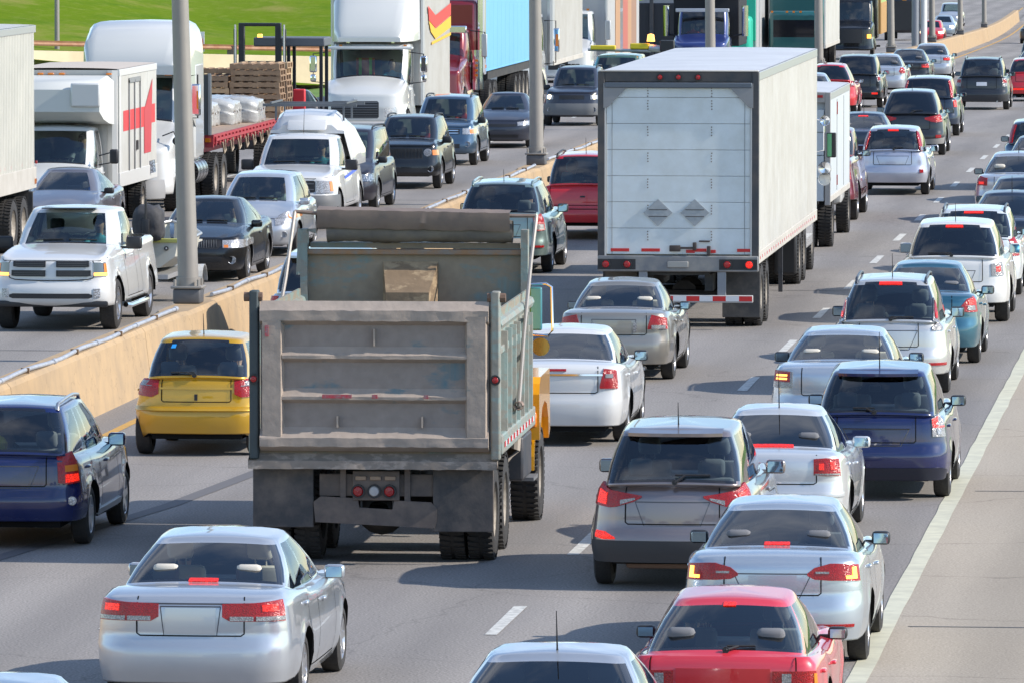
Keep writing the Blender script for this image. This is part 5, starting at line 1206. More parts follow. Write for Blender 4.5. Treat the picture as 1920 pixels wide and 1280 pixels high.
c = B('saloon_car', -20.95, 209.9, 'charcoal blue saloon partly behind the second lamp post, left headlamp glowing', 'car', paint('slate_paint', (.03, .034, .05), .2, .3, .06), 'sedan', L=4.5, W=1.72, H=1.44, nose=.74); c.mirror(BLK); c.fwipers(); front_face(c, grille=[(0, .58, .66), (.45, .60, .66)], lamp=[(.80, .64, .76), (.48, .62, .72)], lampm=CLRL, lower=[(0, .30, .38), (.5, .30, .38)])
c = B('suv_car', -20.95, 231.2, 'dark grey off-roader with lit headlamps left of the big trailer', 'car', paint('slate_paint', ()), 'suv', L=4.45, W=1.80, H=1.72, nose=.98, rails=BLK, lowm=None); c.mirror(BLK, .2, .15); c.fwipers(); front_face(c, grille=[(0, .80, .92), (.38, .80, .92)], lamp=[(.86, .80, .94), (.58, .80, .92)], lampm=CLRL, lower=[(0, .44, .52), (.4, .44, .52)], fog=(.66, .50, .06))
for sd_ in (1, -1): p = c.skin(sd_ * farc(c, .68), .87, .03); G().lathe([(0, .07), (.01, .001)], p, 'y', 12).mk('headlamp_bulb', HEADLIT, c.root)
c.patch('bumper_cladding', mat('grey_plastic_bumper', ()), [(farc(c, .9), .34, .68), (c.plan.L, .34, .68)], .014, (1, -1))
c = B('saloon_car', -27.2, 212, 'small blue grey car glimpsed between the pallets and the white box lorry', 'car', BLUE, 'sedan', lod=1); c.mirror(BLK)
c = B('saloon_car', -19.6, 290, 'blue car roof showing just over the big trailer roof', 'car', paint('bright_blue_paint', (.05, .12, .4), .4), 'sedan', lod=2)
for X, y, lb, m, k in ((-22.3, 498, 'red oncoming hatchback with a lit headlamp far up the road', RED, 'hatch'), (-23.6, 545, 'pale blue oncoming car behind the red hatchback far up the road', LBLU, 'sedan'), (-25.4, 600, 'silver oncoming people carrier far up the road', SILV, 'van'), (-29.2, 760, 'dark oncoming car farthest up the road', DGREY, 'suv')):
    c = B('saloon_car', X, y, lb, 'car', m, k, lod=2); front_face(c, lamp=[(.8, .68, .82), (.5, .68, .8)], lampm=HEADLIT if k != 'suv' else HEADL)
# ================================================================ lorries
TW = paint('truck_white', (.58, .58, .56), 0, .35, .25)
M_BOXW = mat('white_box_panel', (.50, .49, .455), .5, noise=(1.1, .7, (.41, .39, .345), .03))
M_BOXG = mat('grey_box_panel', (.42, .42, .42), .5, noise=(1.1, .5, (.35, .34, .33), .03))
M_ALU = mat('aluminium_trim', (.50, .50, .50), .4, .6)
M_ROOF = mat('box_roof_grey', (.55, .56, .58), .55, noise=(.7, .7, (.44, .45, .47), .05))
M_FR = mat('dark_steel_frame', (.05, .055, .065), .5, .3, noise=(3, .7, (.12, .10, .09), .1))
M_CH = mat('chassis_black', (.03, .03, .03), .7, noise=(4, .7, (.08, .07, .06), .1))
M_FLAP = mat('mudflap_rubber', (.05, .05, .052), .75, noise=(5, .8, (.11, .10, .09), .25))
M_TAPER = mat('tape_red', (.55, .02, .02), .35); M_TAPEW = mat('tape_white', (.65, .65, .66), .35)
M_SKIRT = mat('lower_rail_beige', (.50, .47, .42), .6, noise=(2, .6, (.36, .33, .28), .05))
def corrug(name, m, root, x, y0, y1, z0, z1, out=1, pitch=.125, dep=.03):
    """ribbed side sheet facing +-x"""
    n = int((y1 - y0) / pitch); v = []; f = []
    for i in range(n):
        a = y0 + (y1 - y0) * i / n; p = (y1 - y0) / n
        for dy, o_ in ((0, 0), (.62, 0), (.70, dep), (.92, dep), (1.0, 0)): v += [(x + out * o_, a + dy * p, z0), (x + out * o_, a + dy * p, z1)]
    k = len(v) // 2; f = [(2 * i, 2 * i + 2, 2 * i + 3, 2 * i + 1) for i in range(k - 1)]
    if out < 0: f = [q[::-1] for q in f]
    return mk(name, v, f, m, root)
def cargo(root, hw, y0, y1, z0, z1, m=M_BOXW, side='ribs', roof=None, front_r=.12, rail=.16, pitch=.125, railm=None, rear=True):
    """box body; y0 = the end seen last, local +y is forward"""
    box('box_core', m, root, -hw + .04, hw - .04, y0 + .05, y1 - .03, z0 + .04, z1 - .04)
    for sx in (-1, 1):
        if side == 'ribs': corrug('side_wall', m, root, sx * (hw - .03), y0 + .1, y1 - .1, z0 + rail, z1 - .12, sx, pitch)
        else:
            n = max(2, int((y1 - y0) / 1.22))
            for i in range(n):
                a = y0 + (y1 - y0) * i / n; b = y0 + (y1 - y0) * (i + 1) / n
                box('side_panel', m, root, sx * (hw - .04), sx * (hw - .01), a + .006, b - .006, z0 + rail, z1 - .1)
        box('top_rail', M_ALU if railm is None else railm, root, sx * (hw - .06), sx * (hw + .005), y0, y1, z1 - .13, z1 + .012, .01)
        box('bottom_rail', railm or M_SKIRT, root, sx * (hw - .06), sx * (hw + .008), y0, y1, z0, z0 + rail, .01)
        G().tube([(sx * (hw - front_r * .55), y1 - front_r * .45, z0), (sx * (hw - front_r * .55), y1 - front_r * .45, z1)], front_r * .6, 10).mk('corner_post', M_ALU if railm is None else railm, root, True)
    v = []; nx = 9; ny = max(6, int((y1 - y0) / .6))
    for j in range(ny + 1):
        for i in range(nx):
            x = -hw + .01 + (2 * hw - .02) * i / (nx - 1); v.append((x, y0 + .01 + (y1 - y0 - .02) * j / ny, z1 + .02 + .02 * (1 - (x / hw) ** 2) + (.006 if j % 2 else 0) * (abs(x) < hw * .8)))
    mk('box_roof', roof or M_ROOF, [(0)] and v, [], None) if 0 else mk('box_roof', v, [(j * nx + i, j * nx + i + 1, (j + 1) * nx + i + 1, (j + 1) * nx + i) for j in range(ny) for i in range(nx - 1)], roof or M_ROOF, root)
    box('front_wall', m, root, -hw + front_r * .6, hw - front_r * .6, y1 - .03, y1 + .0, z0, z1)
def duals(root, x, y, r=.52, n=2):
    for k in range(n):
        for sx in (-1, 1): wheel(root, sx * (x - k * .31), y, r, .27, 'truck')
def axle(root, y, hw=.95, r=.52): G().tube([(-hw, y, r), (hw, y, r)], .07, 8).tube([(0, y - .02, r), (0, y + .02, r)], .22, 10).mk('axle', M_CH, root)
def flap(root, x, y, w, z0, z1, m=None): return box('mud_flap', m or M_FLAP, root, x - w / 2, x + w / 2, y - .012, y + .012, z0, z1, .01)
def lampdisc(root, x, y, z, r=.05, m=REDL, n='marker_lamp', face=-1):
    o = G().lathe([(0, r + .02), (face * .02, r + .018), (face * .02, r)], (x, y, z), 'y', 14).mk('lamp_bezel', BLK, root, True); G().lathe([(face * .012, r), (face * .03, r * .8), (face * .035, .001)], (x, y, z), 'y', 14).mk(n, m, o, True)
def tape(root, x, y0, y1, z, h=.05, out=1, on=.30, gap=.32):
    y = y0; k = 0
    while y + on < y1:
        box('reflective_tape', M_TAPER if 1 else M_TAPEW, root, x, x + out * .004, y, y + on * .5, z, z + h); box('reflective_tape', M_TAPEW, root, x, x + out * .004, y + on * .5, y + on, z, z + h); y += on + gap
# ---------------------------------------------------------------- the big white semi trailer
TR = empty('semi_trailer', (-9.80, 127.4, 0), 'big white ribbed semi trailer with grey steel rear frame and two diamond placards', 'trailer')
Z0, Z1, HW = 1.06, 4.17, 1.30
cargo(TR, HW, .06, 16.1, Z0, Z1, M_BOXW, 'ribs', pitch=.40, rail=.20)
for sx in (-1, 1):
    box('rear_post', M_FR, TR, sx * HW - sx * .10, sx * (HW + .012), -.02, .10, Z0 - .02, Z1 + .02, .01)
    box('post_edge', mat('worn_white_edge', (.6, .58, .55), .6), TR, sx * HW - sx * .125, sx * HW - sx * .10, -.012, .05, Z0 + .1, Z1 - .3)
    g = G(); g.prism([(sx * (HW - .08), Z1 - .17), (sx * (HW - .46), Z1 - .17), (sx * (HW - .44), Z1 - .26), (sx * (HW - .15), Z1 - .56), (sx * (HW - .08), Z1 - .57)][::sx], -.035, .02, 'y'); g.mk('corner_gusset', mat('gusset_grey', (.27, .27, .28), .6, .2, noise=(4, .5, (.2, .2, .2), .1)), TR)
box('header', M_FR, TR, -HW + .1, HW - .1, -.01, .1, Z1 - .15, Z1 + .02, .01)
box('header_bar', mat('header_blue_grey', (.11, .13, .16), .5, .4), TR, -HW + .1, HW - .1, -.05, .05, Z1 - .245, Z1 - .155, .015)
box('header_cap', mat('cap_beige', (.55, .52, .48), .6), TR, -HW, HW, -.03, .05, Z1 + .02, Z1 + .045, .008)
for x in (-.30, .0, .32): lampdisc(TR, x, -.015, Z1 - .07, .042, REDL)
M_DOOR = mat('roller_door_pale', (.64, .69, .71), .45, noise=(2.2, .75, (.53, .56, .55), .05))
zz = np.array([Z0 + .16 + .425 * i for i in range(7)] + [Z1 - .245])
for i in range(7):
    box('door_panel', M_DOOR, TR, -HW + .13, HW - .13, .015, .05, zz[i] + .003, zz[i + 1] - .003, .003)
g = G(); rv = mat('rivet_rust', (.12, .08, .06), .7)
for x in (-.50, .54):
    for i in range(7):
        for k in range(4): z = zz[i] + (zz[i + 1] - zz[i]) * (.80 - .0) - .045 * k + .03; g.lathe([(0, .011), (-.008, .009), (-.008, .001)], (x + random.uniform(-.004, .004), .014, z), 'y', 6)
g.mk('hinge_rivets', rv, TR, kind='stuff')
for x in (-HW + .22, HW - .22): box('door_track_line', mat('faint_grey_line', (.25, .26, .27), .7), TR, x - .004, x + .004, .008, .014, Z0 + .16, Z1 - .4)
M_PL = mat('placard_grey', (.30, .32, .335), .5, noise=(14, .7, (.40, .42, .43), .05))
for x in (-.33, .27):
    o = G().prism([(x - .235, 1.90), (x, 2.12), (x + .235, 1.90), (x, 1.68)], -.012, .012, 'y').mk('placard_holder', M_PL, TR)
    for dz in (-.06, .05): box('placard_slot', M_FR, o, x - .15, x + .15, -.018, -.011, 1.90 + dz - .008, 1.90 + dz + .004)
for x0, x1 in ((-1.08, -.78), (-.58, -.28), (.26, .48), (.98, 1.26 - .0)): box('reflective_tape', M_TAPER, TR, x0 - .02, x1 - .02, .004, .014, 1.265, 1.315)
for x0, x1 in ((.08, .22), (.42, .56)): box('reflective_tape', M_TAPER, TR, x0 + .05, x1 + .05, .002, .014, 1.245, 1.295)
M_LAT = mat('latch_dark_steel', (.07, .055, .05), .6, .4)
g = G().box(-.14, .04, -.06, 0, 1.27, 1.37, .01).box(-.02, .28, -.05, -.02, 1.31, 1.345, .01).box(.24, .30, -.06, 0, 1.29, 1.42, .01); g.mk('door_latch', M_LAT, TR, True)
box('door_handle', M_LAT, TR, .34, .52, -.04, 0, 1.425, 1.45, .008); box('door_handle', M_LAT, TR, .47, .53, -.05, 0, 1.21, 1.36, .01)
box('bumper_beam', mat('worn_steel_beam', (.16, .17, .19), .55, .3, noise=(2.5, .9, (.32, .30, .27), .15)), TR, -HW - .01, HW + .01, -.05, .12, Z0 - .12, Z0 + .14, .02)
box('lock_box', mat('dull_steel', (.35, .34, .32), .5, .5), TR, -.17, .17, -.08, -.04, Z0 - .05, Z0 + .05, .01)
for x in (-1.18, -.83): lampdisc(TR, x, -.055, Z0 + .0, .06)
for x in (.80, 1.16): lampdisc(TR, x, -.055, Z0 + .0, .06, REDLIT if x > 1 else REDL)
for x in (-1.0, .98): box('lamp_pod', BLK, TR, x - .31, x + .31, -.052, -.046, Z0 - .085, Z0 + .085)
for x in (-.57, .71): box('guard_post', mat('worn_steel_post', (.24, .25, .27), .5, .3), TR, x - .07, x + .07, -.02, .05, .52, Z0 - .1, .01)
g = box('underride_guard', mat('guard_beam', (.42, .41, .40), .5), TR, -1.16, 1.22, -.05, .05, .44, .56, .01)
for i in range(11):
    a = -1.15 + 2.36 * i / 11; box('reflective_tape', M_TAPER if i % 2 == 0 else M_TAPEW, g, a, a + 2.36 / 11, -.056, -.051, .465, .545)
g = G().box(-.5, .5, .1, 15, .88, 1.03)
for y in (1.2, 2.45, 4, 6, 8, 10, 12): g.box(-1.2, 1.2, y, y + .1, .96, 1.04)
g.box(-.55, -.42, .2, 3.6, .62, .9).box(.42, .55, .2, 3.6, .62, .9); g.mk('subframe', M_CH, TR)
for y in (1.35, 2.62): duals(TR, 1.14, y); axle(TR, y)
for sx in (-1, 1): flap(TR, sx * .98, .72, .62, .16, .98)
box('flap_board', mat('brown_board', (.12, .10, .08), .8), TR, -1.24, -.72, .6, .66, .70, .96)
g = G().box(-1.15, -1.08, 8.6, 8.7, .15, 1.05).box(1.08, 1.15, 8.6, 8.7, .15, 1.05); g.mk('landing_leg', M_FR, TR)
tape(TR, HW + .008, .4, 16, Z0 + .07, .05, 1, .22, .35)
# tractor pulling it
TT = empty('semi_tractor', (-9.95, 141.4, 0), 'white day-cab tractor hidden ahead of the big trailer, round mirrors sticking out on its right', 'truck')
for y in (.2, 1.5): duals(TT, 1.13, y)
wheel(TT, 1.05, 5.2, .52, .28, 'truck'); wheel(TT, -1.05, 5.2, .52, .28, 'truck')
box('chassis', M_CH, TT, -.45, .45, -.6, 5.6, .6, .9)
G().box(-1.15, 1.15, 3.0, 4.6, 1.0, 2.75, .12).box(-.95, .95, 4.5, 6.2, .8, 1.75, .15).mk('cab', TW, TT, True)
box('fuel_tank', M_ALU, TT, .85, 1.22, 2.0, 3.2, .55, 1.05, .12); box('mud_guard', BLK, TT, .86, 1.26, -.75, -.55, .2, 1.15, .05); box('side_fairing', TW, TT, 1.12, 1.24, 2.2, 4.4, .5, 2.0, .05)
G().tube([(1.2, 4.3, 2.2), (1.46, 4.25, 2.25), (1.46, 4.25, 2.8), (1.2, 4.3, 2.85)], .02, 6).mk('mirror_bracket', CHROME, TT)
for z, r, m in ((2.80, .10, CHROME), (1.92, .13, CHROME), (1.72, .12, TW)): G().lathe([(0, r), (.05, r * .8), (.07, .001)], (1.47 + (2.8 - z) * 0, 4.2, z), 'y', 16).mk('round_mirror', m, TT, True)
o = box('mirror_housing', BLK, TT, 1.50, 1.68, 4.18, 4.3, 2.12, 2.58, .02); box('mirror_glass', mat('mirror_green', (.12, .35, .2), .1, .6), o, 1.52, 1.60, 4.17, 4.178, 2.14, 2.56)
# ---------------------------------------------------------------- smaller white box truck ahead of it
BT = empty('box_truck', (-10.02, 153.2, 0), 'smaller white box truck just ahead and right of the big trailer', 'truck')
cargo(BT, 1.2, .05, 7.0, .95, 3.08, mat('bluish_box_panel', (.48, .51, .53), .5, noise=(1, .4, (.55, .58, .6), .03)), 'flat', rail=.12)
for sx in (-1, 1): box('rear_post', mat('post_grey', (.28, .27, .26), .6), BT, sx * 1.1, sx * 1.21, -.02, .08, .9, 3.1, .01)
box('header', mat('post_grey', ()), BT, -1.1, 1.1, -.02, .06, 2.9, 3.1, .01)
for z in (1.2, 1.65, 2.1, 2.55): box('door_panel', mat('bluish_box_panel', ()), BT, -1.08, 1.08, .0, .04, z - .22, z + .215, .005)
box('lamp_pod', REDL, BT, .86, 1.06, -.03, 0, 3.0, 3.05); box('marker_lamp', AMBL, BT, 1.16, 1.21, 6.85, 6.95, 3.0, 3.06)
for y in (2.5, 4.9): box('side_door_gap', GAP, BT, 1.192, 1.197, y, y + .02, 1.1, 2.9)
box('hinge', REDL, BT, 1.19, 1.21, 2.46, 2.54, 2.6, 2.85); box('hinge', REDL, BT, 1.19, 1.21, 2.46, 2.54, 1.2, 1.4)
duals(BT, 1.0, 2.2, .47); wheel(BT, 1.0, 8.2, .47, .25, 'truck'); wheel(BT, -1.0, 8.2, .47, .25, 'truck')
box('chassis', M_CH, BT, -.5, .5, .2, 8.8, .55, .95); G().box(-1.05, 1.05, 7.1, 9.1, .6, 2.3, .15).mk('cab', TW, BT, True)
c = Car('pickup_truck', -10.0, 168.9, 'dark red pickup with grey lower body, visible only beside the white box truck wheels', 'pickup', paint('dark_red_paint', (.16, .012, .02), .3, .3), 'pickup', group=AWAY, lod=1); tail(c, [(.86, .9, 1.25), (.97, .9, 1.25)]); c.mirror(BLK)
# ---------------------------------------------------------------- dump truck
D = empty('dump_truck', (-9.77, 84.3, 0), 'muddy teal dump truck with empty open bed, yellow cab and rolled tarpaulin', 'truck', rz=R(1.0))
def muddy(name, base, mud, amt, sc=1.6, rough=.8):
    m = mat(name, base, rough); n = m.node_tree.nodes; L = m.node_tree.links; b = n['Principled BSDF']; t = n.new('ShaderNodeTexCoord')
    mp = n.new('ShaderNodeMapping'); mp.inputs['Scale'].default_value = (1, 1, 2.4); L.new(t.outputs['Object'], mp.inputs[0])
    q = n.new('ShaderNodeTexNoise'); q.inputs['Scale'].default_value = sc; q.inputs['Detail'].default_value = 9; q.inputs['Roughness'].default_value = .62; L.new(mp.outputs[0], q.inputs['Vector'])
    r = n.new('ShaderNodeMapRange'); r.inputs['From Min'].default_value = .62 - amt * .35; r.inputs['From Max'].default_value = .68 - amt * .35; L.new(q.outputs['Fac'], r.inputs['Value'])
    q2 = n.new('ShaderNodeTexNoise'); q2.inputs['Scale'].default_value = 9; q2.inputs['Detail'].default_value = 8; L.new(t.outputs['Object'], q2.inputs['Vector'])
    md = n.new('ShaderNodeMixRGB'); md.inputs[1].default_value = (*mud, 1); md.inputs[2].default_value = (*[c_ * .62 for c_ in mud], 1); L.new(q2.outputs['Fac'], md.inputs[0])
    bd = n.new('ShaderNodeMixRGB'); bd.inputs[1].default_value = (*base, 1); bd.inputs[2].default_value = (*[a * .6 + b_ * .4 for a, b_ in zip(base, mud)], 1); L.new(q2.outputs['Fac'], bd.inputs[0])
    st = n.new('ShaderNodeMapping'); st.inputs['Scale'].default_value = (11, 11, .7); L.new(t.outputs['Object'], st.inputs[0])
    q3 = n.new('ShaderNodeTexNoise'); q3.inputs['Scale'].default_value = 1.6; q3.inputs['Detail'].default_value = 6; L.new(st.outputs[0], q3.inputs['Vector'])
    q4 = n.new('ShaderNodeMapRange'); q4.inputs['From Min'].default_value = .4; q4.inputs['From Max'].default_value = .7; q4.inputs['To Max'].default_value = .55; L.new(q3.outputs['Fac'], q4.inputs['Value'])
    mz = n.new('ShaderNodeMixRGB'); L.new(q4.outputs[0], mz.inputs[0]); L.new(bd.outputs[0], mz.inputs[1]); mz.inputs[2].default_value = (*[c_ * .72 for c_ in mud], 1); bd = mz
    x = n.new('ShaderNodeMixRGB'); L.new(r.outputs[0], x.inputs[0]); L.new(bd.outputs[0], x.inputs[1]); L.new(md.outputs[0], x.inputs[2]); L.new(x.outputs[0], b.inputs['Base Color'])
    bu = n.new('ShaderNodeBump'); bu.inputs['Strength'].default_value = .4; bu.inputs['Distance'].default_value = .02; L.new(q2.outputs['Fac'], bu.inputs['Height']); L.new(bu.outputs[0], b.inputs['Normal']); return m
TEALP = (.055, .16, .19); MUD = (.42, .345, .29)
M_GATE = muddy('tailgate_mud_over_teal', TEALP, MUD, .86); M_GATE2 = muddy('tailgate_worn_panel', (.07, .16, .20), (.33, .28, .25), .70, .9)
M_SIDE = muddy('bed_teal_paint', (.20, .29, .28), (.30, .29, .25), .45, 2.2, .6); M_IN = muddy('bed_inner_rust', (.15, .22, .22), (.32, .26, .19), .62, 1.2)
def sheet(name, m, parent, x0, x1, z0, z1, y, nx=26, nz=5, amp=.006, flange=.09, face=-1):
    """hand-dented pressed beam facing -y with bevelled top and bottom"""
    v = []; rows = [(z1, 0), (z1 - flange * .7, flange * .6), (z1 - flange, flange)] + [(z1 - flange - (z1 - z0 - 1.5 * flange) * i / nz, flange) for i in range(1, nz + 1)] + [(z0, 0)]
    for i in range(nx + 1):
        x = x0 + (x1 - x0) * i / nx
        for z, o_ in rows:
            d = 0 if o_ == 0 else amp * (math.sin(x * 7.3 + z * 3) + math.sin(x * 17.1 + z * 11) * .6 + random.uniform(-.5, .5)) - (.035 * math.exp(-((x + .35) / .12) ** 2) if abs(z - 2.28) < .12 else 0)
            v.append((x, y - o_ - d, z + (random.uniform(-1, 1) * amp * .6 if o_ else 0)))
    k = len(rows); f = [(i * k + j, (i + 1) * k + j, (i + 1) * k + j + 1, i * k + j + 1) for i in range(nx) for j in range(k - 1)]
    f += [tuple(range(k)), tuple(range(nx * k, nx * k + k))[::-1]]
    return mk(name, v, [q[::-1] for q in f], m, parent, True, 40)
TG = box('tailgate', M_GATE2, D, -1.24, 1.24, -.02, .06, 1.28, 2.80)
gx_ = 1.24
random.seed(7)
sheet('gate_top_beam', M_GATE, TG, -gx_, gx_, 2.60, 2.86, -.02, 30, 4, .008, .10)
sheet('gate_rib', M_GATE, TG, -1.0, 1.02, 2.20, 2.37, -.02, 26, 3, .005, .09)
sheet('gate_rib', M_GATE, TG, -1.0, 1.02, 1.76, 1.92, -.02, 26, 3, .005, .085)
sheet('gate_bottom_beam', M_GATE, TG, -gx_, gx_, 1.24, 1.50, -.02, 30, 4, .007, .11)
for sx in (-1, 1):
    g = G(); n = 14; v = []
    for i in range(n + 1):
        z = 1.30 + 1.40 * i / n; o_ = random.uniform(-.006, .006)
        for dx, dy in ((0, 0), (.02, .10), (.22, .10), (.25, 0)): v.append((sx * (gx_ - .01 - dx) if True else 0, -.02 - dy - o_, z))
    f = [(4 * i + j, 4 * i + j + 1, 4 * i + 5 + j, 4 * i + 4 + j) for i in range(n) for j in range(3)]
    mk('gate_side_post', v, f if sx < 0 else [q[::-1] for q in f], M_GATE, TG, True, 40)
for x, z0, z1 in ((-.0, 2.38, 2.56), (-.40, 1.50, 1.62), (.52, 1.50, 1.62)): G().box(x - .008, x + .008, -.09, -.02, z0, z1).mk('gate_stiffener', mat('pale_rust', (.4, .33, .27), .8), TG)
M_TR = mat('torn_tape', (.45, .04, .06), .6, noise=(22, .9, (.22, .2, .2), .1))
for x0, x1 in ((-.56, -.24), (-.02, .04), (.54, .59)): box('reflective_tape', M_TR, TG, x0, x1, -.122, -.108, 1.82, 1.86)
box('reflective_tape', M_TR, TG, -1.18, -1.14, -.135, -.12, 2.48, 2.60)
# bed
BH = 2.62; YB = 4.65
for sx in (-1, 1):
    box('gate_post', M_SIDE if sx > 0 else mat('post_painted_shade', (.05, .065, .07), .7), D, sx * 1.26, sx * 1.36, -.06, .12, 1.15, 2.97, .02)  # left post is a darkened copy, shade put into its colour
    G().tube([(sx * 1.22, .0, 2.9), (sx * 1.42, .0, 2.9)], .05, 8).mk('hinge_pin', mat('rusty_steel', ()), D, True)
    lampdisc(D, sx * 1.31, -.062, 2.02, .038, REDL)
    W_ = box('bed_side_wall', M_SIDE, D, sx * 1.27, sx * 1.31, .12, YB, 1.25, BH)
    G().tube([(sx * 1.30, .12, BH - .03), (sx * 1.30, YB, BH - .02)], .07, 8).mk('bed_top_rail', M_SIDE, W_, True)
    box('bed_lower_rail', M_SIDE, W_, sx * 1.30, sx * 1.38, .05, YB, 1.20, 1.42, .02)
    for y in np.linspace(.75, YB - .4, 7):
        g = G().prism([(sx * 1.305, y - .06), (sx * 1.38, y - .035), (sx * 1.38, y + .035), (sx * 1.305, y + .06)][::sx], 1.42, BH - .12, 'z'); g.mk('bed_rib', M_SIDE, W_)
    box('bed_mid_rail', M_SIDE, W_, sx * 1.31, sx * 1.35, .12, YB, 2.28, 2.36, .01)
    tape(D, sx * 1.382, .3, YB - .1, 1.27, .06, sx, .3, .12)
    box('side_board', muddy('side_board_worn', (.16, .27, .26), (.3, .26, .2), .5, 3), D, sx * 1.285, sx * 1.31, .15, YB - .2, BH, BH + .13)
box('bed_floor', M_IN, D, -1.28, 1.28, 0.06, YB, 1.16, 1.25)
sheet('bed_tail_lip', muddy('lip_mud', MUD, (.30, .25, .21), .5, 4), D, -1.37, 1.33, 1.06, 1.21, .06, 30, 2, .006, .16)
box('bed_front_wall', M_IN, D, -1.27, 1.27, YB, YB + .06, 1.2, 3.16)
g = G(); x0, x1 = -.36, .27                                            # hoist housing on the front wall
g.add([(x0, YB, 1.25), (x1, YB, 1.25), (x1, YB, 3.05), (x0, YB, 3.05), (x0 + .07, YB - .42, 1.25), (x1 - .07, YB - .42, 1.25), (x1 - .07, YB - .42, 2.72), (x0 + .07, YB - .42, 2.72)], [(4, 5, 6, 7), (7, 6, 2, 3), (0, 4, 7, 3), (5, 1, 2, 6)])
g.mk('hoist_housing', muddy('housing_rust', (.42, .31, .19), (.26, .18, .11), .42, 2.2), D)
for sx in (-1, 1): G().prism([(YB - .1, 2.5), (YB + .1, 2.5), (YB + .1, 3.42), (YB - .1, 3.42)], sx * 1.22, sx * 1.30, 'x').mk('headboard_upright', M_SIDE, D)
box('headboard_rim', mat('rusty_rim', (.30, .17, .09), .8, noise=(8, .8, (.2, .2, .19), .1)), D, -1.25, 1.25, YB - .06, YB + .1, 3.13, 3.19, .01)
box('cab_shield', M_IN, D, -1.2, 1.2, YB + .05, YB + 1.2, 3.2, 3.26)
# rolled tarpaulin and its hood
v = []; n = 40
for i in range(n + 1):
    x = -1.0 + 2.12 * i / n
    for j in range(12):
        a = 2 * math.pi * j / 12; r = .13 + .005 * math.sin(x * 6 + a * 2) + .006 * math.sin(x * 9 + a * 5) + .004 * math.sin(x * 47 - a * 3); v.append((x, YB + .02 + r * math.cos(a), 3.40 + r * math.sin(a)))
mk('rolled_tarpaulin', v, [(i * 12 + j, i * 12 + (j + 1) % 12, i * 12 + 12 + (j + 1) % 12, i * 12 + 12 + j) for i in range(n) for j in range(12)], mat('tarp_grey', (.13, .12, .11), .85, noise=(3, .8, (.22, .19, .15), .4)), D, True)
v = []
for i in range(n + 1):
    x = -1.10 + 2.20 * i / n
    for y, z in ((YB - .14, 3.42 + .004 * math.sin(x * 12)), (YB - .18, 3.50), (YB - .17, 3.63), (YB + .02, 3.66), (YB + .3, 3.64)): v.append((x, y + random.uniform(-.006, .006), z + random.uniform(-.004, .004) - .015 * x))
mk('tarp_hood', v, [(i * 5 + j, i * 5 + 5 + j, i * 5 + 6 + j, i * 5 + 1 + j) for i in range(n) for j in range(4)], mat('hood_brown_steel', (.17, .13, .11), .75, noise=(3, .8, (.24, .18, .14), .2)), D, True, 35)
M_TUBE = mat('rusty_tube', (.30, .22, .18), .6, .3, noise=(12, .6, (.18, .12, .08), .1)); M_TUB2 = mat('pale_tube', (.33, .30, .27), .5, .3)
G().tube([(-1.36, YB - .1, 3.62), (-1.1, YB - .1, 3.60), (1.1, YB - .1, 3.58), (1.40, YB - .1, 3.58)], .022, 7).mk('tarp_cross_tube', M_TUBE, D, True)
G().tube([(1.40, YB - .1, 3.58), (1.37, YB - .5, 3.1), (1.40, YB - 1.9, 2.35), (1.42, YB - 2.9, 1.6)], .022, 7).mk('tarp_arm', M_TUB2, D, True)
G().tube([(-1.36, YB - .1, 3.62), (-1.40, YB - .7, 2.9), (-1.42, YB - 1.4, 2.4)], .022, 7).mk('tarp_arm', M_TUB2, D, True)
G().tube([(-1.12, YB - .08, 3.4), (-1.30, YB - .08, 3.42), (-1.32, YB - .08, 2.9)], .03, 7).mk('tarp_bracket', M_SIDE, D, True)
g = G(); 
for i in range(9): g.tube([(1.42 + .045 * math.cos(a), YB - 2.95 + i * .022 + a * .003, 1.62 + .045 * math.sin(a)) for a in np.linspace(0, 6.28, 9)], .008, 5, False)
g.mk('return_spring', M_TUBE, D, True)
# chassis, lamps, flaps
g = G().box(-.46, -.34, .3, 9, .80, 1.08).box(.34, .46, .3, 9, .80, 1.08)
for y in (.4, 1.6, 3, 5): g.box(-.46, .46, y, y + .12, .82, 1.05)
g.mk('chassis', M_CH, D)
M_RUB = mat('muddy_steel', (.12, .10, .09), .85, noise=(4, .9, (.22, .17, .14), .2))
g = G().box(-.62, .62, .15, .22, .74, .98, .01); g.mk('lamp_crossmember', M_RUB, D, True)
for x in (-.36, .34): box('crossmember_bracket', M_RUB, D, x - .03, x + .03, .12, .2, .60, 1.05)
box('number_plate_bracket', M_RUB, D, -.25, .26, .08, .13, .70, 1.02, .01)
for x in (-.16, .0, .16): box('side_marker', mat('dusty_amber', (.35, .25, .18), .7), D, x - .06, x + .06, .06, .08, .92, .965, .01)
for x, m in ((-.19, REDL), (-.015, mat('dusty_clear_lens', (.45, .43, .42), .4)), (.15, REDL)): lampdisc(D, x, .07, .80, .058, m, 'tail_lamp')
g = G().prism([(-.66, .46), (.64, .40), (.66, .48), (.66, .62), (.60, .68), (.20, .70), (.18, .60), (-.18, .62), (-.20, .72), (-.60, .74), (-.68, .68)], .10, .13, 'y'); g.mk('push_bumper', M_RUB, D)
for x in (-.16, .19): G().tube([(x, .12, .74), (x, .12, .62)], .012, 5).mk('safety_chain', M_CH, D)
for x0, x1, z0, z1 in ((-1.34, -.68, .40, 1.08), (.62, 1.28, .36, 1.05)):
    flap(D, (x0 + x1) / 2, .12, x1 - x0, z0, z1, mat('flap_old', (.055, .055, .058), .8, noise=(3.5, .9, (.15, .125, .11), .35)))
for y in (.92, 2.28): duals(D, 1.10, y, .53); axle(D, y)
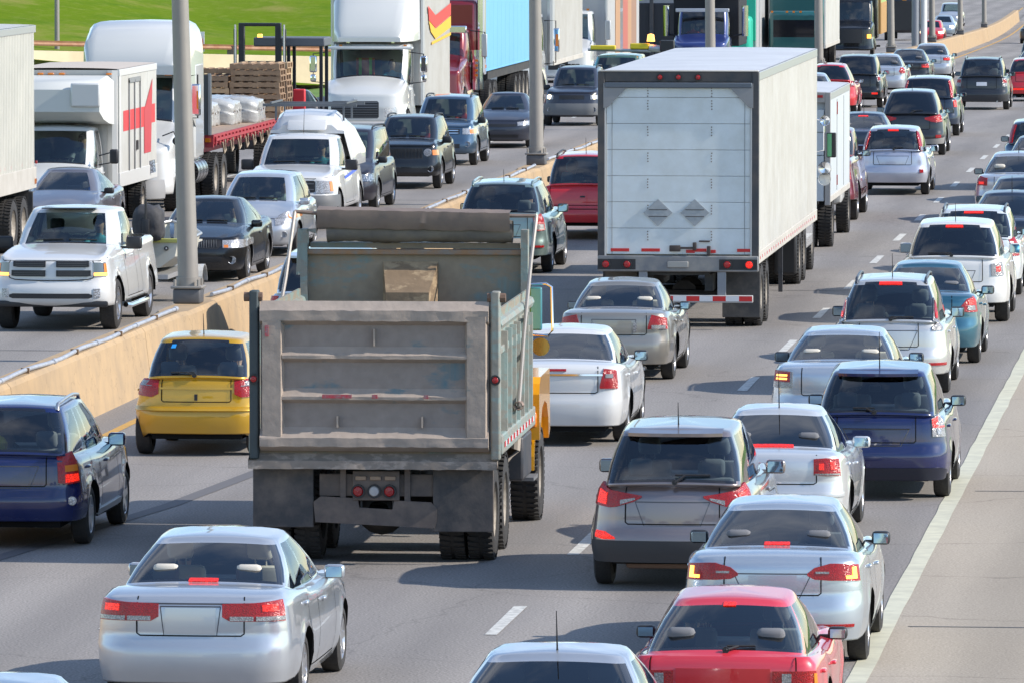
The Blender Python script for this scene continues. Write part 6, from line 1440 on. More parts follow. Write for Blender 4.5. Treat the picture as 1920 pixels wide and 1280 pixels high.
wheel(D, 1.17, 6.15, .53, .32, 'truck'); wheel(D, -1.10, 6.15, .53, .32, 'truck')
G().lathe([(0, .12), (.3, .26), (.35, .28), (.5, .2), (.6, .1)], (0, .4, .55), 'y', 14).mk('differential', M_CH, D, True)
# cab
MY = paint('cab_yellow', (.75, .36, .008), 0, .35, .15)
G().box(-1.16, 1.16, 5.0, 6.6, 1.05, 2.85, .14).mk('cab', MY, D, True)
g = G().box(-1.0, 1.0, 6.5, 8.3, 1.0, 1.95, .2); g.mk('engine_hood', MY, D, True)
v = G(); pts = [(math.cos(a) * .72, math.sin(a) * .66) for a in np.linspace(.0, math.pi, 14)]
v.prism([(6.15 + p, .62 + q) for p, q in pts] + [(6.15 + p * .84, .62 + q * .84) for p, q in pts[::-1]], .78, 1.30, 'x'); v.mk('wheel_arch', MY, D)
G().prism([(5.35, .98), (5.35, 1.50), (5.42, 1.62), (5.55, 1.69), (6.9, 1.71), (7.0, 1.0), (6.80, .9), (6.72, 1.15), (6.5, 1.32), (6.15, 1.38), (5.8, 1.32), (5.58, 1.12), (5.5, .98)], .80, 1.37, 'x').mk('front_fender', MY, D)
v = G().prism([(6.15 + p, .62 + q) for p, q in pts] + [(6.15 + p * .84, .62 + q * .84) for p, q in pts[::-1]], -1.19, -.78, 'x'); v.mk('wheel_arch', MY, D)

box('turn_signal', AMBL, D, 1.21, 1.34, 5.30, 5.35, 1.12, 1.30, .02)
box('battery_box', M_FR, D, .95, 1.30, 3.9, 5.1, .62, 1.12, .03); box('step', mat('step_grey', (.2, .2, .2), .6, .4), D, 1.0, 1.38, 4.4, 5.0, .58, .62)
G().tube([(1.05, 3.6, .75), (1.22, 3.65, 1.0), (1.24, 3.65, 1.35), (1.2, 3.65, 1.7)], .07, 10).mk('air_duct', mat('duct_beige', (.42, .36, .3), .7), D, True)
G().tube([(1.14, 5.9, 2.72), (1.40, 5.9, 2.74), (1.47, 5.9, 2.70), (1.48, 5.9, 2.20), (1.43, 5.9, 2.14), (1.14, 5.9, 2.16)], .016, 6).mk('mirror_bracket', CHROME, D, True)
o = box('mirror_housing', mat('mirror_teal', (.05, .22, .26), .4), D, 1.22, 1.36, 5.86, 5.94, 2.20, 2.70, .02); box('mirror_back', mat('mirror_back_teal', (.14, .40, .44), .3), o, 1.235, 1.345, 5.85, 5.856, 2.22, 2.68)
G().lathe([(0, .001), (.0, .105), (.05, .09), (.07, .001)], (1.35, 5.8, 2.02), 'y', 18).mk('round_mirror', mat('mirror_painted_reflection', (.70, .50, .15), .12, .8), D, True)  # yellow reflection put into the metal colour of the round mirror
# ---------------------------------------------------------------- oncoming lorries (all face the camera: local +y is forward)
def O(name, X, front, label, cat='truck'): return empty(name, (X, front, gz(front)), label, cat, 'lorries in the oncoming lanes', math.pi)
def cab_from_car(root, label=None, **k):
    """conventional cab body lofted like the cars, its parts handed to the lorry"""
    c = Car('truck_cab', 0, 0, 'x', 'x', k.pop('m'), 'pickup', z=0, single=True, **k)
    off = -c.L / 2
    for ch in list(c.root.children): ch.parent = root; ch.location.y += off
    r = c.root; c.root = root; bpy.data.objects.remove(r); return c
# white trailer at the left edge
t = O('semi_trailer', -25.86, 137.6, 'white ribbed trailer at the left edge with a beige lower rail', 'trailer')
cargo(t, 1.3, -16.2, 0, 1.16, 4.36, mat('warm_white_panel', (.52, .51, .455), .5, noise=(1, .5, (.66, .64, .57), .03)), 'ribs', pitch=.19, rail=.42, roof=M_BOXW)
for sx in (-1, 1): tape(t, sx * 1.275, -16.0, -.5, 1.64, .06, sx, .26, .42)
lampdisc(t, 0, 0, 1, .01); box('marker_lamp', AMBL, t, -1.33, -1.30, -16.1, -15.95, 1.25, 1.35); box('marker_lamp', REDL, t, -1.33, -1.30, -16.19, -16.1, 1.64, 1.70)
for y in (-13.6, -14.85): duals(t, 1.14, y); axle(t, y)
flap(t, -1.0, -15.8, .6, .2, 1.1); box('subframe', M_CH, t, -.5, .5, -16, 0, .9, 1.14)
# box truck with red stripes
t = O('box_truck', -25.42, 160.2, 'white rental box truck with a red stripe and arrow panel on its side')
c = cab_from_car(t, m=TW, L=2.75, W=2.02, H=2.12, wb=9, fo=.75, zb=.45, R=.38, nose=1.02, cowl=1.34, belt=1.22, rw=(.02, .10), ws=(.85, 1.5), ghc=.05, pillars=[(-.92, .22)], open_bed=False, interior=True, th=.24, wd=.22, frontprof=[(0, .1), (.5, 0), (.9, .03), (1.1, .1)])
c.ydrive -= 1.37; c.fwipers() if 0 else None
cargo(t, 1.17, -8.2, -2.75, .80, 3.25, M_BOXW, 'flat', rail=.30, front_r=.28, railm=mat('silver_rail', (.62, .61, .58), .5, .3), roof=mat('roof_tan', (.52, .45, .38), .8))
g = G(); sec = [(-2.7, 1.06, 2.12, 3.14), (-2.0, 1.06, 2.16, 3.10), (-1.5, 1.02, 2.26, 3.02), (-1.3, .96, 2.42, 2.88)]
for y, h_, z0, z1 in sec: g.v += [(-h_, y, z0), (-h_, y, z1 - .12), (-h_ + .14, y, z1), (h_ - .14, y, z1), (h_, y, z1 - .12), (h_, y, z0)]
g.f = [(i * 6 + k, i * 6 + 6 + k, i * 6 + 6 + (k + 1) % 6, i * 6 + (k + 1) % 6) for i in range(3) for k in range(6)] + [tuple(range(18, 24))]
g.mk('attic_fairing', mat('fairing_grey', (.60, .60, .56), .5), t, True, 40)
box('attic_panel', TW, t, -.98, -.36, -1.36, -1.24, 2.52, 3.02, .04)
for x in (-.95, .05, .28, .5): box('marker_lamp', AMBL, t, x - .06, x + .06, -2.76, -2.70, 3.15, 3.19, .01)
rs = mat('stripe_red', (.62, .045, .05), .5)
g = G().add([(-1.166, a, z) for a, z in ((-3.3, 1.95), (-6.6, 1.95), (-6.6, 2.38), (-3.3, 2.38))], [(0, 1, 2, 3)]); g.mk('red_stripe', rs, t)
g = G().add([(-1.1705, a, z) for a, z in ((-6.3, 1.38), (-7.3, 1.38), (-7.55, 2.95), (-6.3, 2.30))], [(0, 1, 2, 3)]); g.mk('red_arrow', mat('arrow_red', (.48, .05, .06), .5), t)
g = G().add([(-1.166, a, z) for a, z in ((-7.3, 2.0), (-7.95, 2.0), (-7.95, 2.40), (-7.3, 2.40))], [(0, 1, 2, 3)]); g.mk('red_stripe', rs, t)
for y in (-4.1, -4.9, -5.7): box('door_bar', mat('bar_grey', (.3, .3, .3), .5, .4), t, -1.19, -1.168, y, y + .05, 1.1, 3.0)
box('door_lintel', mat('bar_grey', ()), t, -1.19, -1.168, -5.7, -4.05, 2.95, 3.05); box('door_lock', M_FR, t, -1.20, -1.168, -5.3, -5.15, 1.5, 1.7)
duals(t, 1.0, -6.4, .42); box('chassis', M_CH, t, -.5, .5, -8, -2, .5, .8); G().tube([(-1.02, -2.85, .75), (-1.02, -2.85, 1.3)], .12, 10).mk('fuel_filler', TW, t, True)
for sx in (-1, 1):
    G().tube([(sx * .98, -1.1, 1.52), (sx * 1.34, -1.0, 1.62), (sx * 1.34, -1.0, 1.4), (sx * .98, -1.1, 1.33)], .015, 6).mk('mirror_bracket', BLK, t); box('mirror_housing', BLK, t, sx * 1.22, sx * 1.40, -1.08, -.94, 1.36, 1.66, .04)
box('hood_vent', BLK, t, .1, .75, -.80, -.70, 1.27, 1.32) ; box('side_marker', AMBL, t, -1.03, -1.0, -.9, -.75, .98, 1.03)
G().tube([(.45, -1.6, 2.1), (.45, -1.6, 2.5)], .006, 5).mk('aerial', BLK, t)
o = bpy.data.objects.new('person', PB[False]); COL.objects.link(o); o.location = (-25.42 + .5, 160.2 + 2.0, gz(160) + 1.05); o.rotation_euler = (0, 0, math.pi); o.material_slots[1].link = 'OBJECT'; o.material_slots[1].material = SHIRT['grey']; tag(o, 'driver of the white rental box truck with the red stripe', 'person'); shared('hair', HM, o).material_slots[0].material = HAIRM['dark']; shared('face', FM, o)
# white sleeper tractor and flatbed
t = O('semi_tractor', -25.15, 168.9, 'white sleeper tractor with tall roof fairing, partly behind the nearest lamp post')
c = cab_from_car(t, m=TW, L=3.6, W=2.42, H=3.0, wb=9, fo=1.1, zb=.40, R=.50, nose=1.35, cowl=1.92, belt=1.75, rw=(.02, .10), ws=(1.75, 2.15), ghc=.05, pillars=[(-1.35, -.10)], th=.22, wd=.3, interior=True, crown=.1, fcorner=(.7, .6), wheelstyle='truck')
front_face(c, lamp=[(1.06, .95, 1.22), (.72, .90, 1.15)], lampm=HEADL, grille=[(0, .8, 1.35), (.45, .8, 1.3)])
c.patch('front_bumper', mat('bumper_grey', (.30, .30, .30), .5), [(farc(c, 1.15), .38, .78), (c.plan.L, .38, .78)], .05, (1, -1))
g = G()
for y, h_, z0, z1, r in ((-4.9, 1.18, 1.2, 4.1, .25), (-3.0, 1.18, 2.0, 4.1, .28), (-2.1, 1.10, 2.8, 3.78, .30), (-1.72, .98, 2.95, 3.2, .2)):
    for a in range(13):
        t_ = math.pi * a / 12; ex = .24
        g.v.append((-h_ * math.copysign(abs(math.cos(t_)) ** ex, math.cos(t_)), y, z0 + (z1 - z0) * math.sin(t_) ** ex))
g.f = [(i * 13 + k, i * 13 + 1 + k, i * 13 + 14 + k, i * 13 + 13 + k) for i in range(3) for k in range(12)] + [tuple(range(13))[::-1], tuple(range(39, 52))]
g.mk('roof_fairing', TW, t, True, 40)
box('sleeper', TW, t, -1.18, 1.18, -4.9, -3.5, 1.0, 3.2, .1); box('marker_lamp', AMBL, t, -.9, -.75, -1.84, -1.76, 2.93, 2.98)
for sx in (-1, 1):
    g = G().tube([(sx * 1.15, -2.0, 2.0), (sx * 1.45, -1.95, 2.0), (sx * 1.45, -1.95, 2.95), (sx * 1.15, -2.0, 2.9)], .02, 6); g.mk('mirror_bracket', BLK, t)
    o = box('mirror_housing', CHROME, t, sx * 1.30, sx * 1.52, -2.0, -1.86, 2.05, 2.75, .04); box('reflector', AMBL, o, sx * 1.44, sx * 1.48, -1.858, -1.85, 2.2, 2.6)
    G().tube([(sx * .85, -.7, 1.65), (sx * 1.12, -.5, 1.75), (sx * 1.20, -.4, 1.6)], .015, 6).mk('hood_mirror_arm', BLK, t); G().lathe([(0, .001), (0, .09), (-.06, .06), (-.08, .001)], (sx * 1.2, -.36, 1.55), 'y', 12).mk('hood_mirror', BLK, t, True)
    G().lathe([(-.8, .30), (.8, .30)], (sx * .95, -4.3, .75), 'y', 20).mk('fuel_tank', mat('tank_steel', (.6, .6, .6), .25, 1.), t, True)
    g = G(); [g.lathe([(y, .31), (y + .06, .31)], (sx * .95, -4.3, .75), 'y', 20) for y in (-.6, -.1, .4)]; g.mk('tank_straps', BLK, t)
for y in (-6.3, -7.6): duals(t, 1.13, y)
box('chassis', M_CH, t, -.45, .45, -8, -1, .6, .95)
o = bpy.data.objects.new('person', PB[False]); COL.objects.link(o); o.location = (-25.15 + .55 - 1.0, 168.9 + 2.6, gz(170) + 1.5); o.rotation_euler = (0, 0, math.pi); o.material_slots[1].link = 'OBJECT'; o.material_slots[1].material = SHIRT['blue']; tag(o, 'driver of the white sleeper tractor in a blue vest', 'person'); shared('hair', HM, o).material_slots[0].material = HAIRM['dark']; shared('face', FM, o)
FB = O('flatbed_trailer', -25.15, 174.6, 'red steel flatbed trailer loaded with pallets and plastic-wrapped bundles', 'trailer')
M_RDS = mat('red_steel', (.38, .03, .04), .55, noise=(4, .7, (.25, .05, .05), .1)); M_WOOD = mat('deck_wood', (.36, .26, .19), .9, noise=(5, .8, (.24, .18, .14), .2))
for i in range(22): box('deck_plank', M_WOOD, FB, -1.2 + i * .109, -1.2 + i * .109 + .1, -14.4, -.1, 1.44, 1.48 + random.uniform(0, .004))
for sx in (-1, 1):
    box('side_rail', M_RDS, FB, sx * 1.21, sx * 1.29, -14.4, 0, 1.30, 1.50); box('rub_rail', M_RDS, FB, sx * 1.32, sx * 1.34, -14.4, -.1, 1.36, 1.42)
    for y in np.arange(-14, -.2, .6): box('stake_pocket', M_RDS, FB, sx * 1.28, sx * 1.33, y, y + .08, 1.26, 1.46)
    for y in np.arange(-12, -1.4, 1.3): G().tube([(sx * 1.33, y, 1.34), (sx * 1.36, y + .1, 1.12), (sx * 1.35, y + .3, 1.05), (sx * 1.33, y + .42, 1.3)], .022, 6).mk('strap_loop', mat('strap_tan', (.35, .28, .2), .8), FB)
box('front_beam', M_RDS, FB, -1.28, 1.28, -.1, .02, 1.22, 1.5); box('marker_lamp', AMBL, FB, -1.22, -1.10, .02, .04, 1.34, 1.43)
box('headboard', mat('headboard_grey', (.20, .20, .19), .5, .4), FB, -1.24, 1.24, -.05, 0.0, 1.5, 2.85)
for x in np.linspace(-1.2, 1.2, 5): box('headboard_rib', M_ALU, FB, x - .03, x + .03, 0.0, .04, 1.5, 2.88)
box('frame', M_RDS, FB, -.5, .5, -14, -.4, .95, 1.3)
for y in (-11.9, -13.2): duals(FB, 1.13, y)
wheel(FB, -1.1, -4.4, .48, .3, 'truck') if 0 else None
# load
M_PAL = mat('pallet_wood', (.27, .17, .105), .9, noise=(7, .8, (.36, .24, .15), .2)); M_PAL2 = mat('pallet_wood_pale', (.50, .34, .20), .9, noise=(7, .7, (.36, .24, .15), .2))
def palmesh(m):
    g = G()
    for i in range(6): x = -.6 + i * .22; g.box(x, x + .1, -.5, .5, .125, .142)
    for y in (-.5, -.045, .41): g.box(-.6, .6, y, y + .09, .02, .125)
    for i in range(3): x = -.6 + i * .55; g.box(x, x + .1, -.5, .5, 0, .018)
    o = g.mk('pallet', m); me = o.data; bpy.data.objects.remove(o); return me
PM = [palmesh(M_PAL), palmesh(M_PAL2)]; random.seed(5)
ORD = ['', 'second', 'third', 'fourth', 'fifth', 'sixth', 'seventh', 'eighth']
for (x, y, n, nm) in ((-24.55, 187.5, 9, 'right front'), (-25.80, 187.5, 7, 'left front'), (-24.55, 188.8, 9, 'right back'), (-25.80, 188.8, 8, 'left back')):
    for k in range(n):
        o = bpy.data.objects.new('pallet', PM[0 if random.random() < .8 else 1]); COL.objects.link(o); o.location = (x + random.uniform(-.02, .02), y + random.uniform(-.02, .02), gz(y) + 1.49 + k * .145)
        tag(o, '%s wooden pallet %s of the %s stack on the flatbed' % ('brown', 'at the very top' if k == n - 1 else 'at the very bottom' if k == 0 else ORD[k] + ' from the bottom', nm), 'pallet', 'wooden pallets stacked on the red flatbed')
M_WRAP = mat('plastic_wrap', (.42, .42, .41), .25, 0, .6, noise=(9, .8, (.38, .38, .36), .8))
for i, (x, y, wd, tx) in enumerate(((-25.6, 181.0, .9, 'first plastic wrapped bundle, nearest the grey headboard'), (-25.35, 182.6, .95, 'second plastic wrapped bundle on the red flatbed, behind the first'), (-25.1, 184.2, 1.05, 'third plastic wrapped bundle, next to the pallets'))):
    bm = bmesh.new(); bmesh.ops.create_cube(bm, size=1); bmesh.ops.subdivide_edges(bm, edges=bm.edges[:], cuts=9, use_grid_fill=True)
    for q in bm.verts:
        p = q.co.copy(); k = 1 - .18 * (abs(p.x * 2) ** 6 + abs(p.y * 2) ** 6) * (p.z > 0)
        q.co = Vector((p.x * 2 * wd, p.y * 1.4, (p.z + .5) * .62 * k)) + Vector((math.sin(p.y * 21 + p.z * 8), math.sin(p.x * 17), math.sin(p.x * 23 + p.y * 13))) * .025
    me = bpy.data.meshes.new('wrapped_bundle'); bm.to_mesh(me); bm.free(); me.materials.append(M_WRAP); me.polygons.foreach_set('use_smooth', [True] * len(me.polygons))
    o = bpy.data.objects.new('wrapped_bundle', me); COL.objects.link(o); o.location = (x, y, gz(y) + 1.49); tag(o, tx, 'bundle', 'plastic wrapped bundles on the flatbed')
# truck-mounted forklift hanging at the flatbed's tail
fk = empty('forklift', (-24.8, 190.6, gz(190)), 'black truck-mounted forklift with tall mast behind the pallets', 'forklift', rz=math.pi)
M_FK = mat('forklift_black', (.02, .022, .028), .4, .2)
for x in (-.35, .55): box('mast_rail', M_FK, fk, x - .07, x + .07, -.1, .1, .6, 3.65, .01); box('mast_inner_rail', M_FK, fk, x - .16 * (1 if x < 0 else -1) - .03, x - .16 * (1 if x < 0 else -1) + .03, -.05, .1, .6, 3.55)
box('mast_top', M_FK, fk, -.42, .62, -.1, .1, 3.62, 3.70, .02); box('mast_cross', M_FK, fk, -.42, .62, -.08, .08, 2.72, 2.77)
for x in (-.5, .7): G().tube([(x, .1, 2.0), (x, .1, 3.66)], .025, 8).mk('lift_ram', M_ALU, fk)
g = G()
for x in (-1.35, -.55):
    for y in (-1.5, -.4): g.box(x - .04, x + .04, y - .04, y + .04, 1.2, 3.3)
g.mk('guard_post', M_FK, fk, kind=None); box('overhead_guard', mat('guard_slate', (.10, .11, .13), .5), fk, -1.45, .3, -1.6, -.3, 3.12, 3.34, .03)
box('body', mat('forklift_body', (.05, .05, .06), .5), fk, -1.3, .9, -1.8, -.3, .6, 1.7, .1); box('beacon', AMBLIT, fk, .1, .22, -.5, -.38, 3.30, 3.42, .02)
for x in (-1.1, .9): wheel(fk, x, -.6, .42, .3, 'truck')
box('fuel_can', mat('can_red', (.6, .03, .04), .4), fk, -1.05, -.75, .2, .4, 1.55, 2.1, .03)
# white medium box lorry with yellow and red flash
t = O('box_truck', -24.62, 209.6, 'large white box lorry with red and yellow flashes, diamond placard on its grille')
c = cab_from_car(t, m=TW, L=3.5, W=2.38, H=2.78, wb=9, fo=.95, zb=.72, R=.50, nose=1.42, cowl=1.84, belt=1.62, rw=(.02, .10), ws=(1.30, 1.75), ghc=.05, pillars=[(-1.25, .35)], th=.16, wd=.28, crown=.12, fcorner=(.62, .55), frontprof=[(0, .05), (.9, .02), (1.1, .0), (1.4, .06)], wheelstyle='truck')
front_face(c, grille=[(0, .86, 1.32), (.60, .86, 1.32), (.64, .9, 1.28)], slats=7, gm=BLK, lamp=[(1.12, .90, 1.15), (.78, .90, 1.12)], lampm=CLRL)
GR = mat('bumper_light_grey', (.42, .42, .42), .5)
box('front_bumper', GR, t, -1.16, 1.16, -.12, .12, .34, .72, .06); box('bumper_slot', BLK, t, -.5, .5, .115, .13, .46, .58); box('bumper_skirt', M_FR, t, -1.1, 1.1, -.1, .08, .2, .34)
G().prism([(-.02, 1.12), (.23, 1.35), (.48, 1.12), (.23, .89)], .0, .05, 'y').mk('placard', mat('placard_pale', (.45, .47, .50), .5), t)
for x in (-.95, -.5, -.1, .3, .8): box('marker_lamp', AMBL, t, x - .04, x + .04, -1.86, -1.80, 2.70, 2.74)
G().box(-1.2, 1.2, -1.72, -1.3, 2.62, 2.70, .03).mk('sun_visor', TW, t, True)
for sx in (-1, 1):
    G().tube([(sx * 1.1, -1.5, 2.55), (sx * 1.5, -1.4, 2.5), (sx * 1.5, -1.4, 1.75), (sx * 1.1, -1.5, 1.7)], .018, 6).mk('mirror_bracket', BLK, t); box('mirror_housing', CHROME, t, sx * 1.40, sx * 1.60, -1.45, -1.34, 2.0, 2.45, .04); box('wide_mirror', CHROME, t, sx * 1.42, sx * 1.58, -1.45, -1.34, 1.74, 1.95, .05)
    G().tube([(sx * .6, -1.9, 2.78), (sx * .6, -1.9, 2.9)], .05, 8).mk('air_horn', CHROME, t)
cargo(t, 1.28, -10.4, -3.55, 1.05, 4.7, M_BOXW, 'ribs', pitch=.24, rail=.14, front_r=.16)
g = G()
for y, h_, z0, z1 in ((-3.5, 1.18, 2.85, 4.5), (-2.6, 1.12, 2.82, 4.2), (-1.9, 1.0, 2.82, 3.35), (-1.6, .85, 2.82, 2.98)):
    for a in range(13): t_ = math.pi * a / 12; g.v.append((-h_ * math.copysign(abs(math.cos(t_)) ** .35, math.cos(t_)), y, z0 + (z1 - z0) * math.sin(t_) ** .35))
g.f = [(i * 13 + k, i * 13 + 1 + k, i * 13 + 14 + k, i * 13 + 13 + k) for i in range(3) for k in range(12)] + [tuple(range(39, 52))]
g.mk('roof_fairing', TW, t, True, 40)
X_ = -1.308
for nm, m, pts in (('red_flash', mat('flash_red', (.62, .05, .04), .5), [(-4.5, 3.35), (-6.2, 3.1), (-10.2, 3.38), (-10.2, 3.72), (-6.2, 3.45), (-4.3, 3.75)]), ('yellow_flash', mat('flash_yellow', (.75, .42, .03), .5), [(-5.0, 3.02), (-6.2, 2.8), (-10.2, 3.04), (-10.2, 3.36), (-6.2, 3.08), (-4.5, 3.33)]), ('yellow_line', mat('flash_yellow', ()), [(-5.2, 2.66), (-10.2, 2.82), (-10.2, 2.90), (-5.2, 2.74)])):
    g = G(); n_ = len(pts); pts2 = pts
    g.add([(X_, a, z) for a, z in pts2], [tuple(range(n_))]); g.mk(nm, m, t)
duals(t, 1.1, -8.6, .5); box('chassis', M_CH, t, -.45, .45, -10, -1, .6, 1.0); box('battery_box', M_FR, t, -1.2, -.8, -5.2, -3.9, .5, 1.0, .03)
o = bpy.data.objects.new('person', PB[False]); COL.objects.link(o); o.location = (-24.62 - .5 + 1.05, 209.6 + 2.25, gz(210) + 1.45); o.rotation_euler = (0, 0, math.pi); o.material_slots[1].link = 'OBJECT'; o.material_slots[1].material = SHIRT['cyan']; tag(o, 'driver of the large white box lorry in a pale blue shirt', 'person'); shared('hair', HM, o).material_slots[0].material = HAIRM['dark']; shared('face', FM, o)
vs_ = empty('safety_vest', (-24.85, 212.3, gz(212) + 1.75), 'orange safety vest with lime stripes hanging inside the large white box lorry', 'vest')
box('vest_cloth', mat('vest_orange', (.75, .12, .02), .8), vs_, -.25, .25, -.03, .03, .0, .62, .02)
for x in (-.14, .14): box('vest_stripe', mat('vest_lime', (.5, .8, .05), .6), vs_, x - .04, x + .04, -.036, -.031, .0, .62)
# dark red conventional tractor with blue container
t = O('semi_tractor', -25.7, 235, 'dark red long-nosed tractor with chrome stacks hauling the light blue container')
DR = paint('maroon_paint', (.20, .008, .015), .2, .28, .1)
c = cab_from_car(t, m=DR, L=4.2, W=2.3, H=2.75, wb=9, fo=1.0, zb=.6, R=.5, nose=1.5, cowl=1.95, belt=1.7, rw=(.02, .1), ws=(2.35, 2.65), ghc=.05, pillars=[(-1.6, -.70)], th=.2, lod=1, fcorner=(.25, .3), wheelstyle='truck', crown=.1)
front_face(c, grille=[(0, .75, 1.45), (.5, .75, 1.45)], gm=CHROME, lamp=[(.95, .92, 1.12), (.68, .92, 1.12)], lampm=HEADLIT)
box('sleeper', DR, t, -1.15, 1.15, -5.9, -4.1, 1.0, 3.6, .15); box('sun_visor', CHROME, t, -1.0, 1.0, -2.55, -2.3, 2.62, 2.85, .03); box('front_bumper', CHROME, t, -1.15, 1.15, 0, .2, .3, .75, .05)
for sx in (-1, 1):
    G().tube([(sx * 1.22, -4.2, 1.0), (sx * 1.22, -4.2, 5)], .09, 10).mk('exhaust_stack', CHROME, t, True); G().tube([(sx * 1.25, -3.0, .9), (sx * 1.25, -3.0, 2.1)], .19, 12).mk('air_cleaner', CHROME, t, True)
    for z in (1.3, 1.45, 1.6, 1.75): box('marker_lamp', AMBL, t, sx * 1.20, sx * 1.30, -2.83, -2.80, z, z + .07)
    box('mirror_housing', M_ALU, t, sx * 1.45, sx * 1.62, -2.5, -2.4, 1.9, 2.6, .03); G().tube([(sx * 1.1, -2.5, 2.7), (sx * 1.55, -2.45, 2.65), (sx * 1.55, -2.45, 1.85)], .02, 6).mk('mirror_bracket', BLK, t)
for y in (-7, -8.3): duals(t, 1.12, y)
box('chassis', M_CH, t, -.45, .45, -9, -1, .6, .95)
t = O('container_trailer', -25.85, 240.2, 'light blue container trailer with a white front end behind the maroon tractor', 'trailer')
cargo(t, 1.27, -17, -1.6, 1.38, 4.6, mat('container_blue', (.16, .42, .68), .5, noise=(.8, .4, (.13, .36, .6), .03)), 'flat', rail=.05, railm=mat('container_blue', ()))
box('front_section', mat('bluish_grey_panel', (.42, .45, .5), .5), t, -1.26, 1.26, -1.5, 0, 1.35, 4.6, .03); box('front_edge', TW, t, -1.30, -1.24, -1.62, -1.2, 1.3, 4.6, .02); box('marker_lamp', AMBL, t, -1.32, -1.30, -1.5, -1.4, 1.5, 1.6)
for y in (-5, -11.5, -12.8, -14.1, -15.4): duals(t, 1.12, y)
box('bogie_frame', M_CH, t, -1.2, 1.2, -16.8, -3, 1.1, 1.36)
# next white tractor and trailer
t = O('semi_tractor', -25.75, 260.0, 'white tractor whose chrome mirror peeks out right of the second lamp post')
c = cab_from_car(t, m=TW, L=3.4, W=2.35, H=3.0, wb=9, fo=1.1, zb=.5, R=.5, nose=1.4, cowl=1.9, belt=1.7, rw=(.02, .1), ws=(1.6, 2.0), ghc=.05, pillars=[(-1.3, 0)], lod=1, fcorner=(.6, .6), wheelstyle='truck')
for sx in (-1, 1): box('mirror_housing', CHROME, t, sx * 1.42, sx * 1.62, -1.9, -1.78, 1.7, 2.5, .04); box('reflector', AMBL, t, sx * 1.5, sx * 1.6, -1.77, -1.765, 1.9, 2.3); G().tube([(sx * 1.1, -1.9, 2.75), (sx * 1.5, -1.85, 2.75), (sx * 1.5, -1.85, 1.35), (sx * 1.1, -1.9, 1.3)], .02, 6).mk('mirror_bracket', BLK, t)
t = O('semi_trailer', -25.75, 263.6, 'plain bright white trailer right of the second lamp post', 'trailer')
cargo(t, 1.28, -11, 0, 1.25, 4.9, M_BOXW, 'ribs', pitch=.25, front_r=.25)
for y in (-8.5, -9.8): duals(t, 1.12, y)
G().prism([(-.9, 3.7), (-.5, 4.05), (-.1, 3.7), (-.5, 3.35)], .0, .02, 'y').mk('placard', M_PL, t)
# white cab with grey trailer and colour stripes
t = O('semi_tractor', -25.8, 281, 'white snub cab with a dark square grille and two orange roof lamps')
c = cab_from_car(t, m=TW, L=3.2, W=2.25, H=2.95, wb=9, fo=1.0, zb=.6, R=.5, nose=1.5, cowl=1.95, belt=1.75, rw=(.02, .1), ws=(1.4, 1.75), ghc=.05, pillars=[(-1.2, .1)], lod=1, wheelstyle='truck')
front_face(c, grille=[(0, .9, 1.55), (.36, .9, 1.55)], gm=BLK, lamp=[(1.0, .8, 1.1), (.6, .8, 1.05)], lampm=CLRL)
for x in (-.35, .35, -.8): box('marker_lamp', AMBL, t, x - .05, x + .05, -1.5, -1.44, 2.96, 3.03)
for sx in (-1, 1): box('mirror_housing', M_ALU, t, sx * 1.4, sx * 1.6, -1.8, -1.7, 1.9, 2.6, .03)
t = O('semi_trailer', -25.75, 284.7, 'grey trailer with orange, white and red upright stripes behind the snub cab', 'trailer')
cargo(t, 1.28, -14, 0, 1.2, 4.6, M_BOXG, 'flat')
for i, (a, b, m) in enumerate(((-3.2, -5.2, mat('stripe_orange', (.42, .24, .13), .6)), (-5.2, -6.4, TW), (-6.4, -8.6, mat('stripe_red2', (.42, .12, .09), .6)), (-8.6, -10.2, mat('stripe_orange', ())), (-10.2, -12.5, mat('stripe_brown', (.3, .18, .12), .7)))): box('colour_stripe', m, t, -1.292, -1.276, b, a, 1.3, 4.5)
for y in (-11.5, -12.8): duals(t, 1.12, y)
# yellow-topped utility vehicle
c = Car('utility_van', -21.0, 248.5, 'service van carrying yellow equipment and an orange beacon, just beyond the big trailer roof', 'van', paint('green_van_paint', (.05, .12, .09), .2), 'suv', L=5.0, W=1.95, H=1.85, lod=1, facing=-1, group=ONC)
eq = empty('roof_equipment', (-21.0, 248.6, gz(248) + 1.88), 'yellow and grey tool frame with an orange beacon on top of the service van', 'equipment', rz=math.pi)
YP = mat('tool_yellow', (.75, .55, .02), .5)
box('yellow_case', YP, eq, -.95, -.35, -.2, .1, .12, .3, .03); box('yellow_case', YP, eq, .1, .9, .1, .3, .10, .24, .03); G().tube([(-1.0, 0, .06), (1.0, 0, .1)], .05, 8).mk('grey_tube', M_ALU, eq, True); G().tube([(-1.3, 0, .12), (-.95, 0, .16)], .12, 10).mk('grey_tank', M_ALU, eq, True)
G().lathe([(0, .13), (.22, .10), (.25, .001)], (-1.0, 0, .36), 'z', 14).mk('beacon', AMBLIT, eq, True); box('dark_case', BLK, eq, -1.75, -1.3, -.2, .2, .05, .4, .03)
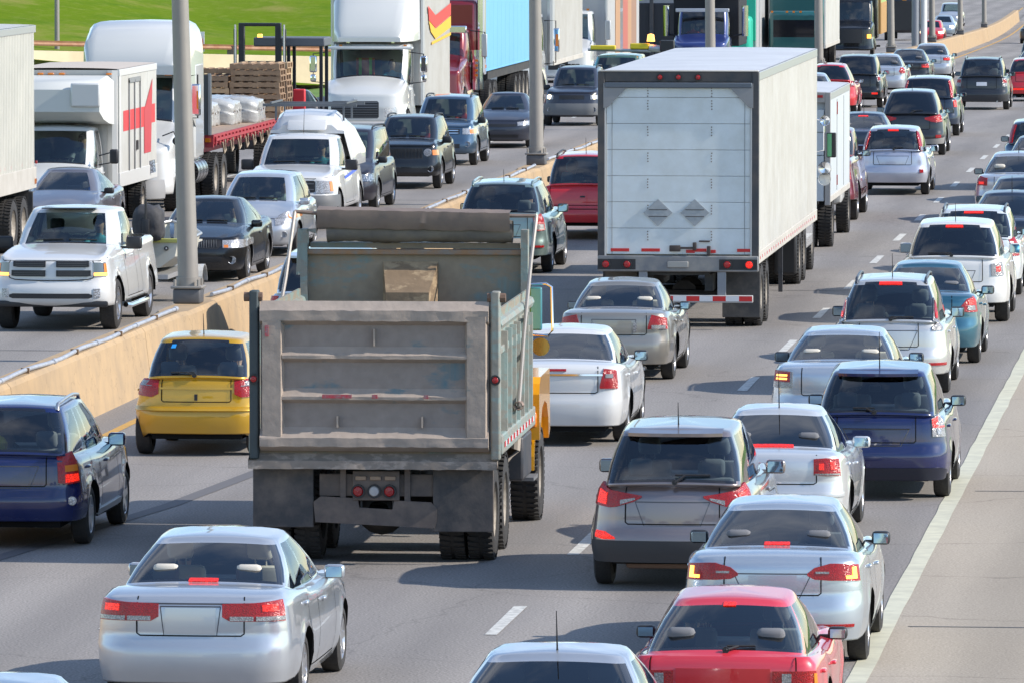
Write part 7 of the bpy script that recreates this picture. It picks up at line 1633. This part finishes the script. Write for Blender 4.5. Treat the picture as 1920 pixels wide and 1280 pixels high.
# blue dump truck
t = O('dump_truck', -22.75, 306.5, 'blue lorry with a high black dump bed behind the third lamp post')
BL = paint('royal_blue_paint', (.018, .035, .17), .1, .28)
c = cab_from_car(t, m=BL, L=3.4, W=2.35, H=2.9, wb=9, fo=1.0, zb=.6, R=.5, nose=1.55, cowl=1.9, belt=1.75, rw=(.02, .1), ws=(1.5, 1.9), ghc=.05, pillars=[(-1.2, 0)], lod=1, wheelstyle='truck')
box('windscreen_visor', mat('visor_pale', (.5, .52, .56), .4, .4), t, -1.05, 1.05, -1.55, -1.4, 2.78, 2.92, .02)
box('dump_bed', mat('bed_black', (.015, .015, .018), .7), t, -1.3, 1.3, -8, -3.6, 1.4, 3.5, .04); box('bed_rim', mat('rusty_rim', ()), t, -1.25, 1.25, -4.0, -3.2, 3.5, 3.62)
for sx in (-1, 1): G().tube([(sx * 1.55, -3.3, 1.8), (sx * 1.55, -3.3, 3.0)], .13, 12).mk('exhaust_stack', CHROME, t, True); G().tube([(sx * 1.1, -3.3, 1.8), (sx * 1.55, -3.3, 1.9)], .04, 6).mk('stack_bracket', BLK, t)
box('grab_rail', BL, t, -3.0, -1.2, -2.9, -2.5, 1.95, 2.25) if 0 else None
for y in (-6, -7.3): duals(t, 1.12, y)
o = bpy.data.objects.new('person', PB[False]); COL.objects.link(o); o.location = (-22.75 - .45, 306.5 + 2.4, gz(307) + 1.5); o.rotation_euler = (0, 0, math.pi); o.material_slots[1].link = 'OBJECT'; o.material_slots[1].material = SHIRT['red']; tag(o, 'driver of the blue dump lorry in a red top', 'person'); shared('hair', HM, o).material_slots[0].material = HAIRM['dark']; shared('face', FM, o)
t = O('semi_trailer', -25.6, 322, 'dark lorry body standing left of the blue dump truck', 'trailer'); box('body', mat('dark_body', (.025, .025, .03), .6), t, -1.25, 1.25, -8, 0, .9, 3.1, .05); box('frame_post', M_FR, t, -1.3, -1.2, -.1, .1, .9, 4.6); box('frame_post', M_FR, t, .2, .35, -.1, .1, .9, 4.6)
for y in (-1, -6): duals(t, 1.1, y)
t = O('box_truck', -24.1, 341, 'box lorry with a bright green front and pale grey side')
cargo(t, 1.25, -10, -.5, .9, 3.75, M_BOXG, 'flat', railm=M_BOXG); box('green_front', mat('front_green', (.02, .42, .28), .45), t, -1.2, 1.2, -.5, -.44, 1.4, 3.7, .02); G().prism([(-.5, 2.0), (-.3, 3.2), (-.15, 3.2), (-.3, 2.0)], -.45, -.43, 'y').mk('white_flash', TW, t); box('cab', mat('front_green', ()), t, -1.1, 1.1, -.4, 1.4, .5, 2.5, .2); box('windscreen', FRIT, t, -.95, .95, 1.35, 1.41, 1.5, 2.2); wheel(t, -1, .6, .48, .28, 'truck'); duals(t, 1.05, -8)
for x in (-.9, .9): box('marker_lamp', AMBL, t, x - .06, x + .06, -.43, -.41, 3.6, 3.68)
t = O('box_truck', -21.45, 345, 'dark teal fronted box lorry with a row of orange lamps and white body')
M_TL = paint('dark_teal_paint', (.012, .10, .105), .1, .3)
box('cab_front', M_TL, t, -1.1, 1.1, -1.8, .2, .9, 2.7, .2); box('teal_front', M_TL, t, -1.2, 1.2, -2.0, -1.8, 1.2, 3.7, .06); box('windscreen', FRIT, t, -.9, .9, .15, .22, 1.55, 2.3)
cargo(t, 1.27, -13, -2.0, 1.0, 4.2, M_BOXW, 'flat')
for x in (-.95, -.3, 0, .3, .95): box('marker_lamp', AMBL, t, x - .05, x + .05, .2, .25, 2.62, 2.70)
wheel(t, -1, -.7, .48, .28, 'truck'); duals(t, 1.05, -11)
t = O('semi_tractor', -21.9, 398, 'near-black lorry with a lit orange signal lamp and yellow-green trailer')
c = cab_from_car(t, m=BLKP, L=3.6, W=2.4, H=3.0, wb=9, fo=1.1, zb=.5, R=.5, nose=1.6, cowl=1.95, belt=1.8, rw=(.02, .1), ws=(1.6, 2.0), ghc=.05, pillars=[(-1.3, 0)], lod=1, wheelstyle='truck')
box('sleeper', BLKP, t, -1.2, 1.2, -5, -3.3, 1.0, 4.0, .1); box('turn_signal', AMBLIT, t, -1.05, -.85, -.15, -.05, 1.1, 1.3); front_face(c, grille=[(0, .9, 1.6), (.7, .9, 1.6)], gm=BLK)
cargo(t, 1.28, -11, -5.4, 1.2, 4.2, mat('trailer_green', (.35, .45, .15), .5), 'flat', railm=mat('trailer_orange', (.42, .24, .08), .6), rail=1.6)
t = O('dump_truck', -25.2, 520, 'distant brown load-carrying lorry with an orange lamp far up the oncoming road'); box('bed', mat('load_brown', (.22, .12, .07), .9), t, -1.25, 1.25, -8, -3, 1.2, 3.6, .1); box('cab', DGREY, t, -1.15, 1.15, -3, 0, .5, 2.8, .2); box('turn_signal', AMBLIT, t, -.3, .0, -.02, .06, 2.7, 2.95)
for y in (-1, -6): duals(t, 1.05, y)
# ---------------------------------------------------------------- small boat on its trailer behind the pickup
bt = empty('motor_boat', (-19.55, 133.4, 0), 'small pale aluminium boat on a trailer behind the nearest white pickup', 'boat', rz=math.pi)
M_BOAT = mat('boat_cream', (.62, .60, .52), .4, noise=(2, .5, (.5, .48, .4), .05))
g = G(); st = [(0, .70, .62, 1.12), (-1.2, .76, .58, 1.10), (-2.6, .72, .58, 1.12), (-3.6, .45, .66, 1.18), (-4.2, .04, .85, 1.26)]
for y, h_, zb_, zt2 in st: g.v += [(-h_, y, zt2), (-h_ * .92, y, zb_ + .22), (-h_ * .55, y, zb_ + .03), (0, y, zb_), (h_ * .55, y, zb_ + .03), (h_ * .92, y, zb_ + .22), (h_, y, zt2)]
g.f = [(i * 7 + k, i * 7 + k + 1, i * 7 + 8 + k, i * 7 + 7 + k) for i in range(4) for k in range(6)] + [(0, 1, 2, 3, 4, 5, 6)]
g.mk('hull', M_BOAT, bt, True, 35); box('transom_strip', mat('strip_yellow_green', (.45, .45, .12), .5), bt, -.72, .72, -.02, .04, 1.08, 1.15, .01); box('inner_deck', M_BOAT, bt, -.65, .65, -3.4, -.1, .95, .98)
for sx in (-1, 1): G().tube([(sx * .72, 0, 1.12), (sx * .78, -1.2, 1.10), (sx * .74, -2.6, 1.12), (sx * .46, -3.6, 1.18), (0, -4.2, 1.26)], .025, 6).mk('gunwale', M_ALU, bt, True)
for sx in (-1, 1): lampdisc(bt, sx * .5, .03, .98, .02, CLRL, 'drain_cap', 1)
ob = empty('outboard_motor', (-19.35, 133.35, 1.0), 'outboard motor under a crumpled black cover on the small boat', 'motor', rz=math.pi)
bm = bmesh.new(); bmesh.ops.create_icosphere(bm, subdivisions=3, radius=1)
for q in bm.verts:
    p = q.co; k = 1 + .06 * math.sin(p.x * 9 + p.z * 7) + .05 * math.sin(p.y * 11 - p.z * 6); q.co = Vector((math.copysign(abs(p.x) ** .6, p.x) * .27 * k, math.copysign(abs(p.y) ** .6, p.y) * .30 * k, math.copysign(abs(p.z) ** .55, p.z) * .31 * k + .42))
me = bpy.data.meshes.new('motor_cover'); bm.to_mesh(me); bm.free(); me.materials.append(mat('cover_black', (.035, .035, .04), .75, noise=(6, .8, (.08, .08, .085), .5))); me.polygons.foreach_set('use_smooth', [True] * len(me.polygons)); o = bpy.data.objects.new('motor_cover', me); COL.objects.link(o); o.parent = ob
g = G().box(-.10, .10, .1, .26, -.3, .15, .03).tube([(.0, .34, .1), (.0, .34, .85)], .022, 6).box(-.06, .06, .30, .38, .2, .5, .02); g.mk('motor_bracket', BLK, ob, True)
btr = empty('boat_trailer', (-19.55, 133.4, 0), 'light boat trailer with white mudguards between pickup and black saloon', 'trailer', rz=math.pi)
box('frame', M_ALU, btr, -.55, .55, -3.4, .2, .46, .54); box('drawbar', M_ALU, btr, -.05, .05, -3.0, 2.0, .44, .52)
for sx in (-1, 1):
    wheel(btr, sx * .82, -1.6, .27, .16, 'five', 1)
    g = G(); pts = [(math.cos(a) * .36, math.sin(a) * .34) for a in np.linspace(.1, math.pi - .1, 10)]; g.prism([(-1.6 + p, .30 + q) for p, q in pts] + [(-1.6 + p * .94, .30 + q * .94) for p, q in pts[::-1]], sx * .70, sx * .94, 'x'); g.mk('mudguard', TW, btr)
# far right: no objects are built beyond the shoulder
